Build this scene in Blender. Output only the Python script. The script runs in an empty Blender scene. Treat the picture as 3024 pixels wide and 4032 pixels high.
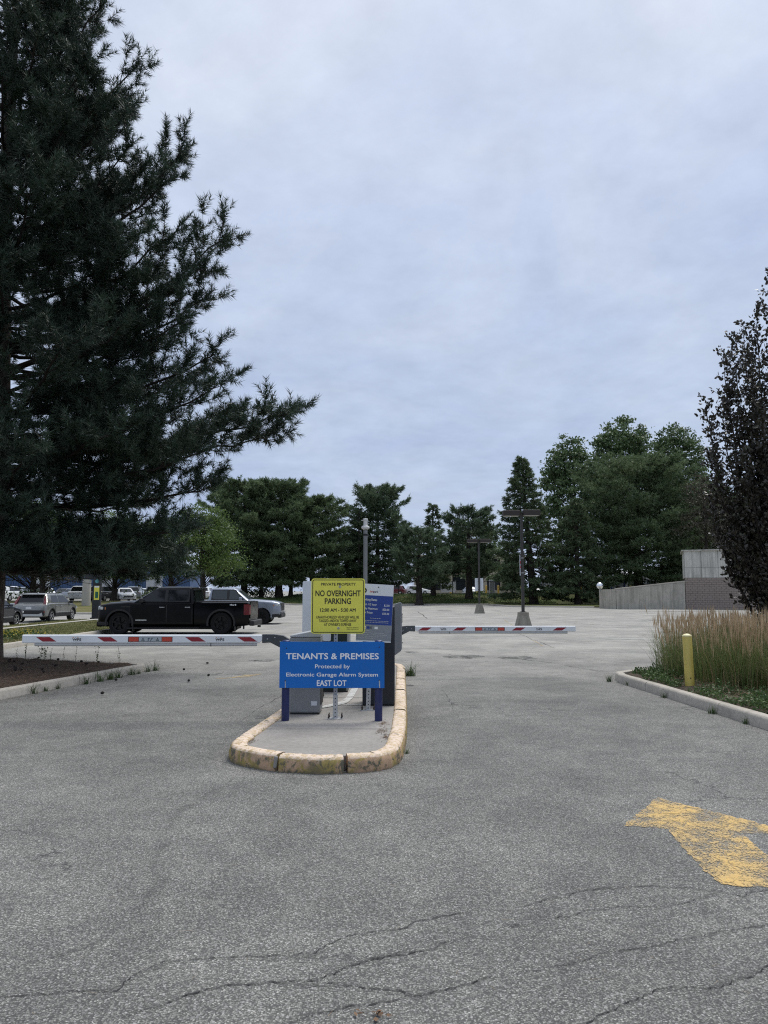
import bpy, bmesh, math, random
import numpy as np
from mathutils import Vector, Matrix

# ------------------------------------------------------------------ camera, sky, sun, exposure
scene = bpy.context.scene
COL = scene.collection
R = math.radians
cam_data = bpy.data.cameras.new('camera')
cam = bpy.data.objects.new('camera', cam_data)
COL.objects.link(cam)
cam_data.sensor_fit = 'HORIZONTAL'
cam_data.sensor_width = 36.0
cam_data.lens = 36.0 * 762 / 768
cam_data.clip_start = 0.05
cam_data.clip_end = 4000
cam.location = (0, 0, 1.65)
cam.rotation_euler = (R(90 + 5.93), 0, 0)
scene.camera = cam

SUN_EL, SUN_AZ = 62.0, 35.0        # azimuth measured from +Y towards +X
world = bpy.data.worlds.new('World')
scene.world = world
world.use_nodes = True
wn, wl = world.node_tree.nodes, world.node_tree.links
wn.clear()
w_out = wn.new('ShaderNodeOutputWorld')
sky = wn.new('ShaderNodeTexSky')
sky.sky_type = 'NISHITA'
sky.sun_disc = False
sky.sun_elevation = R(SUN_EL)
sky.sun_rotation = R(SUN_AZ)
bg_sky = wn.new('ShaderNodeBackground')
bg_sky.inputs['Strength'].default_value = 0.05
wl.new(sky.outputs[0], bg_sky.inputs['Color'])
# the cloud deck: an even overcast, a little brighter towards the zenith, with soft billows
tc = wn.new('ShaderNodeTexCoord')
sep = wn.new('ShaderNodeSeparateXYZ')
wl.new(tc.outputs['Generated'], sep.inputs[0])
ramp = wn.new('ShaderNodeValToRGB')
e = ramp.color_ramp.elements
e[0].position = 0.0; e[0].color = (0.228, 0.270, 0.352, 1)
e[1].position = 1.0; e[1].color = (0.40, 0.43, 0.48, 1)
m = ramp.color_ramp.elements.new(0.18); m.color = (0.236, 0.278, 0.360, 1)
m = ramp.color_ramp.elements.new(0.42); m.color = (0.274, 0.313, 0.388, 1)
m = ramp.color_ramp.elements.new(0.62); m.color = (0.308, 0.343, 0.412, 1)
wl.new(sep.outputs[2], ramp.inputs[0])
# project the direction on a flat cloud deck so that the billows shrink to the horizon
addz = wn.new('ShaderNodeMath'); addz.operation = 'ADD'; addz.inputs[1].default_value = 0.22
mx = wn.new('ShaderNodeMath'); mx.operation = 'MAXIMUM'; mx.inputs[1].default_value = 0.0
wl.new(sep.outputs[2], mx.inputs[0]); wl.new(mx.outputs[0], addz.inputs[0])
dv = wn.new('ShaderNodeVectorMath'); dv.operation = 'DIVIDE'
cmb = wn.new('ShaderNodeCombineXYZ')
for k in range(3): wl.new(addz.outputs[0], cmb.inputs[k])
wl.new(tc.outputs['Generated'], dv.inputs[0]); wl.new(cmb.outputs[0], dv.inputs[1])
n1 = wn.new('ShaderNodeTexNoise'); n1.inputs['Scale'].default_value = 1.7; n1.inputs['Detail'].default_value = 7; n1.inputs['Roughness'].default_value = 0.58; n1.inputs['Distortion'].default_value = 0.5
n2 = wn.new('ShaderNodeTexNoise'); n2.inputs['Scale'].default_value = 8.0; n2.inputs['Detail'].default_value = 6; n2.inputs['Roughness'].default_value = 0.6
wl.new(dv.outputs[0], n1.inputs['Vector']); wl.new(dv.outputs[0], n2.inputs['Vector'])
r1 = wn.new('ShaderNodeMapRange'); r1.inputs[1].default_value = 0.32; r1.inputs[2].default_value = 0.7; r1.inputs[3].default_value = 0.0; r1.inputs[4].default_value = 1.0
wl.new(n1.outputs[0], r1.inputs[0])
r2 = wn.new('ShaderNodeMapRange'); r2.inputs[1].default_value = 0.3; r2.inputs[2].default_value = 0.7; r2.inputs[3].default_value = 0.935; r2.inputs[4].default_value = 1.065
wl.new(n2.outputs[0], r2.inputs[0])
cl = wn.new('ShaderNodeMix'); cl.data_type = 'RGBA'
cl.inputs[6].default_value = (0.86, 0.885, 0.96, 1); cl.inputs[7].default_value = (1.12, 1.10, 1.06, 1)
wl.new(r1.outputs[0], cl.inputs[0])
mul = wn.new('ShaderNodeMix'); mul.data_type = 'RGBA'; mul.blend_type = 'MULTIPLY'; mul.inputs[0].default_value = 1.0
wl.new(ramp.outputs[0], mul.inputs[6]); wl.new(cl.outputs[2], mul.inputs[7])
mul2 = wn.new('ShaderNodeVectorMath'); mul2.operation = 'SCALE'
wl.new(mul.outputs[2], mul2.inputs[0]); wl.new(r2.outputs[0], mul2.inputs['Scale'])
bg_cl = wn.new('ShaderNodeBackground'); bg_cl.inputs['Strength'].default_value = 1.0
wl.new(mul2.outputs[0], bg_cl.inputs['Color'])
mixw = wn.new('ShaderNodeMixShader'); mixw.inputs[0].default_value = 0.93
wl.new(bg_sky.outputs[0], mixw.inputs[1]); wl.new(bg_cl.outputs[0], mixw.inputs[2])
wl.new(mixw.outputs[0], w_out.inputs[0])

sun_data = bpy.data.lights.new('sun', 'SUN')
sun_data.energy = 1.5
sun_data.angle = R(32)
sun_data.color = (1.0, 0.965, 0.91)
sun = bpy.data.objects.new('sun', sun_data)
COL.objects.link(sun)
sd = Vector((math.sin(R(SUN_AZ)) * math.cos(R(SUN_EL)), math.cos(R(SUN_AZ)) * math.cos(R(SUN_EL)), math.sin(R(SUN_EL))))
sun.rotation_euler = sd.to_track_quat('Z', 'Y').to_euler()
sun.location = (20, 30, 60)

scene.view_settings.view_transform = 'Standard'
scene.view_settings.look = 'None'
scene.view_settings.exposure = 1.1
scene.view_settings.gamma = 1.0
scene.view_settings.use_curve_mapping = False
scene.render.engine = 'CYCLES'
scene.cycles.use_denoising = False
scene.cycles.pixel_filter_type = 'BLACKMAN_HARRIS'
scene.cycles.filter_width = 1.15
scene.cycles.max_bounces = 6
scene.cycles.diffuse_bounces = 3
scene.cycles.glossy_bounces = 3
scene.cycles.transparent_max_bounces = 12
scene.cycles.use_adaptive_sampling = True
scene.cycles.adaptive_threshold = 0.01

# ------------------------------------------------------------------ materials
def new_mat(name):
    m = bpy.data.materials.new(name)
    m.use_nodes = True
    nt = m.node_tree
    return m, nt.nodes, nt.links, nt.nodes['Principled BSDF']

def N(nodes, kind, **kw):
    n = nodes.new(kind)
    for k, v in kw.items():
        if k in ('operation', 'data_type', 'blend_type', 'feature', 'noise_dimensions', 'distance', 'interpolation'):
            setattr(n, k, v)
        else:
            n.inputs[k].default_value = v
    return n

def mix_rgb(nodes, links, fac, a, b, blend='MIX'):
    n = nodes.new('ShaderNodeMix'); n.data_type = 'RGBA'; n.blend_type = blend
    for sock, val in ((n.inputs[0], fac), (n.inputs[6], a), (n.inputs[7], b)):
        if hasattr(val, 'is_linked'): links.new(val, sock)
        elif isinstance(val, (int, float)): sock.default_value = val
        else: sock.default_value = (*val, 1) if len(val) == 3 else val
    return n.outputs[2]

def rng_map(nodes, links, src, a, b, c=0.0, d=1.0):
    n = nodes.new('ShaderNodeMapRange')
    links.new(src, n.inputs[0])
    n.inputs[1].default_value = a; n.inputs[2].default_value = b
    n.inputs[3].default_value = c; n.inputs[4].default_value = d
    return n.outputs[0]

def noise(nodes, links, co, scale, detail=4, rough=0.55, dist=0.0):
    n = N(nodes, 'ShaderNodeTexNoise', Scale=scale, Detail=detail, Roughness=rough, Distortion=dist)
    if co is not None: links.new(co, n.inputs['Vector'])
    return n.outputs[0]

def coords(nodes, kind='Object'):
    return nodes.new('ShaderNodeTexCoord').outputs[kind]

def world_pos(nodes):
    return nodes.new('ShaderNodeNewGeometry').outputs['Position']

def bump(nodes, links, p, h, strength=0.3, dist=0.01):
    b = N(nodes, 'ShaderNodeBump', Strength=strength, Distance=dist)
    links.new(h, b.inputs['Height']); links.new(b.outputs[0], p.inputs['Normal'])

def simple(name, col, rough=0.5, metal=0.0, var=0.12, scale=6.0, bmp=0.0, bscale=60.0, spec=0.5, coat=0.0, grime=0.0):
    """Plain material with gentle procedural variation, optional fine relief and grime."""
    m, n, l, p = new_mat(name)
    co = world_pos(n)
    f = noise(n, l, co, scale, 5, 0.6)
    lo = tuple(c * (1 - var) for c in col); hi = tuple(min(1, c * (1 + var)) for c in col)
    c = mix_rgb(n, l, rng_map(n, l, f, 0.3, 0.7), lo, hi)
    if grime:
        g = noise(n, l, co, 3.1, 7, 0.7, 0.6)
        c = mix_rgb(n, l, rng_map(n, l, g, 0.52, 0.75, 0, grime), c, (0.09, 0.08, 0.065))
    l.new(c, p.inputs['Base Color'])
    l.new(rng_map(n, l, f, 0.3, 0.7, max(0, rough - .06), min(1, rough + .06)), p.inputs['Roughness'])
    p.inputs['Metallic'].default_value = metal
    p.inputs['Specular IOR Level'].default_value = spec
    if coat:
        p.inputs['Coat Weight'].default_value = coat; p.inputs['Coat Roughness'].default_value = 0.04
    if bmp:
        bump(n, l, p, noise(n, l, co, bscale, 5, 0.65), bmp, 0.01)
    return m

M = {}
def asphalt():
    m, n, l, p = new_mat('asphalt')
    co = world_pos(n)
    v = N(n, 'ShaderNodeTexVoronoi', Scale=125.0, Randomness=1.0); l.new(co, v.inputs['Vector'])
    v2 = N(n, 'ShaderNodeTexVoronoi', Scale=64.0, Randomness=1.0); l.new(co, v2.inputs['Vector'])
    sepc = n.new('ShaderNodeSeparateColor'); l.new(v.outputs['Color'], sepc.inputs[0])
    sepd = n.new('ShaderNodeSeparateColor'); l.new(v2.outputs['Color'], sepd.inputs[0])
    # stones: each cell has its own grey, dark binder between them
    stone = n.new('ShaderNodeValToRGB')
    e = stone.color_ramp.elements
    e[0].position = 0.0; e[0].color = (0.066, 0.065, 0.061, 1)
    e[1].position = 1.0; e[1].color = (0.38, 0.37, 0.34, 1)
    a = stone.color_ramp.elements.new(0.45); a.color = (0.165, 0.161, 0.149, 1)
    a = stone.color_ramp.elements.new(0.86); a.color = (0.235, 0.23, 0.21, 1)
    l.new(sepc.outputs[0], stone.inputs[0])
    gap = rng_map(n, l, v.outputs['Distance'], 0.42, 0.72)
    c = mix_rgb(n, l, gap, stone.outputs[0], (0.080, 0.078, 0.073))
    big = rng_map(n, l, sepd.outputs[1], 0.80, 0.86)
    gap2 = rng_map(n, l, v2.outputs['Distance'], 0.33, 0.42, 1, 0)
    mm = N(n, 'ShaderNodeMath', operation='MULTIPLY'); l.new(big, mm.inputs[0]); l.new(gap2, mm.inputs[1])
    c = mix_rgb(n, l, mm.outputs[0], c, mix_rgb(n, l, sepd.outputs[0], (0.12, 0.12, 0.12), (0.34, 0.335, 0.32)))
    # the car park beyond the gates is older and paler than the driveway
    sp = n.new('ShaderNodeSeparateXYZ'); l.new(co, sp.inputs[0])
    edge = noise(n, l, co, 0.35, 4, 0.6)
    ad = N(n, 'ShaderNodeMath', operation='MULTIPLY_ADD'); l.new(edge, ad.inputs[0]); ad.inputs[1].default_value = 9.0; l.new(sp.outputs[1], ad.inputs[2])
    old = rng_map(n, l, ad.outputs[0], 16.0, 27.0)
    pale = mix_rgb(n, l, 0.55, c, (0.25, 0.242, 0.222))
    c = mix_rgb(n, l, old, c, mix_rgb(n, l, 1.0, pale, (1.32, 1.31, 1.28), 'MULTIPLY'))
    # patches, wheel paths and stains
    big1 = noise(n, l, co, 0.55, 6, 0.62, 0.4)
    c = mix_rgb(n, l, 1.0, c, mix_rgb(n, l, rng_map(n, l, big1, 0.34, 0.66), (0.76, 0.76, 0.765), (1.18, 1.18, 1.175)), 'MULTIPLY')
    med = noise(n, l, co, 3.2, 6, 0.65, 0.3)
    c = mix_rgb(n, l, 1.0, c, mix_rgb(n, l, rng_map(n, l, med, 0.33, 0.67), (0.87, 0.87, 0.875), (1.12, 1.12, 1.11)), 'MULTIPLY')
    mp = N(n, 'ShaderNodeMapping'); mp.inputs['Scale'].default_value = (0.9, 0.28, 1); l.new(co, mp.inputs[0])
    st = noise(n, l, mp.outputs[0], 1.3, 5, 0.7, 0.6)
    c = mix_rgb(n, l, rng_map(n, l, st, 0.60, 0.76, 0, 0.4), c, (0.09, 0.089, 0.085))
    mp2 = N(n, 'ShaderNodeMapping'); mp2.inputs['Scale'].default_value = (0.35, 1.1, 1); l.new(co, mp2.inputs[0])
    st2 = noise(n, l, mp2.outputs[0], 0.9, 6, 0.7, 0.8)
    m3 = N(n, 'ShaderNodeMath', operation='MULTIPLY'); l.new(rng_map(n, l, st2, 0.52, 0.68, 0, 0.6), m3.inputs[0]); l.new(old, m3.inputs[1])
    c = mix_rgb(n, l, m3.outputs[0], c, (0.15, 0.15, 0.148))
    # fine surface cracks
    vc = N(n, 'ShaderNodeTexVoronoi', feature='DISTANCE_TO_EDGE', Scale=0.42, Randomness=1.0)
    wob = N(n, 'ShaderNodeTexNoise', Scale=2.6, Detail=5, Roughness=0.65); l.new(co, wob.inputs['Vector'])
    va = N(n, 'ShaderNodeVectorMath', operation='MULTIPLY_ADD'); l.new(wob.outputs[1], va.inputs[0]); va.inputs[1].default_value = (0.9, 0.9, 0); l.new(co, va.inputs[2])
    l.new(va.outputs[0], vc.inputs['Vector'])
    brk = noise(n, l, co, 0.5, 3, 0.5)
    crack = rng_map(n, l, vc.outputs['Distance'], 0.0015, 0.005, 1, 0)
    mk = N(n, 'ShaderNodeMath', operation='MULTIPLY'); l.new(crack, mk.inputs[0]); l.new(rng_map(n, l, brk, 0.50, 0.62, 0, 0.75), mk.inputs[1])
    c = mix_rgb(n, l, mk.outputs[0], c, (0.035, 0.035, 0.035))
    c = mix_rgb(n, l, 1.0, c, (1.06, 1.075, 1.09), 'MULTIPLY')
    l.new(c, p.inputs['Base Color'])
    p.inputs['Roughness'].default_value = 0.9
    p.inputs['Specular IOR Level'].default_value = 0.25
    bump(n, l, p, v.outputs['Distance'], 0.5, 0.006)
    return m
M['asphalt'] = asphalt()

def crack_mat():
    m, n, l, p = new_mat('crack_dark')  # plain dark tone for the crack ribbons, varied at random
    f = noise(n, l, world_pos(n), 40, 3)
    l.new(mix_rgb(n, l, f, (0.02, 0.02, 0.022), (0.06, 0.06, 0.06)), p.inputs['Base Color'])
    p.inputs['Roughness'].default_value = 1.0; p.inputs['Specular IOR Level'].default_value = 0.0
    return m
M['crack'] = crack_mat()

def worn(name, col, col2, scale, keep_lo, keep_hi, aniso=(1, 1, 1), maxa=1.0):
    """Paint or stain worn through to what lies under it."""
    m, n, l, p = new_mat(name)
    co = world_pos(n)
    mp = N(n, 'ShaderNodeMapping'); mp.inputs['Scale'].default_value = aniso; l.new(co, mp.inputs[0])
    a = noise(n, l, mp.outputs[0], scale, 7, 0.72, 0.3)
    b = noise(n, l, co, 2.0, 4, 0.6)
    c = noise(n, l, co, 90, 2, 0.6)
    l.new(mix_rgb(n, l, rng_map(n, l, c, 0.3, 0.7), col, col2), p.inputs['Base Color'])
    p.inputs['Roughness'].default_value = 0.8; p.inputs['Specular IOR Level'].default_value = 0.25
    s = N(n, 'ShaderNodeMath', operation='MULTIPLY_ADD'); l.new(b, s.inputs[0]); s.inputs[1].default_value = 0.4; l.new(a, s.inputs[2])
    s2 = N(n, 'ShaderNodeMath', operation='MULTIPLY_ADD'); l.new(c, s2.inputs[0]); s2.inputs[1].default_value = 0.30; l.new(s.outputs[0], s2.inputs[2])
    fac = rng_map(n, l, s2.outputs[0], keep_lo, keep_hi, 0, maxa)
    tr = n.new('ShaderNodeBsdfTransparent')
    mx = n.new('ShaderNodeMixShader'); l.new(fac, mx.inputs[0]); l.new(tr.outputs[0], mx.inputs[1]); l.new(p.outputs[0], mx.inputs[2])
    l.new(mx.outputs[0], n['Material Output'].inputs[0])
    return m
def arrow_paint():
    '''Road paint rubbed off stone by stone, more in some patches than in others, with hairline cracks.'''
    m, n, l, p = new_mat('rubbed_yellow_road_paint')
    co = world_pos(n)
    v = N(n, 'ShaderNodeTexVoronoi', Scale=125.0, Randomness=1.0); l.new(co, v.inputs['Vector'])
    sc = n.new('ShaderNodeSeparateColor'); l.new(v.outputs['Color'], sc.inputs[0])
    low = noise(n, l, co, 3.6, 5, 0.6, 0.4); mid = noise(n, l, co, 26, 5, 0.65)
    a = N(n, 'ShaderNodeMath', operation='MULTIPLY_ADD'); l.new(sc.outputs[1], a.inputs[0]); a.inputs[1].default_value = 0.30; l.new(low, a.inputs[2])
    b = N(n, 'ShaderNodeMath', operation='MULTIPLY_ADD'); l.new(mid, b.inputs[0]); b.inputs[1].default_value = 0.45; l.new(a.outputs[0], b.inputs[2])
    keep = rng_map(n, l, b.outputs[0], 0.755, 0.95, 0.06, 0.92)
    vc = N(n, 'ShaderNodeTexVoronoi', feature='DISTANCE_TO_EDGE', Scale=7.0, Randomness=1.0)
    wob = N(n, 'ShaderNodeTexNoise', Scale=14.0, Detail=4, Roughness=0.6); l.new(co, wob.inputs['Vector'])
    va = N(n, 'ShaderNodeVectorMath', operation='MULTIPLY_ADD'); l.new(wob.outputs[1], va.inputs[0]); va.inputs[1].default_value = (0.12, 0.12, 0); l.new(co, va.inputs[2]); l.new(va.outputs[0], vc.inputs['Vector'])
    ck = rng_map(n, l, vc.outputs['Distance'], 0.008, 0.035, 0.35, 1.0)
    k = N(n, 'ShaderNodeMath', operation='MULTIPLY'); l.new(keep, k.inputs[0]); l.new(ck, k.inputs[1])
    c = mix_rgb(n, l, rng_map(n, l, low, 0.35, 0.65), (0.44, 0.34, 0.19), (0.62, 0.41, 0.135))
    c = mix_rgb(n, l, rng_map(n, l, sc.outputs[0], 0.0, 1.0, 0, 0.35), c, (0.34, 0.28, 0.18))
    l.new(c, p.inputs['Base Color']); p.inputs['Roughness'].default_value = 0.8; p.inputs['Specular IOR Level'].default_value = 0.25
    tr = n.new('ShaderNodeBsdfTransparent'); mx = n.new('ShaderNodeMixShader'); l.new(k.outputs[0], mx.inputs[0]); l.new(tr.outputs[0], mx.inputs[1]); l.new(p.outputs[0], mx.inputs[2])
    l.new(mx.outputs[0], n['Material Output'].inputs[0])
    return m
M['road_yellow'] = arrow_paint()
M['road_yellow_faint'] = worn('faded_yellow_road_paint', (0.55, 0.38, 0.14), (0.40, 0.33, 0.2), 7, 0.80, 0.95, (1, 1, 1), 0.75)
M['road_white'] = worn('worn_white_paint', (0.60, 0.60, 0.58), (0.48, 0.48, 0.46), 10, 0.62, 0.85, (1, 1, 1), 0.8)
M['stain'] = worn('dark_tyre_stain', (0.07, 0.07, 0.068), (0.09, 0.09, 0.087), 3.5, 0.74, 1.25, (1, 1, 1), 0.55)
M['crumble'] = worn('crumbled_crack_edge', (0.06, 0.06, 0.058), (0.10, 0.10, 0.095), 9, 0.72, 1.1, (1, 1, 1), 0.5)
M['oil'] = worn('dark_wet_patch', (0.03, 0.03, 0.032), (0.06, 0.06, 0.06), 4.0, 0.74, 1.0, (1, 1, 1), 0.7)

def concrete(name, col, stain=(0.10, 0.095, 0.085), amt=0.5, streak=False, bs=70, var=0.16):
    m, n, l, p = new_mat(name)
    co = world_pos(n)
    a = noise(n, l, co, 1.6, 7, 0.65, 0.3); b = noise(n, l, co, 22, 5, 0.65); c2 = noise(n, l, co, 150, 3, 0.6)
    c = mix_rgb(n, l, rng_map(n, l, b, 0.3, 0.7), tuple(x * (1 - var) for x in col), tuple(x * (1 + var) for x in col))
    c = mix_rgb(n, l, rng_map(n, l, a, 0.45, 0.75, 0, amt), c, stain)
    c = mix_rgb(n, l, rng_map(n, l, c2, 0.62, 0.75, 0, 0.45), c, tuple(x * .45 for x in col))
    if streak:
        mp = N(n, 'ShaderNodeMapping'); mp.inputs['Scale'].default_value = (3.2, 3.2, 0.22); l.new(co, mp.inputs[0])
        s = noise(n, l, mp.outputs[0], 1.0, 6, 0.7)
        c = mix_rgb(n, l, rng_map(n, l, s, 0.42, 0.66, 0, 0.75), c, stain)
    l.new(c, p.inputs['Base Color'])
    p.inputs['Roughness'].default_value = 0.88; p.inputs['Specular IOR Level'].default_value = 0.3
    bump(n, l, p, b, 0.25, 0.01)
    return m
M['concrete'] = concrete('kerb_concrete', (0.40, 0.37, 0.32), amt=0.35)
M['slab'] = concrete('island_concrete', (0.27, 0.255, 0.235), amt=0.3)
M['wall_conc'] = concrete('streaked_wall_concrete', (0.56, 0.545, 0.49), (0.22, 0.215, 0.185), 0.45, True)
M['ramp_conc'] = concrete('stained_ramp_concrete', (0.43, 0.405, 0.345), (0.21, 0.20, 0.165), 0.6, True)
M['block'] = concrete('split_face_block', (0.27, 0.225, 0.195), (0.17, 0.14, 0.125), 0.3)
M['mortar'] = concrete('block_mortar', (0.115, 0.10, 0.09), amt=0.2)
M['lamp_base'] = concrete('lamp_base_concrete', (0.30, 0.28, 0.23), (0.12, 0.115, 0.095), 0.5, True)
M['sidewalk'] = concrete('sidewalk_concrete', (0.36, 0.345, 0.30), amt=0.2)

def kerb_paint():
    m, n, l, p = new_mat('peeling_kerb_paint')
    co = world_pos(n)
    geo = n.new('ShaderNodeNewGeometry'); sp = n.new('ShaderNodeSeparateXYZ'); l.new(geo.outputs['True Normal'], sp.inputs[0])
    top = rng_map(n, l, sp.outputs[2], 0.35, 0.8)
    a = noise(n, l, co, 7, 7, 0.68, 0.5); b = noise(n, l, co, 17, 7, 0.7, 0.8); c3 = noise(n, l, co, 60, 4, 0.6)
    # side: ochre paint flaking to a peach undercoat and to grey-green concrete
    side = mix_rgb(n, l, rng_map(n, l, a, 0.46, 0.53), (0.50, 0.335, 0.215), (0.35, 0.27, 0.095))
    side = mix_rgb(n, l, rng_map(n, l, noise(n, l, co, 8.5, 8, 0.72, 0.6), 0.515, 0.575), side, (0.14, 0.13, 0.09))
    side = mix_rgb(n, l, rng_map(n, l, noise(n, l, co, 3.0, 5, 0.6), 0.56, 0.68, 0, 0.7), side, (0.16, 0.14, 0.085))
    # top: paint rubbed pale, with ochre and grey left in the pits
    tp = mix_rgb(n, l, rng_map(n, l, b, 0.50, 0.56), (0.68, 0.56, 0.45), (0.50, 0.38, 0.23))
    tp = mix_rgb(n, l, rng_map(n, l, a, 0.58, 0.63), tp, (0.22, 0.20, 0.155))
    c = mix_rgb(n, l, top, side, tp)
    c = mix_rgb(n, l, rng_map(n, l, c3, 0.35, 0.7), mix_rgb(n, l, 1.0, c, (0.85, 0.85, 0.85), 'MULTIPLY'), c)
    # blends to dark grey towards the foot, edge broken by noise
    wp = n.new('ShaderNodeSeparateXYZ'); l.new(co, wp.inputs[0])
    dz = N(n, 'ShaderNodeMath', operation='MULTIPLY_ADD'); l.new(a, dz.inputs[0]); dz.inputs[1].default_value = -0.10; l.new(wp.outputs[2], dz.inputs[2])
    c = mix_rgb(n, l, rng_map(n, l, dz.outputs[0], -0.06, -0.02, 0.75, 0), c, (0.10, 0.095, 0.085))
    l.new(c, p.inputs['Base Color'])
    p.inputs['Roughness'].default_value = 0.8; p.inputs['Specular IOR Level'].default_value = 0.25
    bump(n, l, p, b, 0.45, 0.012)
    return m
M['kerb_paint'] = kerb_paint()

def lawn(name, g1, g2, dry):
    m, n, l, p = new_mat(name)
    co = world_pos(n)
    a = noise(n, l, co, 0.35, 6, 0.65); b = noise(n, l, co, 9, 5, 0.7); d = noise(n, l, co, 70, 3, 0.6)
    c = mix_rgb(n, l, rng_map(n, l, b, 0.3, 0.7), g1, g2)
    c = mix_rgb(n, l, rng_map(n, l, a, 0.42, 0.66, 0, 0.8), c, dry)
    l.new(mix_rgb(n, l, rng_map(n, l, d, 0.3, 0.7), mix_rgb(n, l, 1.0, c, (0.7, 0.7, 0.7), 'MULTIPLY'), c), p.inputs['Base Color'])
    p.inputs['Roughness'].default_value = 0.95; p.inputs['Specular IOR Level'].default_value = 0.1
    bump(n, l, p, b, 0.8, 0.05)
    return m
M['lawn'] = lawn('lawn', (0.055, 0.085, 0.024), (0.105, 0.13, 0.045), (0.16, 0.14, 0.07))
M['lawn_dry'] = lawn('dry_lawn', (0.085, 0.095, 0.032), (0.15, 0.15, 0.062), (0.20, 0.17, 0.085))

def soil(name, a, b, c):
    m, n, l, p = new_mat(name)
    co = world_pos(n)
    f = noise(n, l, co, 14, 7, 0.75, 0.4); g = noise(n, l, co, 2.2, 5, 0.6)
    k = mix_rgb(n, l, rng_map(n, l, f, 0.35, 0.65), a, b)
    l.new(mix_rgb(n, l, rng_map(n, l, g, 0.45, 0.7), k, c), p.inputs['Base Color'])
    p.inputs['Roughness'].default_value = 1.0; p.inputs['Specular IOR Level'].default_value = 0.1
    bump(n, l, p, f, 1.0, 0.05)
    return m
M['mulch'] = soil('needle_mulch', (0.045, 0.034, 0.027), (0.125, 0.095, 0.075), (0.09, 0.066, 0.05))
M['bed'] = soil('bed_soil', (0.05, 0.042, 0.034), (0.13, 0.105, 0.08), (0.09, 0.08, 0.055))

def leaf_mat(name, a, b, rough=0.55, trans=0.25, clump=0.9, spec=0.35, extra=None):
    """Foliage: every leaf has its own tone (random per island) and clumps drift in hue."""
    m, n, l, p = new_mat(name)
    geo = n.new('ShaderNodeNewGeometry')
    f = noise(n, l, geo.outputs['Position'], clump, 4, 0.6)
    s = N(n, 'ShaderNodeMath', operation='MULTIPLY_ADD'); l.new(geo.outputs['Random Per Island'], s.inputs[0]); s.inputs[1].default_value = 0.4
    l.new(rng_map(n, l, f, 0.35, 0.65, 0, 0.6), s.inputs[2])
    c = mix_rgb(n, l, s.outputs[0], a, b)
    if extra:
        c = mix_rgb(n, l, rng_map(n, l, geo.outputs['Random Per Island'], extra[1], extra[1] + .01), c, extra[0])
    l.new(c, p.inputs['Base Color'])
    p.inputs['Roughness'].default_value = rough; p.inputs['Specular IOR Level'].default_value = spec
    if trans:
        t = n.new('ShaderNodeBsdfTranslucent'); l.new(c, t.inputs[0])
        mx = n.new('ShaderNodeMixShader'); mx.inputs[0].default_value = trans
        l.new(p.outputs[0], mx.inputs[1]); l.new(t.outputs[0], mx.inputs[2]); l.new(mx.outputs[0], n['Material Output'].inputs[0])
    return m
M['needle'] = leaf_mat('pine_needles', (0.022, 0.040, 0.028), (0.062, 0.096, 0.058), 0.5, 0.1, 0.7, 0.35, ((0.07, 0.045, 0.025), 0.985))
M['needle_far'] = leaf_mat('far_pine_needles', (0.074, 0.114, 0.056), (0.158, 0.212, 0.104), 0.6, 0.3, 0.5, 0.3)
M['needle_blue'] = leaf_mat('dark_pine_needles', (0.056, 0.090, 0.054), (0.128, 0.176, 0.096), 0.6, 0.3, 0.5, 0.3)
M['spruce'] = leaf_mat('spruce_needles', (0.052, 0.084, 0.042), (0.132, 0.180, 0.090), 0.6, 0.3, 0.5, 0.3, ((0.085, 0.06, 0.035), 0.95))
M['leaf_dark'] = leaf_mat('broad_leaf_dark', (0.056, 0.096, 0.042), (0.140, 0.198, 0.080), 0.5, 0.2, 0.5, 0.35)
M['leaf_light'] = leaf_mat('locust_leaf', (0.045, 0.090, 0.022), (0.14, 0.20, 0.055), 0.5, 0.35, 0.4, 0.3)
M['leaf_brown'] = leaf_mat('dry_twiggy_leaf', (0.05, 0.05, 0.035), (0.11, 0.10, 0.07), 0.6, 0.2, 0.6, 0.3)
M['leaf_purple'] = leaf_mat('purple_beech_leaf', (0.026, 0.022, 0.018), (0.064, 0.058, 0.040), 0.38, 0.12, 1.1, 0.5, ((0.05, 0.055, 0.03), 0.9))
M['reed_green'] = leaf_mat('reed_blade', (0.065, 0.105, 0.030), (0.19, 0.235, 0.085), 0.5, 0.3, 1.2, 0.3, ((0.30, 0.23, 0.12), 0.93))
M['reed_tan'] = leaf_mat('reed_plume', (0.36, 0.26, 0.15), (0.66, 0.52, 0.35), 0.7, 0.3, 1.5, 0.2)
M['weed'] = leaf_mat('weed_leaf', (0.035, 0.065, 0.020), (0.085, 0.13, 0.045), 0.6, 0.25, 2.0, 0.2)
M['cover'] = leaf_mat('ground_cover_leaf', (0.040, 0.075, 0.024), (0.11, 0.17, 0.06), 0.55, 0.25, 1.6, 0.3)
M['straw'] = leaf_mat('dead_straw', (0.16, 0.12, 0.08), (0.36, 0.28, 0.19), 0.8, 0.1, 2.0, 0.1)
M['grass_blade'] = leaf_mat('lawn_blade', (0.060, 0.088, 0.026), (0.15, 0.16, 0.06), 0.7, 0.25, 0.5, 0.15, ((0.26, 0.21, 0.11), 0.8))
M['litter'] = leaf_mat('dry_needle_litter', (0.07, 0.045, 0.03), (0.20, 0.13, 0.085), 0.9, 0.0, 2.0, 0.1)
M['yellow_flower'] = leaf_mat('yellow_flower', (0.40, 0.33, 0.05), (0.55, 0.45, 0.08), 0.7, 0.2, 2.0, 0.1)

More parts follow.
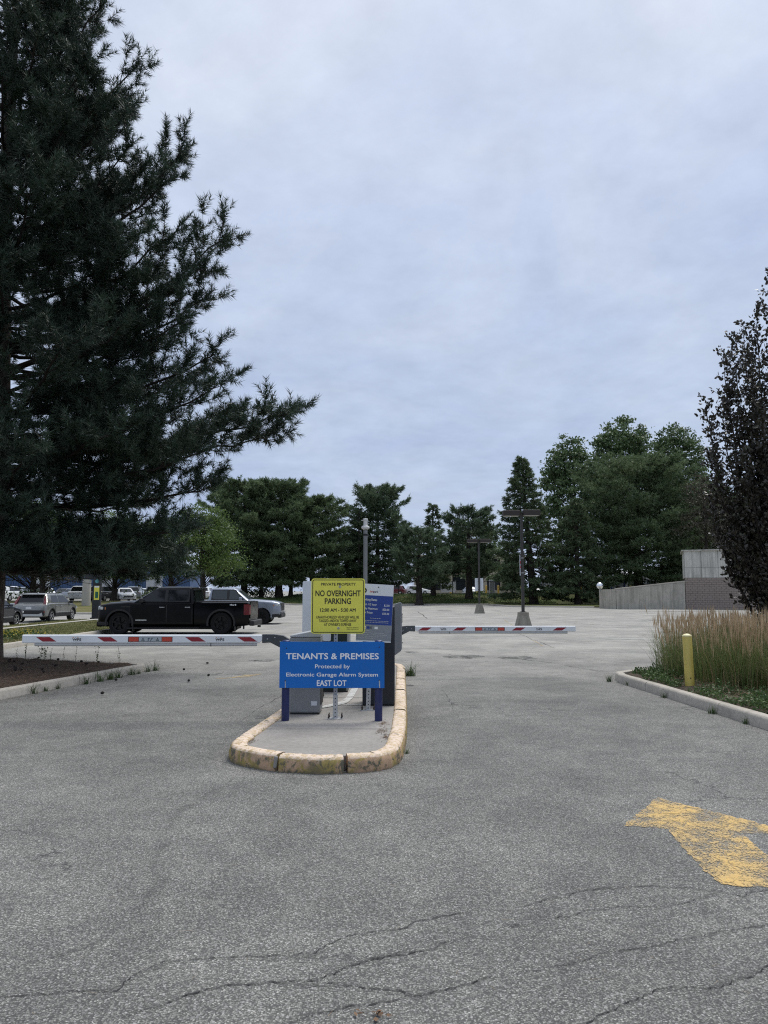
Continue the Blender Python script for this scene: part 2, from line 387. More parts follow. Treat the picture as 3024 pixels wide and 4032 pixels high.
def bark(name, a, b):
    m, n, l, p = new_mat(name)
    co = world_pos(n)
    mp = N(n, 'ShaderNodeMapping'); mp.inputs['Scale'].default_value = (9, 9, 1.6); l.new(co, mp.inputs[0])
    v = N(n, 'ShaderNodeTexVoronoi', Scale=1.5, Randomness=1.0); l.new(mp.outputs[0], v.inputs['Vector'])
    f = noise(n, l, mp.outputs[0], 2.0, 7, 0.7, 0.5)
    c = mix_rgb(n, l, rng_map(n, l, f, 0.35, 0.65), a, b)
    l.new(mix_rgb(n, l, rng_map(n, l, v.outputs['Distance'], 0.3, 0.7, 0, 0.6), c, tuple(x * .35 for x in a)), p.inputs['Base Color'])
    p.inputs['Roughness'].default_value = 0.95; p.inputs['Specular IOR Level'].default_value = 0.15
    bump(n, l, p, f, 1.0, 0.04)
    return m
M['bark'] = bark('pine_bark', (0.075, 0.060, 0.050), (0.16, 0.135, 0.115))
M['bark_dark'] = bark('dark_bark', (0.035, 0.029, 0.026), (0.085, 0.072, 0.062))
M['twig'] = simple('twig_wood', (0.038, 0.031, 0.027), 0.9, var=0.3, spec=0.1)

M['sign_blue'] = simple('sign_blue_face', (0.003, 0.130, 0.47), 0.34, var=0.05, scale=2.0, spec=0.35, grime=0.12)
M['post_navy'] = simple('navy_post_paint', (0.008, 0.016, 0.085), 0.38, var=0.22, scale=9, bmp=0.06, grime=0.35)
M['sign_yellow'] = simple('sign_yellow_face', (0.74, 0.70, 0.10), 0.38, var=0.03, scale=2.0, spec=0.35, grime=0.08)
M['ink'] = simple('black_print', (0.012, 0.012, 0.013), 0.5, var=0.1)
M['white_print'] = simple('white_print', (0.78, 0.80, 0.82), 0.5, var=0.03)
M['grey_print'] = simple('grey_print', (0.45, 0.46, 0.48), 0.5, var=0.05)
M['red_print'] = simple('red_print', (0.55, 0.03, 0.05), 0.5, var=0.05)
M['orange_print'] = simple('orange_print', (0.62, 0.17, 0.03), 0.5, var=0.05)
M['sign_white'] = simple('sign_white_face', (0.66, 0.69, 0.74), 0.4, var=0.03, scale=2, grime=0.1)
M['sign_back'] = simple('pale_aluminium_sheet', (0.60, 0.63, 0.67), 0.45, var=0.04, scale=2, grime=0.12)
M['rates_blue'] = simple('rates_board_blue', (0.012, 0.045, 0.26), 0.36, var=0.05, scale=2)
M['rates_grey'] = simple('rates_board_grey', (0.24, 0.26, 0.29), 0.4, var=0.05, scale=2)
M['galv'] = simple('galvanised_steel', (0.46, 0.47, 0.47), 0.42, 0.6, var=0.18, scale=30)
M['galv_dull'] = simple('dull_galvanised', (0.33, 0.34, 0.35), 0.5, 0.4, var=0.15, scale=20)
M['bolt'] = simple('rusty_bolt', (0.045, 0.032, 0.026), 0.7, 0.3, var=0.3, scale=50)
M['brass'] = simple('dull_bolt_head', (0.42, 0.38, 0.26), 0.35, 0.8, var=0.1, scale=50)
M['cabinet'] = simple('cabinet_grey_paint', (0.23, 0.237, 0.24), 0.45, 0.15, var=0.06, scale=4, grime=0.18)
M['cabinet_cap'] = simple('cabinet_cap_grey', (0.40, 0.415, 0.43), 0.42, 0.1, var=0.05, scale=4, grime=0.15)
M['arm_grey'] = simple('arm_bracket_grey', (0.060, 0.068, 0.074), 0.45, 0.2, var=0.1, scale=8)
M['arm_white'] = simple('arm_white_paint', (0.72, 0.74, 0.75), 0.4, var=0.04, scale=5, grime=0.14)
M['arm_rubber'] = simple('arm_edge_rubber', (0.45, 0.455, 0.45), 0.6, var=0.06, scale=8, grime=0.2)
M['stripe_red'] = simple('reflective_red', (0.25, 0.012, 0.022), 0.3, var=0.08, scale=20)
M['lens_red'] = simple('reflector_orange_red', (0.48, 0.055, 0.03), 0.25, var=0.15, scale=60, bmp=0.2, bscale=140)
M['arm_label'] = simple('arm_label_grey', (0.36, 0.40, 0.42), 0.4, var=0.06, scale=20)
M['machine'] = simple('ticket_machine_black', (0.011, 0.015, 0.021), 0.42, var=0.15, scale=5, grime=0.05)
M['machine_green'] = simple('ticket_machine_dark_green', (0.008, 0.020, 0.018), 0.42, var=0.15, scale=5)
M['fascia'] = simple('ticket_fascia_grey', (0.150, 0.160, 0.170), 0.45, 0.1, var=0.06, scale=5)
M['bollard_yellow'] = simple('bollard_yellow_sleeve', (0.56, 0.45, 0.11), 0.45, var=0.07, scale=3, bmp=0.04, grime=0.18)
M['bollard_cap'] = simple('bollard_cap_cream', (0.72, 0.66, 0.36), 0.45, var=0.05, scale=5)
M['bollard_far'] = simple('far_bollard_yellow', (0.55, 0.36, 0.06), 0.5, var=0.1, scale=3)
M['pole_grey'] = simple('pole_grey_paint', (0.20, 0.205, 0.205), 0.5, 0.2, var=0.06, scale=6)
M['pole_white'] = simple('camera_housing_white', (0.62, 0.62, 0.60), 0.45, var=0.06, scale=8)
M['pole_bronze'] = simple('lamp_pole_bronze', (0.045, 0.043, 0.040), 0.5, 0.3, var=0.12, scale=8)
M['lamp_brown'] = simple('lamp_head_brown', (0.032, 0.024, 0.020), 0.5, 0.2, var=0.12, scale=8)
M['lamp_lens'] = simple('lamp_lens', (0.40, 0.40, 0.36), 0.3, var=0.05)
M['mirror'] = simple('convex_mirror', (0.75, 0.77, 0.78), 0.06, 1.0, var=0.02)
M['black_metal'] = simple('black_metal', (0.014, 0.015, 0.016), 0.5, 0.3, var=0.15)
M['cone'] = simple('pine_cone_scale', (0.018, 0.013, 0.011), 0.9, var=0.4, scale=60, bmp=0.6, bscale=90)
M['totem'] = simple('totem_charcoal', (0.018, 0.020, 0.023), 0.5, var=0.1)
M['totem_teal'] = simple('totem_teal_disc', (0.10, 0.32, 0.34), 0.5, var=0.05)
M['totem_green'] = simple('totem_green', (0.012, 0.12, 0.06), 0.5, var=0.05)

def car_paint(name, col, rough=0.28, metal=0.0, coat=0.6):
    return simple(name, col, rough, metal, var=0.04, scale=3, coat=coat, spec=0.45)
M['paint_black'] = simple('black_car_paint', (0.0022, 0.0023, 0.0028), 0.2, 0, var=0.04, scale=3, coat=0.0, spec=0.2)
M['paint_silver'] = car_paint('silver_blue_car_paint', (0.24, 0.27, 0.32), 0.32, 0.5, 0.6)
M['paint_grey'] = car_paint('grey_green_car_paint', (0.22, 0.225, 0.21), 0.30, 0.5, 0.7)
M['paint_navy'] = car_paint('dark_navy_car_paint', (0.008, 0.010, 0.017), 0.28, 0, 0.6)
M['paint_white'] = car_paint('white_car_paint', (0.76, 0.78, 0.80), 0.3)
M['paint_red'] = car_paint('dark_red_car_paint', (0.09, 0.012, 0.018), 0.3)
M['paint_dark'] = car_paint('charcoal_car_paint', (0.025, 0.026, 0.03), 0.3)
M['paint_mid'] = car_paint('mid_grey_car_paint', (0.26, 0.28, 0.30), 0.3, 0.4)
M['trim'] = simple('black_plastic_trim', (0.012, 0.0125, 0.013), 0.6, var=0.15, scale=10)
M['trim_soft'] = simple('matt_black_trim', (0.010, 0.0105, 0.011), 0.55, var=0.15, scale=10)
M['silver_trim'] = simple('silver_bumper_trim', (0.42, 0.43, 0.42), 0.4, 0.4, var=0.05)
M['chrome'] = simple('chrome', (0.65, 0.66, 0.68), 0.12, 1.0, var=0.03)
M['tyre'] = simple('tyre_rubber', (0.012, 0.0125, 0.013), 0.85, var=0.2, scale=20, spec=0.2)
M['rim_black'] = simple('black_alloy', (0.008, 0.008, 0.009), 0.35, 0.4, var=0.1)
M['rim_alloy'] = simple('silver_alloy', (0.50, 0.51, 0.52), 0.3, 0.8, var=0.05)
M['tail'] = simple('tail_lamp_red', (0.13, 0.006, 0.010), 0.18, var=0.1, scale=30, coat=0.5)
M['head'] = simple('head_lamp_glass', (0.55, 0.57, 0.58), 0.15, 0.3, var=0.25, scale=25, coat=0.5)
M['amber'] = simple('amber_lamp', (0.42, 0.16, 0.06), 0.2, var=0.1, scale=30)
M['plate'] = simple('licence_plate', (0.62, 0.64, 0.66), 0.5, var=0.05, scale=20)
M['plate_blue'] = simple('plate_print_blue', (0.05, 0.10, 0.32), 0.5, var=0.05)

def glass(name, col, rough=0.05):
    m, n, l, p = new_mat(name)
    f = noise(n, l, world_pos(n), 3.0, 3)
    l.new(mix_rgb(n, l, f, tuple(c * .8 for c in col), tuple(c * 1.2 for c in col)), p.inputs['Base Color'])
    p.inputs['Roughness'].default_value = rough; p.inputs['Specular IOR Level'].default_value = 0.42
    return m
M['glass'] = glass('tinted_car_glass', (0.010, 0.012, 0.014))
M['glass_clear'] = glass('clear_car_glass', (0.045, 0.055, 0.058))
M['glass_bldg'] = glass('building_glass', (0.02, 0.026, 0.035), 0.1)
M['bldg_blue'] = simple('blue_ribbed_cladding', (0.03, 0.07, 0.16), 0.55, var=0.08, scale=1)
M['bldg_tan'] = simple('tan_precast', (0.34, 0.30, 0.225), 0.8, var=0.08, scale=1)
M['bldg_white'] = simple('white_cladding', (0.70, 0.71, 0.72), 0.6, var=0.06, scale=1)
M['bldg_grey'] = simple('pale_grey_wall', (0.40, 0.41, 0.42), 0.8, var=0.08, scale=0.6)
M['frame_blue'] = simple('dark_blue_frame', (0.012, 0.025, 0.11), 0.5, var=0.1)
M['banner'] = simple('white_banner', (0.74, 0.75, 0.78), 0.7, var=0.04)

# ------------------------------------------------------------------ mesh helpers
class MB:
    """Collects vertices and faces; build() links them as one mesh object."""
    def __init__(self): self.v, self.f = [], []
    def add(self, vs, fs):
        o = len(self.v); self.v += [tuple(p) for p in vs]; self.f += [tuple(i + o for i in q) for q in fs]; return self
    def box(self, c, s, rz=0.0, rx=0.0, ry=0.0):
        x, y, z = (k / 2 for k in s)
        vs = [Vector((a, b, d)) for d in (-z, z) for b in (-y, y) for a in (-x, x)]
        mt = Matrix.Translation(c) @ Matrix.Rotation(rz, 4, 'Z') @ Matrix.Rotation(ry, 4, 'Y') @ Matrix.Rotation(rx, 4, 'X')
        return self.add([mt @ p for p in vs], [(0, 2, 3, 1), (4, 5, 7, 6), (0, 1, 5, 4), (1, 3, 7, 5), (3, 2, 6, 7), (2, 0, 4, 6)])
    def prism(self, poly, a, b, axis='y'):
        """poly in the two other axes (x,z for 'y'; x,y for 'z'; y,z for 'x'), extruded a..b"""
        mk = {'y': lambda p, t: (p[0], t, p[1]), 'z': lambda p, t: (p[0], p[1], t), 'x': lambda p, t: (t, p[0], p[1])}[axis]
        n = len(poly)
        vs = [mk(p, a) for p in poly] + [mk(p, b) for p in poly]
        return self.add(vs, [tuple(range(n))[::-1], tuple(range(n, 2 * n))] + [(i, (i + 1) % n, n + (i + 1) % n, n + i) for i in range(n)])
    def cyl(self, p0, p1, r0, r1=None, n=12):
        r1 = r0 if r1 is None else r1
        p0, p1 = Vector(p0), Vector(p1)
        d = (p1 - p0).normalized()
        a = d.orthogonal().normalized(); b = d.cross(a)
        ang = [2 * math.pi * i / n for i in range(n)]
        vs = [p0 + (a * math.cos(t) + b * math.sin(t)) * r0 for t in ang] + [p1 + (a * math.cos(t) + b * math.sin(t)) * r1 for t in ang]
        return self.add(vs, [tuple(range(n))[::-1], tuple(range(n, 2 * n))] + [(i, (i + 1) % n, n + (i + 1) % n, n + i) for i in range(n)])
    def lathe(self, prof, c=(0, 0, 0), axis='z', n=20):
        """prof: list of (radius, height)"""
        k = len(prof); vs = []
        for i in range(n):
            t = 2 * math.pi * i / n
            for r, h in prof:
                x, y = r * math.cos(t), r * math.sin(t)
                q = (x, y, h) if axis == 'z' else ((x, h, y) if axis == 'y' else (h, x, y))
                vs.append((q[0] + c[0], q[1] + c[1], q[2] + c[2]))
        fs = [(i * k + j, ((i + 1) % n) * k + j, ((i + 1) % n) * k + j + 1, i * k + j + 1) for i in range(n) for j in range(k - 1)]
        return self.add(vs, fs)
    def loft(self, rings, cap=True):
        k = len(rings[0]); vs = [p for r in rings for p in r]
        fs = [(i * k + j, i * k + (j + 1) % k, (i + 1) * k + (j + 1) % k, (i + 1) * k + j) for i in range(len(rings) - 1) for j in range(k)]
        if cap: fs += [tuple(range(k))[::-1], tuple(range((len(rings) - 1) * k, len(rings) * k))]
        return self.add(vs, fs)
    def poly(self, pts): return self.add(pts, [tuple(range(len(pts)))])
    def build(self, name, mat, parent=None, smooth=None, bevel=0.0, recalc=True):
        me = bpy.data.meshes.new(name)
        me.from_pydata(self.v, [], self.f)
        if recalc:
            bm = bmesh.new(); bm.from_mesh(me)
            bmesh.ops.recalc_face_normals(bm, faces=bm.faces)
            bm.to_mesh(me); bm.free()
        if smooth:
            for p in me.polygons: p.use_smooth = True
            me.set_sharp_from_angle(angle=R(smooth))
        me.materials.append(M[mat])
        return obj(name, me, parent, bevel)

def obj(name, me, parent=None, bevel=0.0):
    o = bpy.data.objects.new(name, me); COL.objects.link(o)
    if parent is not None: o.parent = parent
    if bevel:
        b = o.modifiers.new('bevel', 'BEVEL'); b.width = bevel; b.segments = 2; b.limit_method = 'ANGLE'; b.angle_limit = R(40)
    return o

def tag(o, label=None, cat=None, group=None, kind=None):
    if label: o['label'] = label
    if cat: o['category'] = cat
    if group: o['group'] = group
    if kind: o['kind'] = kind
    return o

def thing(name, label, cat, loc=(0, 0, 0), rz=0.0, group=None):
    o = bpy.data.objects.new(name, None); COL.objects.link(o)
    o.location = loc; o.rotation_euler = (0, 0, rz); o.empty_display_size = 0.2
    return tag(o, label, cat, group)

def copy_tree(root, loc=None, rz=None, label=None):
    r = root.copy(); COL.objects.link(r)
    if loc is not None: r.location = loc
    if rz is not None: r.rotation_euler = (0, 0, rz)
    if label: r['label'] = label
    for ch in list(root.children):
        c = ch.copy(); COL.objects.link(c); c.parent = r
        for g in ch.children:
            d = g.copy(); COL.objects.link(d); d.parent = c
    return r

def fast_mesh(name, V, F, mat, parent=None):
    """V (n,3) floats, F (m,3) ints -> one triangle mesh"""
    V = np.asarray(V, np.float32); F = np.asarray(F, np.int32)
    me = bpy.data.meshes.new(name)
    me.vertices.add(len(V)); me.vertices.foreach_set('co', V.ravel())
    me.loops.add(F.size); me.loops.foreach_set('vertex_index', F.ravel())
    me.polygons.add(len(F))
    me.polygons.foreach_set('loop_start', np.arange(0, F.size, 3, dtype=np.int32))
    me.polygons.foreach_set('loop_total', np.full(len(F), 3, np.int32))
    me.update(calc_edges=True)
    me.materials.append(M[mat])
    return obj(name, me, parent)

def rrect(w, h, r, n=5, cx=0, cz=0):
    pts = []
    for sx, sz, a0 in ((1, 1, 0), (-1, 1, 90), (-1, -1, 180), (1, -1, 270)):
        for i in range(n + 1):
            a = R(a0 + 90 * i / n)
            pts.append((cx + sx * (w / 2 - r) + r * math.cos(a), cz + sz * (h / 2 - r) + r * math.sin(a)))
    return pts

def lettering(text, parent, mat, x0, x1, zb, zt, y, bold=0.0, name='lettering', flip=False, shear=0.0):
    """Flat print: the text fitted to x0..x1 with its capitals from zb to zt, facing -Y at depth y."""
    cu = bpy.data.curves.new(name, 'FONT')
    cu.body = text; cu.size = 1.0; cu.resolution_u = 3; cu.shear = shear
    t = bpy.data.objects.new('tmp_text', cu); COL.objects.link(t)
    dg = bpy.context.evaluated_depsgraph_get()
    src = bpy.data.meshes.new_from_object(t.evaluated_get(dg))
    COL.objects.unlink(t); bpy.data.objects.remove(t); bpy.data.curves.remove(cu)
    co = np.empty(len(src.vertices) * 3, np.float32); src.vertices.foreach_get('co', co); co = co.reshape(-1, 3)
    faces = [tuple(p.vertices) for p in src.polygons]
    bpy.data.meshes.remove(src)
    lo, hi = co[:, 0].min() - bold, co[:, 0].max() + bold
    cap = 0.729 + 2 * bold
    vs, fs = [], []
    # heavier strokes: the same outlines laid a hair apart
    offs = [(0, 0)] if bold < .003 else [(bold, 0), (-bold, 0), (0, bold), (0, -bold), (.7 * bold, .7 * bold), (-.7 * bold, -.7 * bold)]
    for j, (dx, dz) in enumerate(offs):
        o_ = len(vs)
        for q in co:
            vs.append((x0 + (q[0] + dx - lo) / (hi - lo) * (x1 - x0), y - 0.00012 * j, zb + (q[1] + dz + bold) / cap * (zt - zb)))
        fs += [tuple(i + o_ for i in f) for f in faces]
    me = bpy.data.meshes.new(name); me.from_pydata(vs, [], fs)
    me.materials.append(M[mat]); me.update()
    return obj(name, me, parent)

def smooth01(t): t = max(0.0, min(1.0, t)); return t * t * (3 - 2 * t)
def gh(x, y):
    """Ground height: flat drive and car park, rising gently beyond the far kerbs."""
    wlft = smooth01((-11 - x) / 4)
    return wlft * (0.55 * smooth01((y - 56) / 26) + 0.35 * smooth01((y - 104) / 42)) + (1 - wlft) * (1.1 * smooth01((y - 91.5) / 12.5) - 0.12 * smooth01((y - 106) / 20))

def sweep(mb, pts, prof, side=1.0, z=None, jit=0.0, rng=None, closed=False):
    """Sweep a kerb profile (list of (inset, height)) along pts (x,y); inset goes to the left (side=1) of travel."""
    P = [Vector((p[0], p[1])) for p in pts]; rings = []
    for i, p in enumerate(P):
        a = P[i - 1] if i > 0 else (P[-1] if closed else p); b = P[i + 1] if i < len(P) - 1 else (P[0] if closed else p)
        d = (b - a).normalized(); nrm = Vector((-d.y, d.x)) * side
        base = z(p.x, p.y) if z else 0.0
        ring = []
        for q, (u, h) in enumerate(prof):
            jx = rng.uniform(-jit, jit) if jit and 0 < q < len(prof) - 1 else 0
            jz = rng.uniform(-jit, jit) if jit and 0 < q < len(prof) - 1 else 0
            r = p + nrm * (u + jx); ring.append((r.x, r.y, base + h + jz))
        rings.append(ring)
    return mb.loft(rings, cap=True)

def resample(pts, step):
    out = [Vector(pts[0])]
    for a, b in zip(pts[:-1], pts[1:]):
        a, b = Vector(a), Vector(b); n = max(1, int(round((b - a).length / step)))
        out += [a.lerp(b, i / n) for i in range(1, n + 1)]
    return out
KERB = [(0, -0.05), (0.012, 0.115), (0.03, 0.143), (0.05, 0.15), (0.14, 0.15), (0.16, 0.14), (0.165, -0.05)]

# ------------------------------------------------------------------ ground
rng = random.Random(7)
nrs = np.random.default_rng(11)
xs = [-1600, -700, -300, -150, -100, -70, -55, -45, -38, -32, -27, -23, -20, -17, -15, -14, -13, -12, -11, -8, -4, 0, 4, 8, 12, 16, 20, 26, 34, 44, 60, 90, 150, 300, 700, 1600]
ys = [-300, -40, -10, 0, 10, 20, 30, 40, 50, 54, 56, 59, 62, 66, 70, 74, 78, 82, 86, 90, 92, 94, 96, 98, 100, 102, 104, 110, 118, 126, 134, 140, 146, 170, 220, 400, 900, 2500]
mb = MB()
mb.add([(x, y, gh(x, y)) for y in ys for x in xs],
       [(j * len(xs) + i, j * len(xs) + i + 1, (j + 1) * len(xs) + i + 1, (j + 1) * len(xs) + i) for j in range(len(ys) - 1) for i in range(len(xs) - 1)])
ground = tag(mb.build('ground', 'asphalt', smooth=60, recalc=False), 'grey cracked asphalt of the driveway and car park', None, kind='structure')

def ribbon(name, pts, width, mat, parent, z=0.004, jit=0.007, step=0.025, fade=True):
    P = resample([(p[0], p[1]) for p in pts], step)
    vs, fs = [], []
    wob = 0.0
    for i, p in enumerate(P):
        a = P[max(0, i - 1)]; b = P[min(len(P) - 1, i + 1)]
        d = (b - a).normalized() if (b - a).length > 1e-6 else Vector((1, 0))
        nn = Vector((-d.y, d.x))
        wob = wob * 0.8 + rng.uniform(-jit, jit)
        w = width * (0.12 + 0.8 * rng.random() ** 1.6)
        if fade: w *= min(1.0, 0.15 + i / 10, 0.15 + (len(P) - 1 - i) / 10)
        c = p + nn * wob
        l_, r_ = c + nn * w / 2, c - nn * w / 2
        vs += [(l_.x, l_.y, gh(l_.x, l_.y) + z), (r_.x, r_.y, gh(r_.x, r_.y) + z)]
        if i: fs.append((2 * i - 2, 2 * i - 1, 2 * i + 1, 2 * i))
    return MB().add(vs, fs).build(name, mat, parent, recalc=False)

CRACKS = [
 ([(-1.9, 3.27), (-1.57, 3.3), (-1.42, 3.32), (-1.28, 3.34), (-1.12, 3.36), (-1.11, 3.42), (-1.06, 3.53), (-0.96, 3.6), (-0.85, 3.64), (-0.68, 3.65), (-0.49, 3.65), (-0.31, 3.68), (-0.26, 3.76), (-0.17, 3.85), (-0.01, 3.91), (0.11, 3.95), (0.14, 4.02), (0.23, 4.05), (0.4, 4.11), (0.49, 4.12)], .011),
 ([(0.69, 4.19), (0.86, 4.29), (0.97, 4.34), (1.08, 4.4), (1.3, 4.45), (1.51, 4.47), (1.67, 4.45), (1.84, 4.41), (1.95, 4.34), (2.14, 4.44), (2.6, 4.6)], .009),
 ([(-0.13, 3.55), (-0.06, 3.62), (0.1, 3.68), (0.2, 3.7), (0.27, 3.77), (0.39, 3.83)], .013),
 ([(0.66, 4.04), (0.95, 4.08), (1.05, 4.14), (1.25, 4.18), (1.48, 4.19), (1.63, 4.27), (1.82, 4.37)], .008),
 ([(-1.04, 3.14), (-0.97, 3.19), (-0.91, 3.23), (-0.75, 3.34), (-0.63, 3.39), (-0.49, 3.42), (-0.33, 3.42), (-0.17, 3.41), (-0.07, 3.38), (0.01, 3.37), (0.13, 3.32), (0.29, 3.38), (0.39, 3.43), (0.52, 3.49)], .013),
 ([(0.52, 3.49), (0.68, 3.52), (0.83, 3.59), (1.01, 3.68), (1.26, 3.75), (1.4, 3.82), (1.59, 3.88), (1.76, 3.93), (1.91, 3.98), (2.3, 4.1)], .008),
 ([(0.7, 3.02), (0.78, 3.11), (0.87, 3.18), (1.01, 3.27), (1.12, 3.35), (1.22, 3.37), (1.35, 3.36), (1.45, 3.4), (1.57, 3.48), (1.7, 3.56), (1.95, 3.68)], .011),
 ([(-0.42, 3.05), (-0.36, 3.12), (-0.3, 3.16), (-0.16, 3.21), (0.03, 3.27), (0.13, 3.32)], .012),
 ([(-0.32, 3.42), (-0.18, 3.53), (-0.05, 3.63), (0.1, 3.71)], .014),
 ([(-3.71, 18.67), (-3.31, 18.3), (-3.02, 18.54), (-2.57, 18.79), (-1.9, 18.9)], .05),
 ([(-3.74, 15.16), (-3.29, 15.24), (-2.63, 15.58), (-2.15, 15.75), (-1.4, 15.9)], .03),
 ([(-1.87, 9.6), (-1.73, 9.65), (-1.55, 9.75)], .025),
 ([(-1.87, 9.69), (-1.83, 10.21), (-1.74, 11.17), (-1.62, 12.12), (-1.5, 13.2)], .008),
 ([(0.93, 13.14), (0.97, 11.7), (1.0, 10.63), (1.01, 9.99)], .009),
 ([(0.29, 9.99), (0.38, 9.97), (0.49, 9.93)], .02), ([(1.04, 9.86), (1.2, 9.93), (1.55, 9.74), (1.83, 9.86)], .014),
 ([(5.29, 30.32), (5.07, 26.99), (5.06, 24.32), (4.9, 22.4)], .03), ([(0.94, 20.89), (1.7, 20.31), (2.17, 19.26), (2.57, 19.01)], .035),
 ([(2.05, 12.48), (2.72, 12.48), (3.2, 12.38)], .012), ([(2.99, 19.77), (3.47, 18.54), (3.91, 17.87), (4.11, 17.05), (4.66, 15.78)], .03),
 ([(2.74, 62.6), (2.68, 51.75), (2.6, 46.05)], .10), ([(9.5, 40.0), (10.8, 37.5), (12.4, 36.0)], .10), ([(7, 27), (8.6, 26.4), (9.8, 24.6)], .05),
 ([(-6.2, 24.2), (-5.0, 24.6), (-3.8, 24.3), (-2.4, 24.9)], .04), ([(14, 58), (20, 57.4), (26, 58)], .16),
]
for pts, w in CRACKS:
    far = max(p[1] for p in pts) > 8
    ribbon('crack', pts, w * (1.0 if far else .72), 'crack', ground, jit=0.03 if far else 0.009, step=0.15 if far else 0.018)
    if not far: ribbon('crumbled_edge', pts, w * 5.5, 'crumble', ground, z=0.0025, jit=0.012, step=0.06)
ribbon('tyre_mark', [(-1.7, 3.3), (-1.59, 3.57), (-1.35, 3.78), (-1.31, 4.02), (-1.26, 4.23), (-1.27, 4.51), (-1.43, 4.9), (-1.48, 5.38), (-1.55, 5.89), (-1.44, 6.45), (-1.34, 6.94)], 0.13, 'stain', ground, z=0.003, jit=0.01, step=0.08)

def blot(name, cx, cy, rx, ry, mat, z=0.003, n=22):
    pts = []
    for i in range(n):
        a = 2 * math.pi * i / n; k = 0.75 + 0.5 * rng.random()
        pts.append((cx + rx * k * math.cos(a), cy + ry * k * math.sin(a), gh(cx, cy) + z))
    return MB().poly(pts).build(name, mat, ground, recalc=False)
for a in ((5.1, 64.5, 0.75, 1.6), (0.75, 21.0, 0.22, 0.35), (2.0, 19.5, .55, .5), (3.3, 19.2, .5, .45), (0.42, 13.6, .12, .12), (-2.9, 18.4, .3, .25), (24, 62, 4, .9), (17, 44, 2.6, .8)):
    blot('dark_patch', *a, 'oil')
blot('tar_patch', 0.63, 3.97, 0.055, 0.022, 'oil', n=14)

# painted markings
mb = MB().poly([(x, y, 0.005) for x, y in [(2.19, 6.31), (1.69, 5.58), (1.97, 5.50), (1.93, 5.14), (1.90, 4.72), (1.91, 4.48), (2.36, 4.42), (2.40, 4.96), (2.44, 5.42), (2.86, 5.38)]])
ol = resample([(v_[0], v_[1]) for v_ in mb.v] + [(mb.v[0][0], mb.v[0][1])], 0.025)[:-1]
mb = MB().poly([(p.x + rng.gauss(0, .008), p.y + rng.gauss(0, .010), 0.005) for p in ol])
arrow = mb.build('painted_arrow', 'road_yellow', ground, recalc=False)
arrow['label'] = 'worn yellow arrow painted on the right lane'
MB().poly([(x, y, 0.005) for x, y in [(-3.25, 14.75), (-3.08, 14.63), (-2.6, 14.95), (-2.42, 15.55), (-2.75, 15.35), (-2.95, 14.85)]]).build('painted_mark', 'road_yellow_faint', ground, recalc=False)
for (a, b, w) in [((5.05, 26.2), (4.78, 23.2), .16), ((6.9, 44.0), (6.2, 36.9), .14), ((8.3, 57.0), (8.2, 51.0), .13), ((5.9, 75), (5.7, 66), .13), ((11.5, 64), (13.5, 55), .13), ((-1.0, 45), (-1.6, 39), .12), ((-4.4, 30), (-4.6, 24.5), .12)]:
    ribbon('painted_line', [a, b], w, 'road_yellow_faint', ground, z=0.005, jit=0.002, step=0.5, fade=False)

def scatter_needles(name, V0, n_len, width, mat, parent=None, tilt=0.15):
    """Thin flat flakes (needles, straws) at the given points."""
    k = len(V0); ang = nrs.random(k) * 2 * np.pi
    d = np.stack([np.cos(ang), np.sin(ang), (nrs.random(k) - .3) * tilt], 1); L = n_len * (0.6 + 0.8 * nrs.random(k))[:, None]
    s = np.stack([-np.sin(ang), np.cos(ang), np.zeros(k)], 1) * width / 2
    V = np.stack([V0 - d * L / 2 + s, V0 - d * L / 2 - s, V0 + d * L / 2], 1).reshape(-1, 3)
    return fast_mesh(name, V, np.arange(3 * k).reshape(-1, 3), mat, parent)

# ------------------------------------------------------------------ kerbs and planting beds
def kerb_run(pts, side, label, joint=2.4, z=None, prof=KERB, mat='concrete', jit=0.003, step=0.3):
    """A kerb as a row of kerb stones with open joints."""
    root = thing('kerb', None, None); root['kind'] = 'structure'; root['label'] = label
    P = resample(pts, step); acc, start, d = [], 0, 0.0
    for i in range(1, len(P)):
        d += (P[i] - P[i - 1]).length
        if d >= joint or i == len(P) - 1:
            seg = [p.copy() for p in P[start:i + 1]]
            if len(seg) >= 2:
                seg[0] = seg[0] + (seg[1] - seg[0]).normalized() * 0.006; seg[-1] = seg[-1] - (seg[-1] - seg[-2]).normalized() * 0.006
                m_ = MB(); sweep(m_, seg, prof, side, z, jit, rng); m_.build('kerb_stone', mat, root, smooth=50)
            start, d = i, 0.0
    return root

def bed(name, poly, z, mat, label, mound=0.05, inner=None, step=0.35):
    """Filled planting bed: a triangulated sheet over the polygon with a little relief."""
    bm = bmesh.new()
    bvs = [bm.verts.new((x, y, z)) for x, y in poly]
    bm.faces.new(bvs)
    bmesh.ops.triangulate(bm, faces=bm.faces[:])
    for _ in range(5):
        long = [e for e in bm.edges if e.calc_length() > step]
        if not long: break
        bmesh.ops.subdivide_edges(bm, edges=long, cuts=1)
        bmesh.ops.triangulate(bm, faces=bm.faces[:])
    for v_ in bm.verts:
        if not v_.is_boundary: v_.co.z += mound * (0.5 + rng.random())
    me = bpy.data.meshes.new(name); bm.to_mesh(me); bm.free()
    for p in me.polygons: p.use_smooth = True
    me.materials.append(M[mat])
    return tag(obj(name, me), label, None, kind='structure')

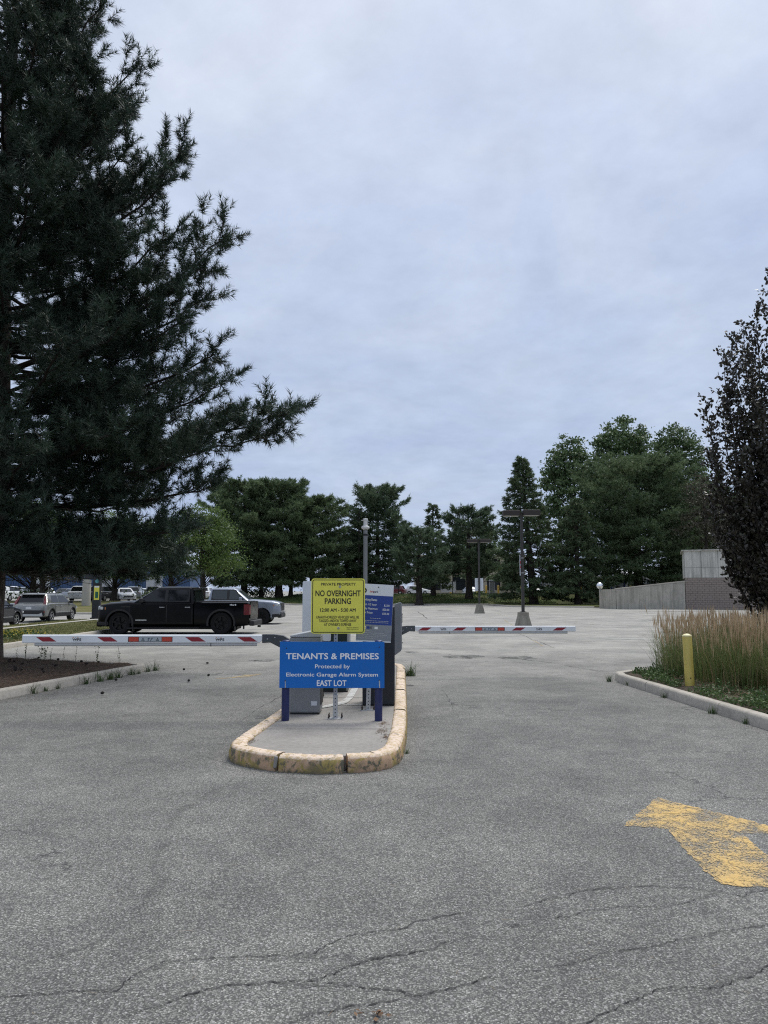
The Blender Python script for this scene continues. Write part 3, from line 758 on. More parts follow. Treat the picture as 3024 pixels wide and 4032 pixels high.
RB = [(5.05, 1.0), (4.86, 4.5), (4.57, 9.3), (4.40, 12.0), (4.25, 14.1), (4.33, 14.55), (4.62, 14.85), (7.5, 16.6), (14, 20.5)]
kerb_run(RB, -1, 'pale concrete kerb round the reed grass bed', joint=2.3)
bed('planting_bed', [(5.15, 1.0), (4.96, 4.5), (4.67, 9.3), (4.50, 12.0), (4.37, 14.1), (4.66, 14.75), (7.5, 16.48), (14, 20.35), (14, 1.0)], 0.10, 'bed', 'planting bed of soil under the reed grass')
LBK = [(-7.6, 5.0), (-6.75, 8.2), (-5.86, 11.85), (-5.35, 14.1), (-4.95, 15.9), (-4.98, 16.15), (-5.2, 16.32), (-8.75, 17.75), (-15, 20.0)]
kerb_run(LBK, 1, 'weathered concrete kerb round the pine tree bed', joint=2.9)
bed('mulch_bed', [(-7.7, 5.0), (-6.86, 8.2), (-5.97, 11.85), (-5.46, 14.1), (-5.09, 15.9), (-5.25, 16.2), (-8.75, 17.62), (-15, 19.85), (-15, 5.0)], 0.11, 'mulch', 'brown needle-covered planting bed under the big pine', 0.05)

def lawn_sheet(name, cols, mat, label, dz=0.12, rows=14):
    """cols: (x, y_near, y_far); the sheet drapes over the ground 12 cm up."""
    vs, fs = [], []
    for x, y0, y1 in cols:
        for j in range(rows + 1):
            y = y0 + (y1 - y0) * (j / rows) ** 1.2
            vs.append((x, y, gh(x, y) + dz + (0.03 * rng.random() if 0 < j < rows else 0)))
    k = rows + 1
    for i in range(len(cols) - 1):
        for j in range(rows): fs.append((i * k + j, (i + 1) * k + j, (i + 1) * k + j + 1, i * k + j + 1))
    o = MB().add(vs, fs).build(name, mat, smooth=80, recalc=False)
    return tag(o, label, None, kind='structure')

def cols_between(pts, yfar, step):
    out = []
    for (x0, y0), (x1, y1) in zip(pts[:-1], pts[1:]):
        n = max(1, int(abs(x1 - x0) / step))
        out += [(x0 + (x1 - x0) * i / n, y0 + (y1 - y0) * i / n, yfar) for i in range(n)]
    return out + [(pts[-1][0], pts[-1][1], yfar)]

lawn_sheet('lawn', cols_between([(-16.75, 18.5), (-13, 18.5), (-11.0, 21.0)], 41.5, 0.5) , 'lawn_dry', 'dry lawn strip in front of the black pickup')
kerb_run([(-16.85, 41.6), (-11.6, 41.6), (-10.85, 40.9), (-10.85, 32), (-10.85, 21.0), (-12.9, 18.4), (-16.85, 18.4)], -1, 'concrete kerb along the dry lawn at the black pickup', joint=3.0)
mb = MB().add([(x, y, 0.165) for y in np.linspace(18.5, 41.4, 12) for x in (-15.55, -15.1)], [(2 * i, 2 * i + 1, 2 * i + 3, 2 * i + 2) for i in range(11)])
tag(mb.build('sidewalk', 'sidewalk', recalc=False), 'narrow pale sidewalk across the dry lawn', None, kind='structure')

lawn_sheet('lawn', cols_between([(-120, 55), (-40, 55), (-15.5, 55), (-14.2, 56.5)], 80.5, 3.0), 'lawn_dry', 'lawn slope behind the parked grey hatchback')
kerb_run([(-120, 54.9), (-15.5, 54.9), (-14.1, 56.4), (-14.1, 80)], 1, 'kerb of the lawn behind the grey hatchback', joint=6.0, z=gh, step=1.0)
FARK = [(-34, 92), (-6, 92), (12.7, 92), (13.4, 80.5), (20.9, 76.5)]
lawn_sheet('lawn', cols_between(FARK + [(21.2, 77.2), (60, 77.2)], 104, 2.0), 'lawn', 'green lawn bank below the far line of pines')
kerb_run([(-34, 91.9), (-6, 91.9), (12.6, 91.9), (13.25, 80.4), (20.9, 76.4)], 1, 'far kerb of the car park below the pines', joint=5.0, z=gh, step=1.0)
# small bed in front of the silver pickup
BS = [(-4.6, 45.2), (0.5, 46.6), (1.0, 47.4), (0.4, 48.6), (-3.6, 48.6), (-4.9, 46.4), (-4.6, 45.2)]
kerb_run(BS, 1, 'kerb of the small dirt bed ahead of the silver pickup', joint=2.0, step=0.4)
bed('dirt_bed', [(-4.5, 45.4), (0.45, 46.75), (0.85, 47.4), (0.35, 48.5), (-3.55, 48.5), (-4.75, 46.4)], 0.12, 'bed', 'small dirt bed ahead of the silver pickup', 0.06, step=0.6)

# ------------------------------------------------------------------ traffic island
island = thing('traffic_island', 'raised concrete island with peeling yellow kerb between the two lanes', 'traffic island')
OUT = [(-1.02, 16.3), (-1.14, 13.5), (-1.30, 10.6), (-1.42, 9.3), (-1.52, 8.3), (-1.55, 7.9), (-1.53, 7.7), (-1.44, 7.53), (-1.33, 7.42), (-1.17, 7.30), (-0.97, 7.19), (-0.58, 7.10), (-0.21, 7.16),
       (-0.05, 7.23), (0.07, 7.35), (0.15, 7.55), (0.19, 7.80), (0.25, 8.6), (0.30, 10.0), (0.36, 12.5), (0.43, 15.6), (0.40, 16.0), (0.28, 16.2), (-1.02, 16.3)]
def island_piece(a, b, zoff=0.0, gap=0.008, chip=0.004):
    """Kerb stone following OUT between arc positions a and b (metres from its start)."""
    P = resample(OUT, 0.02); s = 0.0; seg = []
    for i in range(len(P)):
        if i: s += (P[i] - P[i - 1]).length
        if a + gap <= s <= b - gap: seg.append(P[i])
    prof = [(0.012, -0.06), (0.0, 0.01), (0.006, 0.085), (0.016, 0.125), (0.035, 0.145), (0.06, 0.15), (0.13, 0.152), (0.158, 0.145), (0.172, 0.13), (0.175, -0.06)]
    m_ = MB(); sweep(m_, seg, [(u, h + (zoff if h > 0.1 else 0)) for u, h in prof], 1, None, chip, rng)
    return m_.build('kerb_stone', 'kerb_paint', island, smooth=55)
cum = [0.0]
for p, q in zip(OUT[:-1], OUT[1:]): cum.append(cum[-1] + (Vector(q) - Vector(p)).length)
def arc_of(idx): return cum[idx]
def arc_at(x, side):       # arc position where the outline passes the given y on one side
    for i in range(len(OUT) - 1):
        y0, y1 = OUT[i][1], OUT[i + 1][1]
        if (side < 0 and i < 7) or (side > 0 and i > 13):
            if min(y0, y1) <= x <= max(y0, y1) and y0 != y1: return cum[i] + (cum[i + 1] - cum[i]) * (x - y0) / (y1 - y0)
    return 0
c1 = cum[10] - 0.02; c2 = cum[11] + 0.24
cuts = [0, arc_at(13.6, -1), arc_at(11.6, -1), arc_at(9.75, -1), c1, c2, arc_at(9.9, 1), arc_at(10.9, 1), arc_at(11.9, 1), arc_at(12.5, 1), arc_at(13.4, 1), arc_at(14.6, 1), cum[-1]]
for i, (a, b) in enumerate(zip(cuts[:-1], cuts[1:])):
    island_piece(a, b, zoff=[0, .003, 0, .004, -.006, 0, .004, -.003, .003, 0, .004, 0][i % 12], gap=0.004 if i in (3, 4) else 0.005)
# chipped grey mortar plug at the left crack
mb = MB(); mb.box((-1.00, 7.222, 0.085), (0.03, 0.05, 0.11), rz=0.3, ry=.12); mb.build('mortar_plug', 'slab', island, bevel=0.012)
# concrete slabs inside the kerb
def edge_x(y, side):
    pts = OUT[0:10] if side < 0 else OUT[12:22]
    for p, q in zip(pts[:-1], pts[1:]):
        if min(p[1], q[1]) <= y <= max(p[1], q[1]) and p[1] != q[1]: return p[0] + (q[0] - p[0]) * (y - p[1]) / (q[1] - p[1])
    return pts[0][0] if side < 0 else pts[-1][0]
YS = [7.28, 8.67, 10.06, 11.16, 12.6, 14.3, 16.1]
for a, b in zip(YS[:-1], YS[1:]):
    ylist = np.linspace(a + 0.008, b - 0.008, 8)
    left, right = [], []
    for y in ylist:
        yy = max(y, 7.75) if a < 7.5 else y
        l_, r_ = edge_x(yy, -1) + 0.14, edge_x(yy, 1) - 0.14
        if y < 7.75:
            k = max(0.0, (7.75 - y) / 0.5); l_ += 0.55 * k * k; r_ -= 0.35 * k * k
        left.append((l_, y)); right.append((r_, y))
    mb = MB().prism(left + right[::-1], -0.02, 0.128 + rng.uniform(-.003, .003), 'z')
    mb.build('concrete_slab', 'slab', island, bevel=0.006)
mb = MB()
for q in ([(-0.86, 10.22), (-0.84, 10.10), (-0.60, 10.40), (-0.50, 10.62), (-0.44, 11.13), (-0.54, 11.13), (-0.60, 10.72)], [(-0.54, 11.19), (-0.44, 11.19), (-0.40, 12.28), (-0.50, 12.28)], [(-0.58, 10.50), (-0.58, 10.44), (-0.18, 10.42), (-0.18, 10.48)]):
    mb.poly([(x, y, 0.137) for x, y in q])
mb.build('white_paint_line', 'road_white', island, recalc=False)

# ------------------------------------------------------------------ signs on the island
def bolt_set(parent, pts, r=0.008, d=0.012, mat='bolt', y=0.0, name='bolt'):
    for x, z in pts:
        MB().cyl((x, y, z), (x, y - d, z), r, r * .8, 8).build(name, mat, parent, smooth=40)

# blue board on two navy posts
bs = thing('blue_sign', 'wide blue board on two navy posts reading tenants and premises, east lot', 'sign', (-0.615, 9.15, 0.128), R(-0.6))
k = 0.001145
def bx(px): return (px - 791.5) * k
def bz(py): return 0.925 - (py - 750) * k
SW = 1083 * k
mb = MB().prism(rrect(SW, 470 * k, 0.004, 2, 0, (bz(750) + bz(1220)) / 2), -0.008, 0.004); mb.build('sign_panel', 'sign_blue', bs, bevel=0.0015)
for sx, dy in ((-1.0, 0.055), (1.0, 0.055)):
    xp = sx * 0.553 - (0.003 if sx > 0 else 0)
    mb = MB().cyl((xp, dy, -0.02), (xp, dy, bz(744)), 0.046, 0.046, 20); post = mb.build('post', 'post_navy', bs, smooth=40)
    MB().lathe([(0.0, bz(744) + 0.012), (0.03, bz(744) + 0.010), (0.047, bz(744)), (0.047, bz(744) - 0.012), (0.044, bz(744) - 0.012)], (xp, dy, 0), n=20).build('post_cap', 'post_navy', post, smooth=40)
lettering('TENANTS & PREMISES', bs, 'white_print', bx(315), bx(1275), bz(928), bz(862), -0.0095, 0.020)
lettering('Protected by', bs, 'white_print', bx(617), bx(977), bz(1020), bz(977), -0.0095, 0.013)
lettering('Electronic Garage Alarm System', bs, 'white_print', bx(320), bx(1267), bz(1103), bz(1062), -0.0095, 0.013)
lettering('EAST LOT', bs, 'white_print', bx(637), bx(943), bz(1200), bz(1137), -0.0095, 0.020)
bolt_set(bs, [(bx(320), bz(815)), (bx(1280), bz(804)), (bx(310), bz(1145)), (bx(1280), bz(1140))], 0.007, 0.006, 'ink', -0.008)

for px_, py_ in ((312, 1148), (1282, 1143)):
    MB().poly([(bx(px_ - 6), -.0088, bz(py_)), (bx(px_ - 3), -.0088, bz(1219)), (bx(px_ + 8), -.0088, bz(1219)), (bx(px_ + 5), -.0088, bz(py_))]).build('drip_stain', 'road_white', bs, recalc=False)

# perforated steel post with plate and anchor bolts
def perforated_post(parent, h, w=0.045, lean=0.0, plate=0.19, h_sleeve=0.28):
    post = MB()
    post.box((lean * h * .5, 0, h / 2 + .006), (w, w, h), ry=math.atan(lean) if lean else 0.0)
    po = post.build('post', 'galv_dull', parent, bevel=0.004)
    mb = MB(); mb.box((lean * h_sleeve * .5, 0, h_sleeve / 2 + .006), (w + .012, w + .012, h_sleeve), ry=math.atan(lean) if lean else 0.0); mb.build('post_sleeve', 'galv', parent, bevel=0.003)
    mb = MB()
    z = 0.03
    while z < h - 0.03:
        yy = -w / 2 - (0.0075 if z < h_sleeve else 0.0015)
        mb.cyl((lean * z, yy, z), (lean * z, yy + 0.003, z), 0.0075, 0.0075, 8); z += 0.042
    tag(mb.build('perforations', 'ink', po), kind='stuff')
    mb = MB().box((0, 0, 0.005), (plate, 0.14, 0.010)); bp = mb.build('base_plate', 'galv', parent, bevel=0.002)
    for sx in (-1, 1):
        for sy in (-1, 1):
            mb = MB(); x, y = sx * (plate / 2 - .018), sy * 0.052
            mb.cyl((x, y, 0.01), (x, y, 0.028), 0.012, 0.012, 6); mb.cyl((x, y, 0.028), (x, y, 0.062), 0.0065, 0.006, 8); mb.build('anchor_bolt', 'bolt', bp)

ys_ = thing('yellow_sign', 'square yellow no overnight parking sign on a perforated steel post', 'sign', (-0.585, 9.36, 0.128), R(0.5))
perforated_post(ys_, 1.10)
k2 = 0.00121
def yx(px): return (px - 843) * k2 + 0.03
def yz(py): return 1.675 - (py - 125) * k2
YW, YH = 540 * k2, 550 * k2
czs = (yz(125) + yz(675)) / 2; cxs = (yx(570) + yx(1110)) / 2
MB().prism(rrect(YW, YH, 0.035, 6, cxs, czs), -0.034, -0.029).build('sign_panel', 'sign_yellow', ys_, bevel=0.001)
def ring_frame(w, h, r, t, cx, cz, y):
    o_, i_ = rrect(w, h, r, 6, cx, cz), rrect(w - 2 * t, h - 2 * t, max(.002, r - t), 6, cx, cz); n = len(o_)
    return MB().add([(a, y, b) for a, b in o_ + i_], [(j, (j + 1) % n, n + (j + 1) % n, n + j) for j in range(n)])
ring_frame(YW - .026, YH - .026, 0.026, 0.0085, cxs, czs, -0.0352).build('border', 'ink', ys_, recalc=False)
for t_, a, b, zt, zb, bo in (('PRIVATE PROPERTY', 668, 1017, 167, 196, .018), ('NO OVERNIGHT', 612, 1067, 240, 303, .022), ('PARKING', 706, 970, 318, 380, .022), ('12:00 AM - 5:30 AM', 661, 1017, 420, 457, .022),
                          ('UNAUTHORIZED VEHICLES WILL BE', 624, 1052, 496, 524, .018), ('TAGGED AND/OR TOWED AWAY', 650, 1026, 531, 560, .018), ("AT OWNER'S EXPENSE", 700, 972, 569, 597, .018),
                          ('TORONTO MUNICIPAL', 925, 1048, 609, 620, .0), ('CODE CHAPTER 915', 925, 1045, 625, 636, .0)):
    lettering(t_, ys_, 'ink', yx(a), yx(b), yz(zb), yz(zt), -0.0352, bo)
bolt_set(ys_, [(yx(858), yz(208)), (yx(845), yz(620))], 0.017, 0.004, 'galv', -0.034, 'washer')
bolt_set(ys_, [(yx(858), yz(208)), (yx(845), yz(620))], 0.010, 0.014, 'brass', -0.034)

# parking rates board, leaning a little
rs = thing('rates_sign', 'tilted parking rates board with white header, blue prices and grey foot', 'sign', (-0.205, 10.02, 0.128), R(2.0))
perforated_post(rs, 1.0, lean=0.03)
RW, RH = 0.455, 0.745
tilt = MB().prism(rrect(RW, RH, 0.004, 2), -0.006, 0.0).build('sign_panel', 'sign_white', rs)
tilt.location = (0.085, -0.03, 1.24); tilt.rotation_euler = (0, R(3.2), 0)
def face(x0, x1, z0, z1, mat, y, name, par): return MB().add([(x0, y, z0), (x1, y, z0), (x1, y, z1), (x0, y, z1)], [(0, 1, 2, 3)]).build(name, mat, par, recalc=False)
face(-RW / 2 + .002, RW / 2 - .002, -0.152, 0.225, 'rates_blue', -0.0075, 'price_field', tilt)
face(-RW / 2 + .002, RW / 2 - .002, -0.355, -0.153, 'rates_grey', -0.0075, 'notice_field', tilt)
LT = []
LT += [('Parking Rates', 'white_print', -0.165, 0.02, 0.155, 0.187), ('Each 1/2 hour', 'white_print', -0.165, 0.02, 0.095, 0.122), ('$2.50', 'white_print', 0.115, 0.185, 0.090, 0.117),
       ('Daily Maximum', 'white_print', -0.165, 0.032, 0.042, 0.069), ('$20.00', 'white_print', 0.098, 0.185, 0.037, 0.064), ('Lost Ticket', 'white_print', -0.165, -0.03, -0.010, 0.017), ('$20.00', 'white_print', 0.098, 0.185, -0.016, 0.011)]
for t_, mt, a, b, z0, z1 in LT: lettering(t_, tilt, mt, a, b, z0, z1, -0.009, 0.008 if z1 - z0 > .02 else 0.0)
def fine_print(x0, x1, z, h, mat, y, par):
    '''A line of print too small to read: runs of short strokes.'''
    mb = MB(); x = x0
    while x < x1:
        w = rng.uniform(.008, .03)
        mb.add([(x, y, z), (min(x + w, x1), y, z), (min(x + w, x1), y, z + h), (x, y, z + h)], [(0, 1, 2, 3)]); x += w + .006
    mb.build('fine_print', mat, par, recalc=False)
for x0, x1, z_ in ((-.06, .08, -.072), (-.20, .19, -.105), (-.20, .18, -.125), (-.17, -.05, -.232), (-.20, .13, -.262), (-.20, .17, -.285), (-.20, .12, -.308), (-.20, .02, -.331)):
    fine_print(x0, x1, z_, .006, 'grey_print', -.009, tilt)
lettering('im', tilt, 'red_print', -0.075, -0.035, 0.262, 0.292, -0.0078, 0.02); lettering('park', tilt, 'post_navy', -0.034, 0.028, 0.262, 0.292, -0.0078, 0.02)
MB().cyl((-0.155, -0.006, 0.285), (-0.155, -0.0085, 0.285), 0.034, 0.034, 20).build('logo_disc', 'ink', tilt)
mb = MB(); mb.poly([(-0.172, -0.0095, 0.282), (-0.138, -0.0095, 0.282), (-0.138, -0.0095, 0.288), (-0.172, -0.0095, 0.288)]); mb.poly([(-0.151, -0.0097, 0.27), (-0.145, -0.0097, 0.27), (-0.145, -0.0097, 0.30), (-0.151, -0.0097, 0.30)]); mb.build('logo_mark', 'white_print', tilt, recalc=False)
for i, mt in enumerate(('white_print', 'rates_blue', 'ink', 'white_print')):
    xx = -0.15 + i * 0.052
    face(xx, xx + (.042 if i != 2 else .012), -0.208, -0.176, mt, -0.009, 'card_logo', tilt)
MB().cyl((-0.137, -0.0095, -0.192), (-0.137, -0.0098, -0.192), 0.010, n=12).build('card_disc', 'red_print', tilt); MB().cyl((-0.122, -0.0099, -0.192), (-0.122, -0.0102, -0.192), 0.010, n=12).build('card_disc', 'orange_print', tilt)
bolt_set(tilt, [(0.03, 0.335)], 0.008, 0.006, 'ink', -0.006)

# blank sheet-metal sign seen from behind, half hidden by the yellow sign
ws = thing('blank_sign', 'blank pale metal sheet sign half hidden behind the yellow sign', 'sign', (-0.955, 11.2, 0.128), R(0.5))
perforated_post(ws, 1.2)
MB().prism(rrect(0.415, 0.865, 0.022, 5, -0.023, 1.235), -0.036, -0.030).build('sign_panel', 'sign_back', ws, bevel=0.001)

# ------------------------------------------------------------------ barrier gates
def gate(name, label, loc, sgn, arm_y, arm_z, cab_h=0.93):
    """Cabinet and horizontal arm; sgn = -1 reaches to the left, +1 to the right."""
    g = thing(name, label, 'barrier gate', loc)
    mb = MB().box((0, 0.2, cab_h / 2 + .02), (0.385, 0.38, cab_h)); cab = mb.build('cabinet', 'cabinet', g, bevel=0.018)
    MB().box((0, 0.2, 0.012), (0.36, 0.35, 0.028)).build('plinth', 'trim', cab)
    poly = [(-0.195, cab_h + .02), (0.195, cab_h + .02), (0.195, cab_h + .095), (0.15, cab_h + .105), (-0.19, cab_h + .040)]
    MB().prism(poly, 0.0, 0.4).build('cabinet_lid', 'cabinet_cap', g, bevel=0.008)
    face(0.08, 0.155, 0.11, 0.165, 'plate', 0.0065, 'serial_sticker', cab)
    MB().box((0.199, 0.2, 0.5), (0.006, 0.30, 0.78)).build('cabinet_door', 'trim', cab, bevel=0.002)
    # arm: rounded hollow section, red stripes, label with two reflectors, rubber edge below
    L = 3.24; h = 0.108; x_in = 0.50; y = arm_y; s = sgn
    br = [(0.10, arm_z - .21), (0.02, arm_z - .30), (-0.06, arm_z - .21), (0.02, arm_z - .13)]
    pts = [(s * (x_in + .11), arm_z - h), (s * (x_in + .0), arm_z - h + .005), (s * (x_in - .10), arm_z - h - .045), (s * 0.12, arm_z - .285), (s * -0.02, arm_z - .33), (s * -0.06, arm_z - .25), (s * 0.08, arm_z - .16), (s * (x_in - .17), arm_z - .01), (s * (x_in - .05), arm_z + .005), (s * (x_in + .11), arm_z + .006)]
    MB().prism(pts, y - .034, y + .034).build('arm_bracket', 'arm_grey', g, bevel=0.008)
    mb = MB().cyl((0.0 * s, 0.0 if y < 0 else 0.4, arm_z - .24), (0.0 * s, y, arm_z - .24), 0.05, n=16); mb.build('pivot', 'arm_grey', g, smooth=40)
    for q in ((x_in - .06, -.035), (x_in + .04, -.055), (x_in - .13, -.085)):
        MB().cyl((s * q[0], y - .034, arm_z + q[1]), (s * q[0], y - .041, arm_z + q[1]), 0.008, n=8).build('bolt', 'galv', g)
    x0, x1 = x_in + .02, x_in + L
    prof = [(-.030, 0), (-.018, h * .0), (.018, 0), (.030, -.012), (.030, -h + .01), (.022, -h), (-.022, -h), (-.030, -h + .01), (-.030, -.012)]
    ring = lambda x, dx: [(s * (x + dx * (-z_ / h)), y + yy, arm_z + z_) for yy, z_ in prof[1:]]
    mb = MB().loft([ring(x0, 0.13), ring(x1, 0.0)]); arm = mb.build('arm', 'arm_white', g, smooth=30)
    mb = MB().loft([[(s * (x0 + .16), y + yy, arm_z + zz) for yy, zz in ((-.014, -h + .004), (.014, -h + .004), (.017, -h - .03), (.0, -h - .042), (-.017, -h - .03))], [(s * (x1 - .15), y + yy, arm_z + zz) for yy, zz in ((-.014, -h + .004), (.014, -h + .004), (.017, -h - .03), (.0, -h - .042), (-.017, -h - .03))]])
    mb.build('rubber_edge', 'arm_rubber', arm, smooth=30)
    MB().box((s * (x_in + .78), y, arm_z - h - .018), (.008, .040, .052)).build('edge_clip', 'trim', arm)
    MB().box((s * (x1 + .003), y, arm_z - h / 2), (.008, .058, .100)).build('end_cap', 'arm_white', arm, bevel=0.003)
    yf = y - .0322
    zt, zb = arm_z - .030, arm_z - .088
    for c, wd in ((.30, .175), (.98, .18), (2.13, .18), (2.93, .18)):
        xa = x_in + c
        q = [(xa - wd / 2 + .07, zt), (xa + wd / 2 + .07, zt), (xa + wd / 2 - .07, zb), (xa - wd / 2 - .07, zb)]
        q = [(s * a, b) for a, b in q]
        # stripes lean the same way along the arm
        q = [(-a if False else a, b) for a, b in q]
        lean = -1 if s < 0 else 1
        xs_c = s * xa
        q = [(xs_c - wd / 2 + lean * .045, zt), (xs_c + wd / 2 + lean * .045, zt), (xs_c + wd / 2 - lean * .045, zb), (xs_c - wd / 2 - lean * .045, zb)]
        MB().poly([(a, yf, b) for a, b in q]).build('red_stripe', 'stripe_red', arm, recalc=False)
    xc = s * (x_in + 1.57)
    face(xc - .29, xc + .29, zb - .004, zt + .004, 'ink', yf - .0005, 'label_frame', arm)
    for sx in (-1, 1):
        face(xc + sx * .217 - .064, xc + sx * .217 + .064, zb + .001, zt - .001, 'lens_red', yf - .0015, 'reflector', arm)
        mb = MB(); cx_ = xc + sx * .095; zc = (zt + zb) / 2
        for q in ([(-.022, -.018), (.022, -.018), (.019, -.013), (-.015, -.013)], [(-.022, -.018), (-.015, -.014), (.002, .015), (0, .022)], [(.022, -.018), (0, .022), (-.002, .015), (.015, -.014)], [(-.002, -.008), (.002, -.008), (.002, .006), (-.002, .006)]):
            mb.poly([(cx_ + a, yf - .003, zc + b) for a, b in q])
        mb.build('warning_triangle', 'ink', arm, recalc=False)
    face(xc - .148, xc + .148, zb + .001, zt - .001, 'arm_label', yf - .0015, 'arm_label', arm)
    # crossed-out figure on the label
    mb = MB(); zc = (zt + zb) / 2
    for q in ([(-.030, -.02), (-.022, -.02), (-.022, .018), (-.030, .018)], [(-.022, .010), (-.004, .018), (-.004, .012), (-.022, .004)], [(.0, -.02), (.007, -.02), (.03, .022), (.023, .022)], [(.006, .002), (.036, .006), (.036, .011), (.006, .007)]):
        mb.poly([(xc + a, yf - .003, zc + b) for a, b in q])
    mb.build('label_figure', 'post_navy', arm, recalc=False)
    for c in (.66, 2.53):
        xa = s * (x_in + c)
        lettering('WPS', arm, 'ink', xa - .058, xa + .058, zb + .010, zt - .014, yf - .0005, 0.03, flip=False)
        face(xa - .05, xa + .055, zb + .001, zb + .003, 'grey_print', yf - .0005, 'logo_underline', arm)
        for j, mt in enumerate(('orange_print', 'grey_print', 'orange_print')): face(xa - .055 + j * .03, xa - .04 + j * .03, zt - .008, zt - .002, mt, yf - .0005, 'logo_dot', arm)
    return g
gate('barrier_gate', 'barrier gate with white arm across the left lane behind the blue sign', (-0.985, 9.64, 0.128), -1, 0.47, 0.955)
gate('barrier_gate', 'barrier gate with white arm across the right lane', (0.0, 15.15, 0.128), 1, -0.07, 0.845, 0.80)

# ------------------------------------------------------------------ ticket machines, bollards, camera pole
tm = thing('ticket_machine', 'tall black ticket machine with grey fascia facing the right lane', 'ticket machine', (-0.075, 10.36, 0.128), R(-1.5))
MB().box((0, 0.25, 0.66), (0.43, 0.46, 1.30)).build('body', 'machine', tm, bevel=0.012)
MB().box((0, 0.25, 0.012), (0.40, 0.42, 0.024)).build('plinth', 'trim', tm)
mb = MB()
mb.loft([[(0.216, 0.02, 0.66), (0.216, 0.48, 0.66), (0.216, 0.48, 1.345), (0.216, 0.02, 1.345)], [(0.30, 0.10, 0.715), (0.30, 0.52, 0.70), (0.30, 0.52, 1.365), (0.30, 0.10, 1.375)], [(0.315, 0.14, 0.74), (0.315, 0.50, 0.73), (0.315, 0.50, 1.35), (0.315, 0.14, 1.355)]])
fa = mb.build('fascia', 'fascia', tm, bevel=0.006)
MB().box((0.319, 0.32, 1.15), (0.006, 0.16, 0.12)).build('screen', 'glass', fa); MB().box((0.319, 0.32, 0.95), (0.008, 0.10, 0.03)).build('ticket_slot', 'trim', fa)
for z_ in (0.80, 1.0, 1.2): MB().cyl((0.31, 0.505, z_), (0.325, 0.51, z_), 0.008, n=6).build('bolt', 'trim', fa)
tm2 = thing('ticket_machine', 'dark green ticket machine behind the yellow sign facing the left lane', 'ticket machine', (-0.75, 11.75, 0.128), 0)
MB().box((0, 0.22, 0.62), (0.36, 0.42, 1.22)).build('body', 'machine_green', tm2, bevel=0.012)
MB().box((0.205, 0.22, 0.98), (0.045, 0.36, 0.56)).build('fascia', 'cabinet_cap', tm2, bevel=0.006)
MB().box((-0.2, 0.22, 0.98), (0.035, 0.34, 0.52)).build('fascia', 'fascia', tm2, bevel=0.006)
MB().box((0, 0.22, 0.012), (0.40, 0.46, 0.024)).build('plinth', 'trim', tm2)

def bollard(label, loc, h, r, dome=False, lean=0.0):
    b = thing('bollard', label, 'bollard', loc); b.rotation_euler = (0, lean, 0)
    MB().lathe([(0.0, -.05), (r, -.05), (r, h - .035), (r - .002, h - .03)], n=24).build('sleeve', 'bollard_yellow', b, smooth=40)
    prof = [(r + .001, h - .033), (r + .001, h - .022), (r * .9, h - .012), (r * .45, h + .004), (0, h + .010)] if not dome else [(r, h - .05), (r * .97, h - .03), (r * .8, h - .008), (r * .45, h + .008), (0, h + .013)]
    MB().lathe(prof, n=24).build('cap', 'bollard_cap', b, smooth=50)
    MB().lathe([(r + .0005, .0), (r + .004, .0), (r + .003, .018), (r + .0005, .02)], n=24).build('foot_collar', 'bed', b, smooth=50)
    return b
b1 = bollard('yellow bollard standing in the planting bed before the reed grass', (4.87, 12.35, 0.12), 0.845, 0.073, False, R(-1.2))
MB().cyl((-0.01, -0.072, 0.16), (-0.01, -0.0765, 0.16), 0.010, n=10).build('bolt', 'bolt', b1)
bollard('cream topped bollard behind the left gate cabinet', (-1.165, 10.62, 0.128), 0.815, 0.07, True)

cp = thing('camera_pole', 'slim grey pole with white camera dome standing on the island', 'camera pole', (-0.385, 15.75, 0.128))
MB().lathe([(0, 0), (0.042, 0), (0.042, 2.78), (0, 2.78)], n=20).build('pole', 'pole_grey', cp, smooth=40)
MB().lathe([(0, 0), (0.11, 0), (0.11, .015), (0, .015)], n=20).build('base_plate', 'galv', cp, smooth=40)
MB().lathe([(0.043, 2.66), (0.049, 2.665), (0.049, 2.70), (0.043, 2.705)], n=20).build('clamp_band', 'black_metal', cp, smooth=40)
dm = MB().lathe([(0.0, 2.79), (0.045, 2.79), (0.078, 2.81), (0.086, 2.835), (0.078, 2.858), (0.043, 2.872), (0.043, 2.876), (0.041, 2.97), (0.049, 2.98), (0.049, 3.02), (0.0, 3.03)], n=24).build('camera_dome', 'pole_white', cp, smooth=35)
MB().box((-0.055, 0, 2.985), (0.06, 0.03, 0.012)).build('top_bracket', 'pole_white', dm)

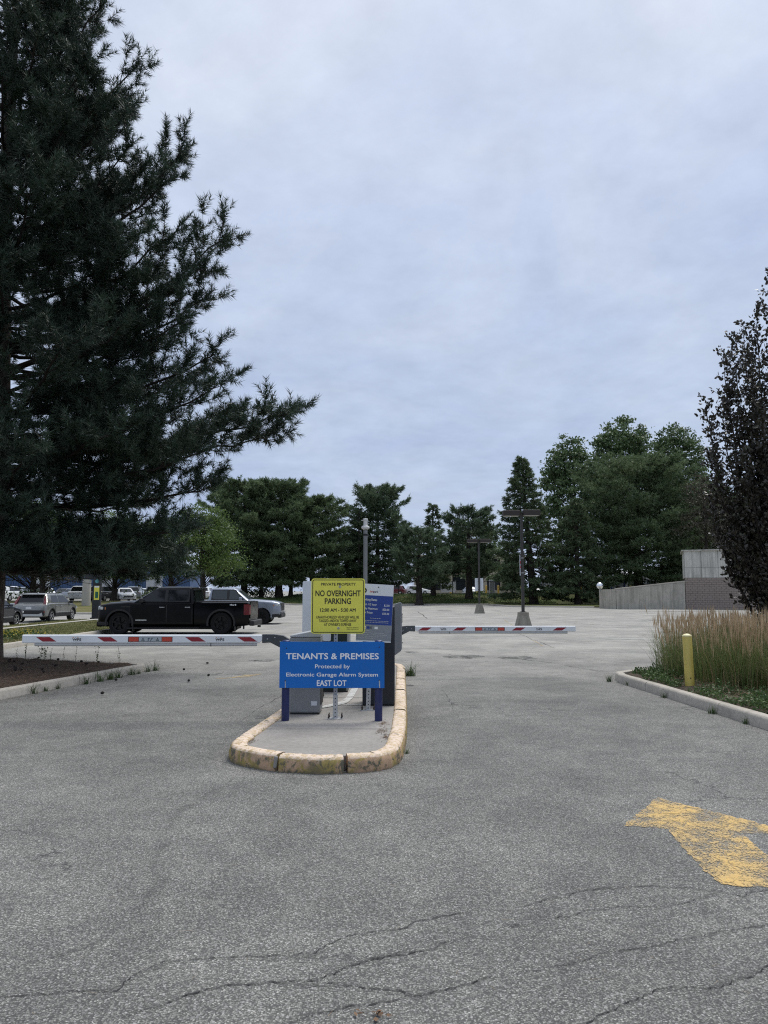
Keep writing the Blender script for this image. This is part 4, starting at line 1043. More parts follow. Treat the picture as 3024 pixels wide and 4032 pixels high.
# ------------------------------------------------------------------ lamp posts
def lamp(label, loc, top, base_h, zs=1.0):
    t = thing('lamp_post', label, 'lamp post', loc, 0, 'twin head lamp posts in the car park')
    b = 0.36
    mb = MB().loft([[(sx * w, sy * w, z) for sx, sy in ((-1, -1), (1, -1), (1, 1), (-1, 1))] for w, z in ((.36, -.05), (.345, .06), (.235, base_h - .16), (.235, base_h - .15), (.225, base_h))])
    mb.build('base', 'lamp_base', t, bevel=0.02)
    MB().box((0, 0, base_h + .012), (.26, .26, .022)).build('base_plate', 'pole_bronze', t)
    MB().loft([[(sx * w, sy * w, z) for sx, sy in ((-1, -1), (1, -1), (1, 1), (-1, 1))] for w, z in ((.068, base_h), (.060, top - .12))]).build('pole', 'pole_bronze', t, bevel=0.012)
    for sx, dy in ((-1, 0.10), (1, -0.06)):
        hd = MB().box((sx * .46, dy, top - .03), (.80, .40, .26)).build('lamp_head', 'lamp_brown', t, bevel=0.02)
        MB().box((sx * .46, dy, top - .165), (.66, .32, .012)).build('lens', 'lamp_lens', hd)
    MB().box((0, 0, top - .06), (.22, .12, .10)).build('head_bracket', 'lamp_brown', t)
    return t
l1 = lamp('nearer lamp post with narrow sign strapped to its pole', (6.5, 35.9, 0), 5.36, 0.68)
sg = MB().prism(rrect(0.30, 0.95, 0.02, 3, 0, 2.85), -0.006, 0.006).build('strapped_sign', 'sign_white', l1); sg.rotation_euler = (0, 0, R(70)); sg.location = (-.10, -.06, 0)
for i, (z_, h_) in enumerate(((3.12, .10), (2.92, .14), (2.72, .12), (2.55, .10))):
    face(-.10, .10, z_, z_ + h_, 'red_print' if i in (1, 2) else 'grey_print', -0.0085, 'sign_mark', sg)
for z_ in (2.5, 3.2): MB().box((0, 0, z_), (.15, .15, .03)).build('strap', 'galv', l1)
l2 = lamp('farther lamp post carrying a plain square sign plate', (7.14, 57.4, 0), 5.45, 0.72)
MB().prism(rrect(0.62, 0.95, 0.04, 4, 0, 2.15), 0.075, 0.083).build('sign_plate', 'sign_back', l2)

# ------------------------------------------------------------------ ramp wall and block building on the right
rw = thing('ramp_wall', 'low stained concrete ramp wall rising to the block building', 'wall', (21.4, 70.6, 0))
n_p = 6
for i in range(n_p):
    x0, x1 = 6.35 * i / n_p + .004, 6.35 * (i + 1) / n_p - .004
    f = lambda x: 1.80 + .70 * x / 6.35
    MB().loft([[(x0, y, -.1), (x0, y, f(x0)), (x1, y, f(x1)), (x1, y, -.1)] for y in (0.0 + .012 * (i % 2), .30)]).build('wall_panel', 'ramp_conc', rw, bevel=0.01)
MB().loft([[(-.05, -.03, f(0)), (-.05, .33, f(0)), (-.05, .33, f(0) + .10), (-.05, -.03, f(0) + .10)], [(6.38, -.03, f(6.38)), (6.38, .33, f(6.38)), (6.38, .33, f(6.38) + .10), (6.38, -.03, f(6.38) + .10)]]).build('coping', 'concrete', rw)
MB().loft([[(-.30, 4.6, -.1), (-.30, 4.6, 1.80), (-.02, 4.6, 1.80), (-.02, 4.6, -.1)], [(-.30, .05, -.1), (-.30, .05, 1.82), (-.02, .05, 1.82), (-.02, .05, -.1)]]).build('return_wall', 'ramp_conc', rw, bevel=0.01)
MB().loft([[(0.02, .34, -.1), (0.02, .34, .12), (0.02, 4.5, .12), (0.02, 4.5, -.1)], [(6.3, .34, -.1), (6.3, .34, 1.7), (6.3, 4.5, 1.7), (6.3, 4.5, -.1)]]).build('ramp_slab', 'ramp_conc', rw)
cm = thing('convex_mirror', 'round convex mirror above the left end of the ramp wall', 'mirror', (21.05, 74.6, 1.55))
MB().lathe([(0.0, -.17), (.14, -.15), (.26, -.08), (.31, 0.0), (.325, .03), (0.0, .05)], (0, 0, .62), 'y', 24).build('mirror_face', 'mirror', cm, smooth=60)
MB().cyl((0, .06, 0), (0, .06, .62), .03, n=10).build('bracket', 'galv', cm)

blk = thing('block_building', 'square block building with streaked concrete panels above brown blocks', 'building', (27.8, 70.6, 0), R(-20.5))
BW = 14.0
MB().box((BW / 2, 4.05, 2.6), (BW, 8.0, 5.3)).build('core', 'mortar', blk)
h_b, n_r = 2.86, 14
bh = h_b / n_r; bw = 0.405
me_full = MB().box((0, 0, 0), (bw - .014, .07, bh - .014)).build('block', 'block', blk, bevel=0.006)
me_half = MB().box((0, 0, 0), (bw / 2 - .014, .07, bh - .014)).build('block', 'block', blk, bevel=0.006)
used = 0; first = True
COLS = 11
for r_ in range(n_r):
    for c in range(COLS):
        src, x = (me_half, bw / 4) if (r_ % 2 and c == 0) else (me_full, (c + .5) * bw - (bw / 2 if r_ % 2 else 0))
        o = src.copy(); COL.objects.link(o); o.parent = blk; o.location = (x, .02 + rng.uniform(-.006, .006), (r_ + .5) * bh)
for src in (me_full, me_half): bpy.data.objects.remove(src)
mb = MB()
for r_ in range(n_r):
    for c in range(COLS, int(BW / bw)): mb.box(((c + .5) * bw - (bw / 2 if r_ % 2 else 0), .02 + rng.uniform(-.006, .006), (r_ + .5) * bh), (bw - .014, .07, bh - .014))
tag(mb.build('block_field', 'block', blk), kind='stuff')
for zr, (z0, z1) in enumerate(((2.875, 3.80), (3.815, 5.36))):
    x = 0.0
    for w in (1.42, 1.42, 1.42, 2.8, 2.8, 2.8):
        MB().box((x + w / 2, .02, (z0 + z1) / 2), (w - .018, .10, z1 - z0)).build('concrete_panel', 'wall_conc', blk, bevel=0.008); x += w
MB().box((BW / 2 - .1, 3.9, 5.40), (BW + .3, 8.2, .09)).build('roof_edge', 'wall_conc', blk)
for r_ in range(2): MB().box((-.03, 4.0, (2.875, 3.815)[r_] + (.46, .77)[r_]), (.10, 7.8, (.92, 1.54)[r_])).build('side_panel', 'wall_conc', blk, bevel=0.008)

# ------------------------------------------------------------------ vehicles (x forward, y left, z up)
def ring_sec(x, hw, zb, zt, crown=0.03, tuck=0.88, shoulder=0.12):
    h = zt - zb
    half = [(hw * tuck, zb), (hw * .985, zb + h * .10), (hw, zb + h * .30), (hw, zt - shoulder), (hw * .985, zt - shoulder * .45), (hw * .93, zt - .012), (hw * .5, zt + crown)]
    return [(x, -y, z) for y, z in half] + [(x, y, z) for y, z in half[::-1]]

def cut_wheels(o, axles, r, hw):
    """Cut the wheel openings out of a body."""
    cb = MB()
    for ax in axles:
        for s in (-1, 1): cb.cyl((ax, s * (hw - .36), r), (ax, s * (hw + .2), r), r + .055, n=28)
    c = cb.build('cutter', 'trim', o.parent)
    bpy.context.view_layer.update()
    md = o.modifiers.new('cut', 'BOOLEAN'); md.operation = 'DIFFERENCE'; md.object = c; md.solver = 'EXACT'
    dg = bpy.context.evaluated_depsgraph_get()
    me = bpy.data.meshes.new_from_object(o.evaluated_get(dg))
    o.modifiers.clear(); old = o.data; o.data = me; me.name = old.name
    me.materials.clear(); me.materials.append(old.materials[0])
    for p in me.polygons: p.use_smooth = True; p.material_index = 0
    me.set_sharp_from_angle(angle=R(38))
    bpy.data.objects.remove(c); bpy.data.meshes.remove(old)

def wheel(parent, ax, s, hw, r, w, rim_mat, spokes=6, rim_r=None, dual=False):
    rim_r = rim_r or r * .64
    yo = s * (hw - .02); yi = s * (hw - .02 - w)
    wh = MB().lathe([(rim_r, yi), (r * .93, yi), (r * .985, yi + s * .03), (r, yi + s * .07), (r, yo - s * .07), (r * .985, yo - s * .03), (r * .92, yo), (rim_r * 1.04, yo - s * .005), (rim_r, yo - s * .015)], (ax, 0, r), 'y', 32).build('wheel', 'tyre', parent, smooth=40)
    MB().lathe([(rim_r * 1.02, yo - s * .006), (rim_r * .95, yo - s * .004), (rim_r * .92, yo - s * .03), (rim_r * .9, yo - s * .10), (0.0, yo - s * .10)], (ax, 0, r), 'y', 32).build('rim', rim_mat if rim_mat != 'rim_alloy' else 'rim_black', wh, smooth=35)
    mb = MB()
    for i in range(spokes):
        for da in ((-.10, .10) if dual else (0,)):
            a = 2 * math.pi * i / spokes + .3 + da
            c = Vector((ax + math.cos(a) * rim_r * .55, yo - s * .03, r + math.sin(a) * rim_r * .55))
            mb.box(c, (rim_r * .84, .028, rim_r * (.13 if dual else .2)), ry=-a)
    mb.cyl((ax, yo - s * .06, r), (ax, yo - s * .018, r), rim_r * .24, n=16)
    mb.lathe([(rim_r * .96, yo - s * .018), (rim_r * 1.02, yo - s * .002), (rim_r * .9, yo - s * .004), (rim_r * .88, yo - s * .02)], (ax, 0, r), 'y', 28)
    mb.build('spokes', rim_mat, wh, smooth=40)
    return wh

def side_panel(parent, name, poly, yf, mat, s, lift, parentless=False):
    """Flat panel on a body side: poly in (x,z), yf(z) gives the side plane."""
    pts = [(x, s * (yf(z) + lift), z) for x, z in poly]
    if s > 0: pts = pts[::-1]
    return MB().poly(pts).build(name, mat, parent, recalc=False)

def cabin(parent, name, mat, base, roof, w0, w1, z0, z1, crown=.035):
    """Greenhouse: base=(xr,xf) at z0 with half width w0, roof=(xr,xf) at z1 with half width w1."""
    def rr(xr, xf, w, z, c=.10):
        cx_ = min(c, (xf - xr) * .2)
        return [(xr + cx_, -w, z), (xf - cx_, -w, z), (xf - cx_ * .35, -w * .93, z), (xf, -w * .6, z), (xf, w * .6, z), (xf - cx_ * .35, w * .93, z), (xf - cx_, w, z), (xr + cx_, w, z), (xr + cx_ * .25, w * .93, z), (xr, w * .7, z), (xr, -w * .7, z), (xr + cx_ * .25, -w * .93, z)]
    rings = [rr(*base, w0, z0 - .12), rr(*base, w0, z0), rr(*roof, w1, z1 - .05), rr(roof[0] + .05, roof[1] - .08, w1 - .05, z1 - .012), rr(roof[0] + .25, roof[1] - .3, w1 - .3, z1 + crown - .02)]
    return MB().loft(rings).build(name, mat, parent, smooth=28)

def pickup(label, loc, rz, paint, P):
    t = thing('pickup_truck', label, 'pickup truck', loc, rz)
    L, hw, zb, r = P['L'], P['hw'], P['zb'], P['r']
    xf, xr = L / 2, -L / 2
    fa, ra = xf - P['fo'], P['ra']
    zh0, zh1, belt, rail = P['hood_f'], P['hood_r'], P['belt'], P['rail']
    cr, cf = P['cab']            # cab rear and windscreen base
    # nose, hood and cab lower body
    st = [(xf, hw * .80, zb + .16, zh0 - .22, 0), (xf - .05, hw * .90, zb + .08, zh0 - .07, .0), (xf - .16, hw * .955, zb + .03, zh0 - .02, .01), (xf - .40, hw * .985, zb, zh0 + .02, .03), (cf + .1, hw, zb, zh1, .04), (cf - .15, hw, zb, belt, .02), (cr + .02, hw, zb, belt, .0)]
    b = MB().loft([ring_sec(x, w, a, c, k_) for x, w, a, c, k_ in st]).build('body', paint, t, smooth=30)
    cut_wheels(b, [fa], r, hw)
    st = [(cr - .02, hw, zb, rail, 0), (xr + .5, hw, zb, rail, 0), (xr + .12, hw * .985, zb + .04, rail, 0), (xr + .03, hw * .965, zb + .12, rail - .01, 0)]
    bedo = MB().loft([ring_sec(x, w, a, c, .0, .9, .10) for x, w, a, c, k_ in st]).build('cargo_bed', paint, t, smooth=30)
    cut_wheels(bedo, [ra], r, hw)
    MB().box(((cr + xr) / 2, 0, rail + .008), (cr - xr - .22, hw * 1.72, .03)).build('bed_cover', 'trim_soft', bedo, bevel=.01)
    MB().box((xr + .02, 0, (rail + zb + .28) / 2 + .02), (.05, hw * 1.74, rail - zb - .30)).build('tailgate', paint, bedo, bevel=.015)
    MB().box((xr - .008, 0, rail - .16), (.012, .42, .07)).build('gate_handle', 'trim', bedo)
    MB().box((xr - .07, 0, zb + .13), (.20, hw * 1.92, .20)).build('rear_bumper', 'trim' if P['dark'] else 'chrome', t, bevel=.04)
    MB().box((xr - .20, 0, zb - .02), (.12, .09, .08)).build('tow_hitch', 'trim', t)
    MB().box((0, 0, zb - .04), (L * .8, .9, .16)).build('chassis', 'trim_soft', t)
    cb_ = cabin(t, 'cab', paint, (cr, cf), P['roof'], hw * .965, hw * .78, belt - .02, P['top'])
    z0, z1 = belt - .02, P['top'] - .05
    yf = lambda z: hw * .965 + (hw * .78 - hw * .965) * (z - z0) / (z1 - z0)
    rr_, rf = P['roof']
    lx = lambda a, bx_, z: a + (bx_ - a) * (z - z0) / (z1 - z0)       # edge lines of the cab
    wb, wt = belt + .035, P['top'] - .115
    for s in (-1, 1):
        xm = P['bpillar']
        w1_ = [(xm + .06, wb), (lx(cf, rf, wb) - .28, wb), (lx(cf, rf, wt) - .12, wt), (xm + .06, wt)]
        w2_ = [(lx(cr, rr_, wb) + .30, wb + .02), (xm - .06, wb), (xm - .06, wt), (lx(cr, rr_, wt) + .18, wt), (lx(cr, rr_, wt) + .15, wt - .05), (lx(cr, rr_, wb) + .22, wb + .10)]
        side_panel(cb_, 'window_seal', [(lx(cr, rr_, wb) + .17, wb - .03), (lx(cf, rf, wb) - .20, wb - .03), (lx(cf, rf, wt) - .085, wt + .03), (lx(cr, rr_, wt) + .11, wt + .03)], yf, 'trim_soft', s, .004)
        side_panel(cb_, 'side_window', w1_, yf, P['glass'], s, .008)
        side_panel(cb_, 'side_window', w2_, yf, P['glass'], s, .008)
        # doors: seam, skin and handle
        yb = lambda z: hw
        for da, db in ((P['dsplit'], cf + .05), (cr + .06, P['dsplit'])):
            side_panel(t, 'door_seam', [(da, zb + .14), (db, zb + .14), (db, belt - .10), (da, belt - .10)], yb, 'ink', s, .0015)
            d_ = side_panel(t, 'door', [(da + .012, zb + .15), (db - .012, zb + .15), (db - .012, belt - .105), (da + .012, belt - .105)], yb, paint, s, .004)
            MB().box((da + .17, s * (hw + .022), belt - .20), (.20, .03, .035)).build('door_handle', 'chrome' if not P['dark'] else 'galv_dull', d_, bevel=.01)
        MB().box(((cr + cf) / 2 - .05, s * (hw - .02), zb - .055), (cf - cr + .35, .14, .05)).build('running_board', 'trim', t, bevel=.018)
        m_ = MB().box((cf - .42, s * (hw + .12), belt + .06), (.13, .20, .17)).build('mirror', paint if not P['dark'] else 'trim', t, bevel=.03)
        MB().box((cf - .40, s * (hw + .01), belt + .0), (.06, .10, .05)).build('mirror_stalk', 'trim', m_)
        for ax in (fa, ra):
            prof = []
            n_ = 18
            arc = [(ax + (r + q) * math.cos(math.pi * i / n_ * 1.12 - .19), r + (r + q) * math.sin(math.pi * i / n_ * 1.12 - .19)) for q in (.055, .125) for i in range(n_ + 1)]
            vs = [(x, s * (hw + .016), max(z, zb + .02)) for x, z in arc] + [(x, s * (hw - .05), max(z, zb + .02)) for x, z in arc]
            k_ = n_ + 1; fs = []
            for i in range(n_): fs += [(i, i + 1, k_ + i + 1, k_ + i), (k_ + i, k_ + i + 1, 3 * k_ + i + 1, 3 * k_ + i), (i, 2 * k_ + i, 2 * k_ + i + 1, i + 1)]
            MB().add(vs, fs).build('arch_flare', 'trim' if P['dark'] else paint, t, smooth=40)
            wheel(t, ax, s, hw, r, .27, 'rim_black', 6, r * .66, True)
            MB().box((ax - r - .10, s * (hw - .08), zb - .05), (.03, .22, .26)).build('mud_flap', 'trim_soft', t)
        tl = MB().loft([[(xr + .03, s * hw * .90, z_) for z_ in (rail - .48, rail - .12)] + [(xr + .03, s * (hw * .985), z_) for z_ in (rail - .12, rail - .48)], [(xr - .015, s * hw * .88, z_) for z_ in (rail - .48, rail - .12)] + [(xr + .02, s * (hw + .004), z_) for z_ in (rail - .12, rail - .48)], ])
        tl.build('tail_lamp', 'tail', t)
        MB().box((xr + .13, s * (hw + .001), rail - .30), (.21, .02, .40)).build('tail_lamp', 'tail', t, bevel=.008)
        MB().box((xf - .10, s * hw * .78, zh0 - .16), (.14, .28, .15)).build('head_lamp', 'head', t, bevel=.03)
        MB().box((xf - .24, s * hw * .925, zh0 - .17), (.24, .08, .12)).build('head_lamp', 'head', t, bevel=.02)
        MB().box((xf - .33, s * hw * .955, zh0 - .18), (.07, .05, .11)).build('marker_lamp', 'amber', t, bevel=.02)
        MB().box((xf - .25, s * hw * .90, zb + .12), (.40, .16, .14)).build('fog_lamp_surround', 'trim', t, bevel=.03)
    MB().box((xf - .045, 0, zh0 - .26), (.10, hw * 1.30, .40)).build('grille', 'trim' if P['dark'] else 'trim_soft', t, bevel=.03)
    MB().box((xf + .005, 0, zh0 - .20), (.03, hw * 1.1, .05)).build('grille_bar', 'chrome' if P['dark'] else 'trim', t, bevel=.01)
    MB().box((xf - .06, 0, zb + .10), (.22, hw * 1.72, .22)).build('front_bumper', paint if P['dark'] else 'trim', t, bevel=.06)
    MB().box((xf - .06, 0, zb + .245), (.22, hw * 1.72, .03)).build('bumper_strip', 'chrome' if P['dark'] else 'trim', t, bevel=.01)
    # windscreen and rear window
    def xline(z, a, b_): return a + (b_ - a) * (z - z0) / (z1 - z0)
    for nm, a, b_, s in (('windscreen', cf, rf, 1), ('rear_window', cr, rr_, -1)):
        q = [(xline(z, a, b_) + s * .006, y * k_, z) for y, z, k_ in ((-hw * .68, wb, 1), (hw * .68, wb, 1), (hw * .60, wt, 1), (-hw * .60, wt, 1))]
        MB().poly(q if s > 0 else q[::-1]).build(nm, P['glass'], cb_, recalc=False)
    if P.get('lip'): MB().box((rr_ - .05, 0, P['top'] - .035), (.34, hw * 1.45, .03)).build('roof_lip', paint, cb_, bevel=.01)
    return t
bt = pickup('black crew cab pickup truck parked with its nose to the dry lawn', (-8.05, 30.33, 0), R(180), 'paint_black',
            dict(L=5.86, hw=1.0, zb=.30, r=.425, fo=.88, ra=-1.83, hood_f=1.17, hood_r=1.25, belt=1.235, rail=1.245, cab=(-.78, 1.62), roof=(-.68, .74), top=1.81, bpillar=.30, dsplit=.26, dark=True, glass='glass', lip=True))
for s_ in (1,):
    lt = lettering('4x4', bt, 'white_print', 0, .26, 0, .065, 0, .03, 'bed_lettering'); lt.rotation_euler = (0, 0, R(180)); lt.location = (-2.15, 1.004, 1.10)
    MB().box((1.22, 1.003, .55), (.42, .012, .045)).build('door_badge', 'silver_trim', bt)
    MB().box((1.82, 1.003, 1.06), (.36, .010, .05)).build('fender_badge', 'trim', bt, bevel=.004)
pickup('silver blue pickup truck behind the black pickup', (-7.85, 39.25, 0), 0, 'paint_silver',
       dict(L=5.35, hw=.945, zb=.33, r=.39, fo=.92, ra=-1.45, hood_f=1.12, hood_r=1.21, belt=1.20, rail=1.20, cab=(-.98, 1.12), roof=(-.86, .42), top=1.80, bpillar=.05, dsplit=.05, dark=False, glass='glass_clear'))

def hatch(name, label, cat, loc, rz, paint, P, detail=True, group=None):
    """Car or sport utility with a two-box shape."""
    t = thing(name, label, cat, loc, rz, group)
    L, hw, zb, r = P['L'], P['hw'], P.get('zb', .24), P['r']
    xf, xr = L / 2, -L / 2
    fa, ra = xf - P.get('fo', .88), xr + P.get('ro', .82)
    belt, top = P['belt'], P['top']; hf = P.get('hood_f', belt - .22); hr = P.get('hood_r', belt - .02); deck = P.get('deck', belt)
    cb0, cb1 = P['cab']; rf0, rf1 = P['roof']
    st = [(xf, hw * .62, zb + .14, hf - .20, 0), (xf - .06, hw * .80, zb + .05, hf - .08, 0), (xf - .2, hw * .92, zb, hf, .01), (xf - .5, hw * .985, zb, hf + .05, .03), (cb1 + .05, hw, zb, hr, .04), (cb1 - .3, hw, zb, belt, .02), (cb0 + .4, hw, zb, belt + .02, .0), (cb0 + .1 if cb0 - xr > .3 else xr + .30, hw * .985, zb, deck, 0), (xr + .12, hw * .95, zb + .04, deck - .03, 0), (xr + .03, hw * .90, zb + .10, deck - .10, 0), (xr, hw * .84, zb + .16, deck - .22, 0)]
    b = MB().loft([ring_sec(x, w, a, c, k_) for x, w, a, c, k_ in st]).build('body', paint, t, smooth=30)
    if detail: cut_wheels(b, [fa, ra], r, hw)
    cbn = cabin(t, 'cabin', paint, (cb0, cb1), (rf0, rf1), hw * .95, hw * .74, belt - .02, top)
    z0, z1 = belt - .02, top - .05
    yf = lambda z: hw * .95 + (hw * .74 - hw * .95) * (z - z0) / (z1 - z0)
    lx = lambda a, c, z: a + (c - a) * (z - z0) / (z1 - z0)
    wb, wt = belt + .03, top - .11
    gl = P.get('glass', 'glass')
    for s in (-1, 1):
        xm = (cb0 + cb1) / 2 - .05
        a_r, a_f = lx(cb0, rf0, wb), lx(cb1, rf1, wb); t_r, t_f = lx(cb0, rf0, wt), lx(cb1, rf1, wt)
        q_r = P.get('quarter', .42)
        side_panel(cbn, 'side_window', [(xm + .04, wb), (a_f - .30, wb), (t_f - .12, wt), (xm + .04, wt)], yf, gl, s, .006)
        side_panel(cbn, 'side_window', [(a_r + q_r + .1, wb), (xm - .04, wb), (xm - .04, wt), (t_r + q_r + .02, wt)], yf, gl, s, .006)
        if detail:
            yb = lambda z: hw
            for da, db in ((xm, cb1 - .02), (ra + r + .02, xm)):
                side_panel(t, 'door_seam', [(da, zb + .20), (db, zb + .20), (db, belt - .12), (da, belt - .12)], yb, 'ink', s, .0012)
                d_ = side_panel(t, 'door', [(da + .010, zb + .21), (db - .010, zb + .21), (db - .010, belt - .125), (da + .010, belt - .125)], yb, paint, s, .0032)
                MB().box((da + .16, s * (hw + .016), belt - .16), (.19, .03, .03)).build('door_handle', 'chrome' if P.get('bright') else paint, d_, bevel=.008)
            MB().box(((fa + ra) / 2, s * (hw + .004), zb + .11), (fa - ra - 2 * r - .1, .03, .18)).build('sill', 'trim', t, bevel=.01)
            MB().box(((fa + ra) / 2, s * (hw + .018), zb + .25), (fa - ra - 2 * r - .25, .015, .03)).build('sill_strip', 'silver_trim', t)
            m_ = MB().box((cb1 - .42, s * (hw + .10), belt + .03), (.14, .20, .15)).build('mirror', P.get('mirror', 'trim'), t, bevel=.03)
            MB().box((cb1 - .40, s * (hw + .0), belt), (.06, .12, .04)).build('mirror_stalk', 'trim', m_)
            for ax in (fa, ra):
                n_ = 16
                arc = [(ax + (r + q) * math.cos(math.pi * i / n_), r + (r + q) * math.sin(math.pi * i / n_)) for q in (.052, .095) for i in range(n_ + 1)]
                vs = [(x, s * (hw + .010), z) for x, z in arc] + [(x, s * (hw - .04), z) for x, z in arc]
                k_ = n_ + 1; fs = []
                for i in range(n_): fs += [(i, i + 1, k_ + i + 1, k_ + i), (k_ + i, k_ + i + 1, 3 * k_ + i + 1, 3 * k_ + i), (i, 2 * k_ + i, 2 * k_ + i + 1, i + 1)]
                MB().add(vs, fs).build('arch_trim', P.get('arch', 'trim'), t, smooth=40)
        for ax in (fa, ra):
            if detail: wheel(t, ax, s, hw, r, .22, P.get('rim', 'rim_alloy'), 5)
            else:
                w_ = MB().cyl((ax, s * (hw - .2), r), (ax, s * (hw + .004), r), r, n=18).build('wheel', 'tyre', t, smooth=40)
                MB().cyl((ax, s * (hw + .004), r), (ax, s * (hw + .010), r), r * .6, n=14).build('rim', 'rim_alloy', w_)
        MB().box((xf - .20, s * hw * .72, hf - .15), (.30, .34, .11)).build('head_lamp', 'head', t, bevel=.03)
        if not P.get('own_tail'): MB().box((xr + .055, s * hw * .72, deck - .20), (.10, .36, .13)).build('tail_lamp', 'tail', t, bevel=.03)
    for nm, a, c, s in (('windscreen', cb1, rf1, 1), ('rear_window', cb0, rf0, -1)):
        q = [(lx(a, c, z) + s * .008, y, z) for y, z in ((-hw * .74, wb), (hw * .74, wb), (hw * .62, wt + .02), (-hw * .62, wt + .02))]
        MB().poly(q if s > 0 else q[::-1]).build(nm, gl, cbn, recalc=False)
    MB().box((xf - .03, 0, hf - .26), (.10, hw * 1.1, .16)).build('grille', 'trim', t, bevel=.03)
    MB().box((xr + .04, 0, deck - .36), (.02, .34, .13)).build('licence_plate', 'plate', t)
    MB().box((0, 0, zb + .03), (L * .86, hw * 1.5, .10)).build('underbody', 'trim_soft', t)
    return t
nz = hatch('hatchback_car', 'grey hatchback with silver rear bumper parked by the lawn, seen from behind', 'car', (-18.76, 42.75, 0), R(90), 'paint_grey',
           dict(L=4.42, hw=.91, r=.335, zb=.27, belt=1.02, top=1.53, cab=(-2.02, 1.22), roof=(-1.72, .42), deck=1.02, hood_f=.86, own_tail=True, quarter=.5, rim='rim_alloy', bright=True))
xr = -2.21
for s in (-1, 1):
    q = [(-1.80, .70, 1.40), (-1.93, .80, 1.18), (-2.10, .865, 1.0), (-2.17, .82, .80), (-2.19, .74, .86), (-2.07, .72, 1.04), (-1.93, .67, 1.2), (-1.80, .65, 1.40)]
    mbx = MB(); a_ = [(x - .01, s * y, z) for x, y, z in q]; b_ = [(x + .06, s * (y - .02), z) for x, y, z in q]; mbx.loft([a_, b_]); mbx.build('tail_lamp', 'tail', nz)
    MB().box((xr + .02, s * .66, .56), (.10, .36, .09)).build('rear_reflector', 'tail', nz, bevel=.02)
MB().box((xr + .03, 0, .50), (.14, 1.66, .30)).build('rear_bumper_trim', 'trim', nz, bevel=.05)
MB().loft([[(xr - .05, y, z) for y, z in ((-.78, .36), (-.62, .40), (.62, .40), (.78, .36), (.72, .52), (.56, .44), (-.56, .44), (-.72, .52))], [(xr + .06, y, z) for y, z in ((-.78, .36), (-.62, .40), (.62, .40), (.78, .36), (.72, .52), (.56, .44), (-.56, .44), (-.72, .52))]]).build('rear_skid_trim', 'silver_trim', nz)
MB().box((xr - .02, 0, .37), (.10, 1.5, .11)).build('rear_skid_plate', 'silver_trim', nz, bevel=.03)
MB().box((-1.80, 0, 1.475), (.30, 1.26, .035)).build('roof_spoiler', 'paint_grey', nz, bevel=.015)
for s in (-1, 1): MB().box((-.7, s * .60, 1.545), (1.5, .035, .035)).build('roof_rail', 'trim', nz, bevel=.012)
MB().box((xr + .01, 0, .90), (.03, .62, .04)).build('gate_garnish', 'chrome', nz, bevel=.01)
face_pl = MB().add([(xr - .012, .15, .70), (xr - .012, -.15, .70), (xr - .012, -.15, .83), (xr - .012, .15, .83)], [(0, 1, 2, 3)]); face_pl.build('plate_face', 'plate', nz, recalc=False)
MB().cyl((-1.3, .0, 1.53), (-1.36, .0, 1.64), .012, n=6).build('antenna', 'trim', nz)
hatch('sedan_car', 'dark navy car cut by the left edge of the picture', 'car', (-18.12, 34.72, 0), R(90), 'paint_navy',
      dict(L=4.5, hw=.90, r=.33, zb=.22, belt=.98, top=1.48, cab=(-1.9, 1.05), roof=(-1.4, .25), deck=.98, hood_f=.80, rim='rim_alloy', arch='paint_navy', mirror='chrome'))

# far parked cars: (label, u-position x, y, heading, paint, shape)
SUV = dict(L=4.6, hw=.93, r=.36, zb=.28, belt=1.08, top=1.66, cab=(-2.05, 1.15), roof=(-1.75, .45), deck=1.08)
SED = dict(L=4.7, hw=.91, r=.33, zb=.22, belt=.98, top=1.45, cab=(-1.65, 1.05), roof=(-1.0, .25), deck=1.02)
VAN = dict(L=5.1, hw=.98, r=.35, zb=.25, belt=1.15, top=1.95, cab=(-2.5, 1.55), roof=(-2.42, .75), deck=1.15, quarter=1.2)
FAR = [
 ('white sport utility car facing right beside the dark red car beyond the lawn', 6.2, 140, -12, 'paint_white', SUV, 'car'),
 ('dark red car behind the white sport utility car at the rates board', 1.7, 139, 165, 'paint_red', SUV, 'car'),
 ('pale silver car seen front on between the two nearest far trunks', 15.6, 138, -78, 'paint_mid', SED, 'car'),
 ('white pickup sized car beside the lamp post sign plate', 27.8, 138, -80, 'paint_white', SUV, 'car'),
 ('white van in the far yard beyond the fence', 47.3, 168, 172, 'paint_white', VAN, 'van'),
 ('dark sedan in front of the white van in the far yard', 48.2, 160, 176, 'paint_dark', SED, 'car'),
 ('white sedan left of the near lamp pole in the far yard', 49.0, 150, 176, 'paint_white', SED, 'car'),
 ('white sport utility car with dark spoiler behind the grey hatchback', -43.2, 88.5, 85, 'paint_white', SUV, 'car'),
 ('mid grey car at the left edge beyond the lawn', -45.9, 88, 85, 'paint_mid', SED, 'car'),
 ('white sedan right of the white sport utility behind the hatchback', -41.9, 95, 120, 'paint_white', SED, 'car'),
 ('silver sedan farther along behind the hatchback roof', -41.0, 101, 140, 'paint_mid', SED, 'car'),
 ('white sport utility car left of the dark one beside the charcoal totem', -33.2, 85.5, 80, 'paint_white', SUV, 'car'),
 ('dark sport utility car close left of the charcoal totem', -31.3, 85.8, 80, 'paint_dark', SUV, 'car'),
 ('white sedan just right of the charcoal totem', -28.8, 85, -60, 'paint_white', SED, 'car'),
 ('black sport utility car right of the concrete post', -26.6, 89, 100, 'paint_dark', SUV, 'car'),
 ('silver car between the totem and the concrete post', -30.8, 95, 100, 'paint_mid', SUV, 'car'),
]
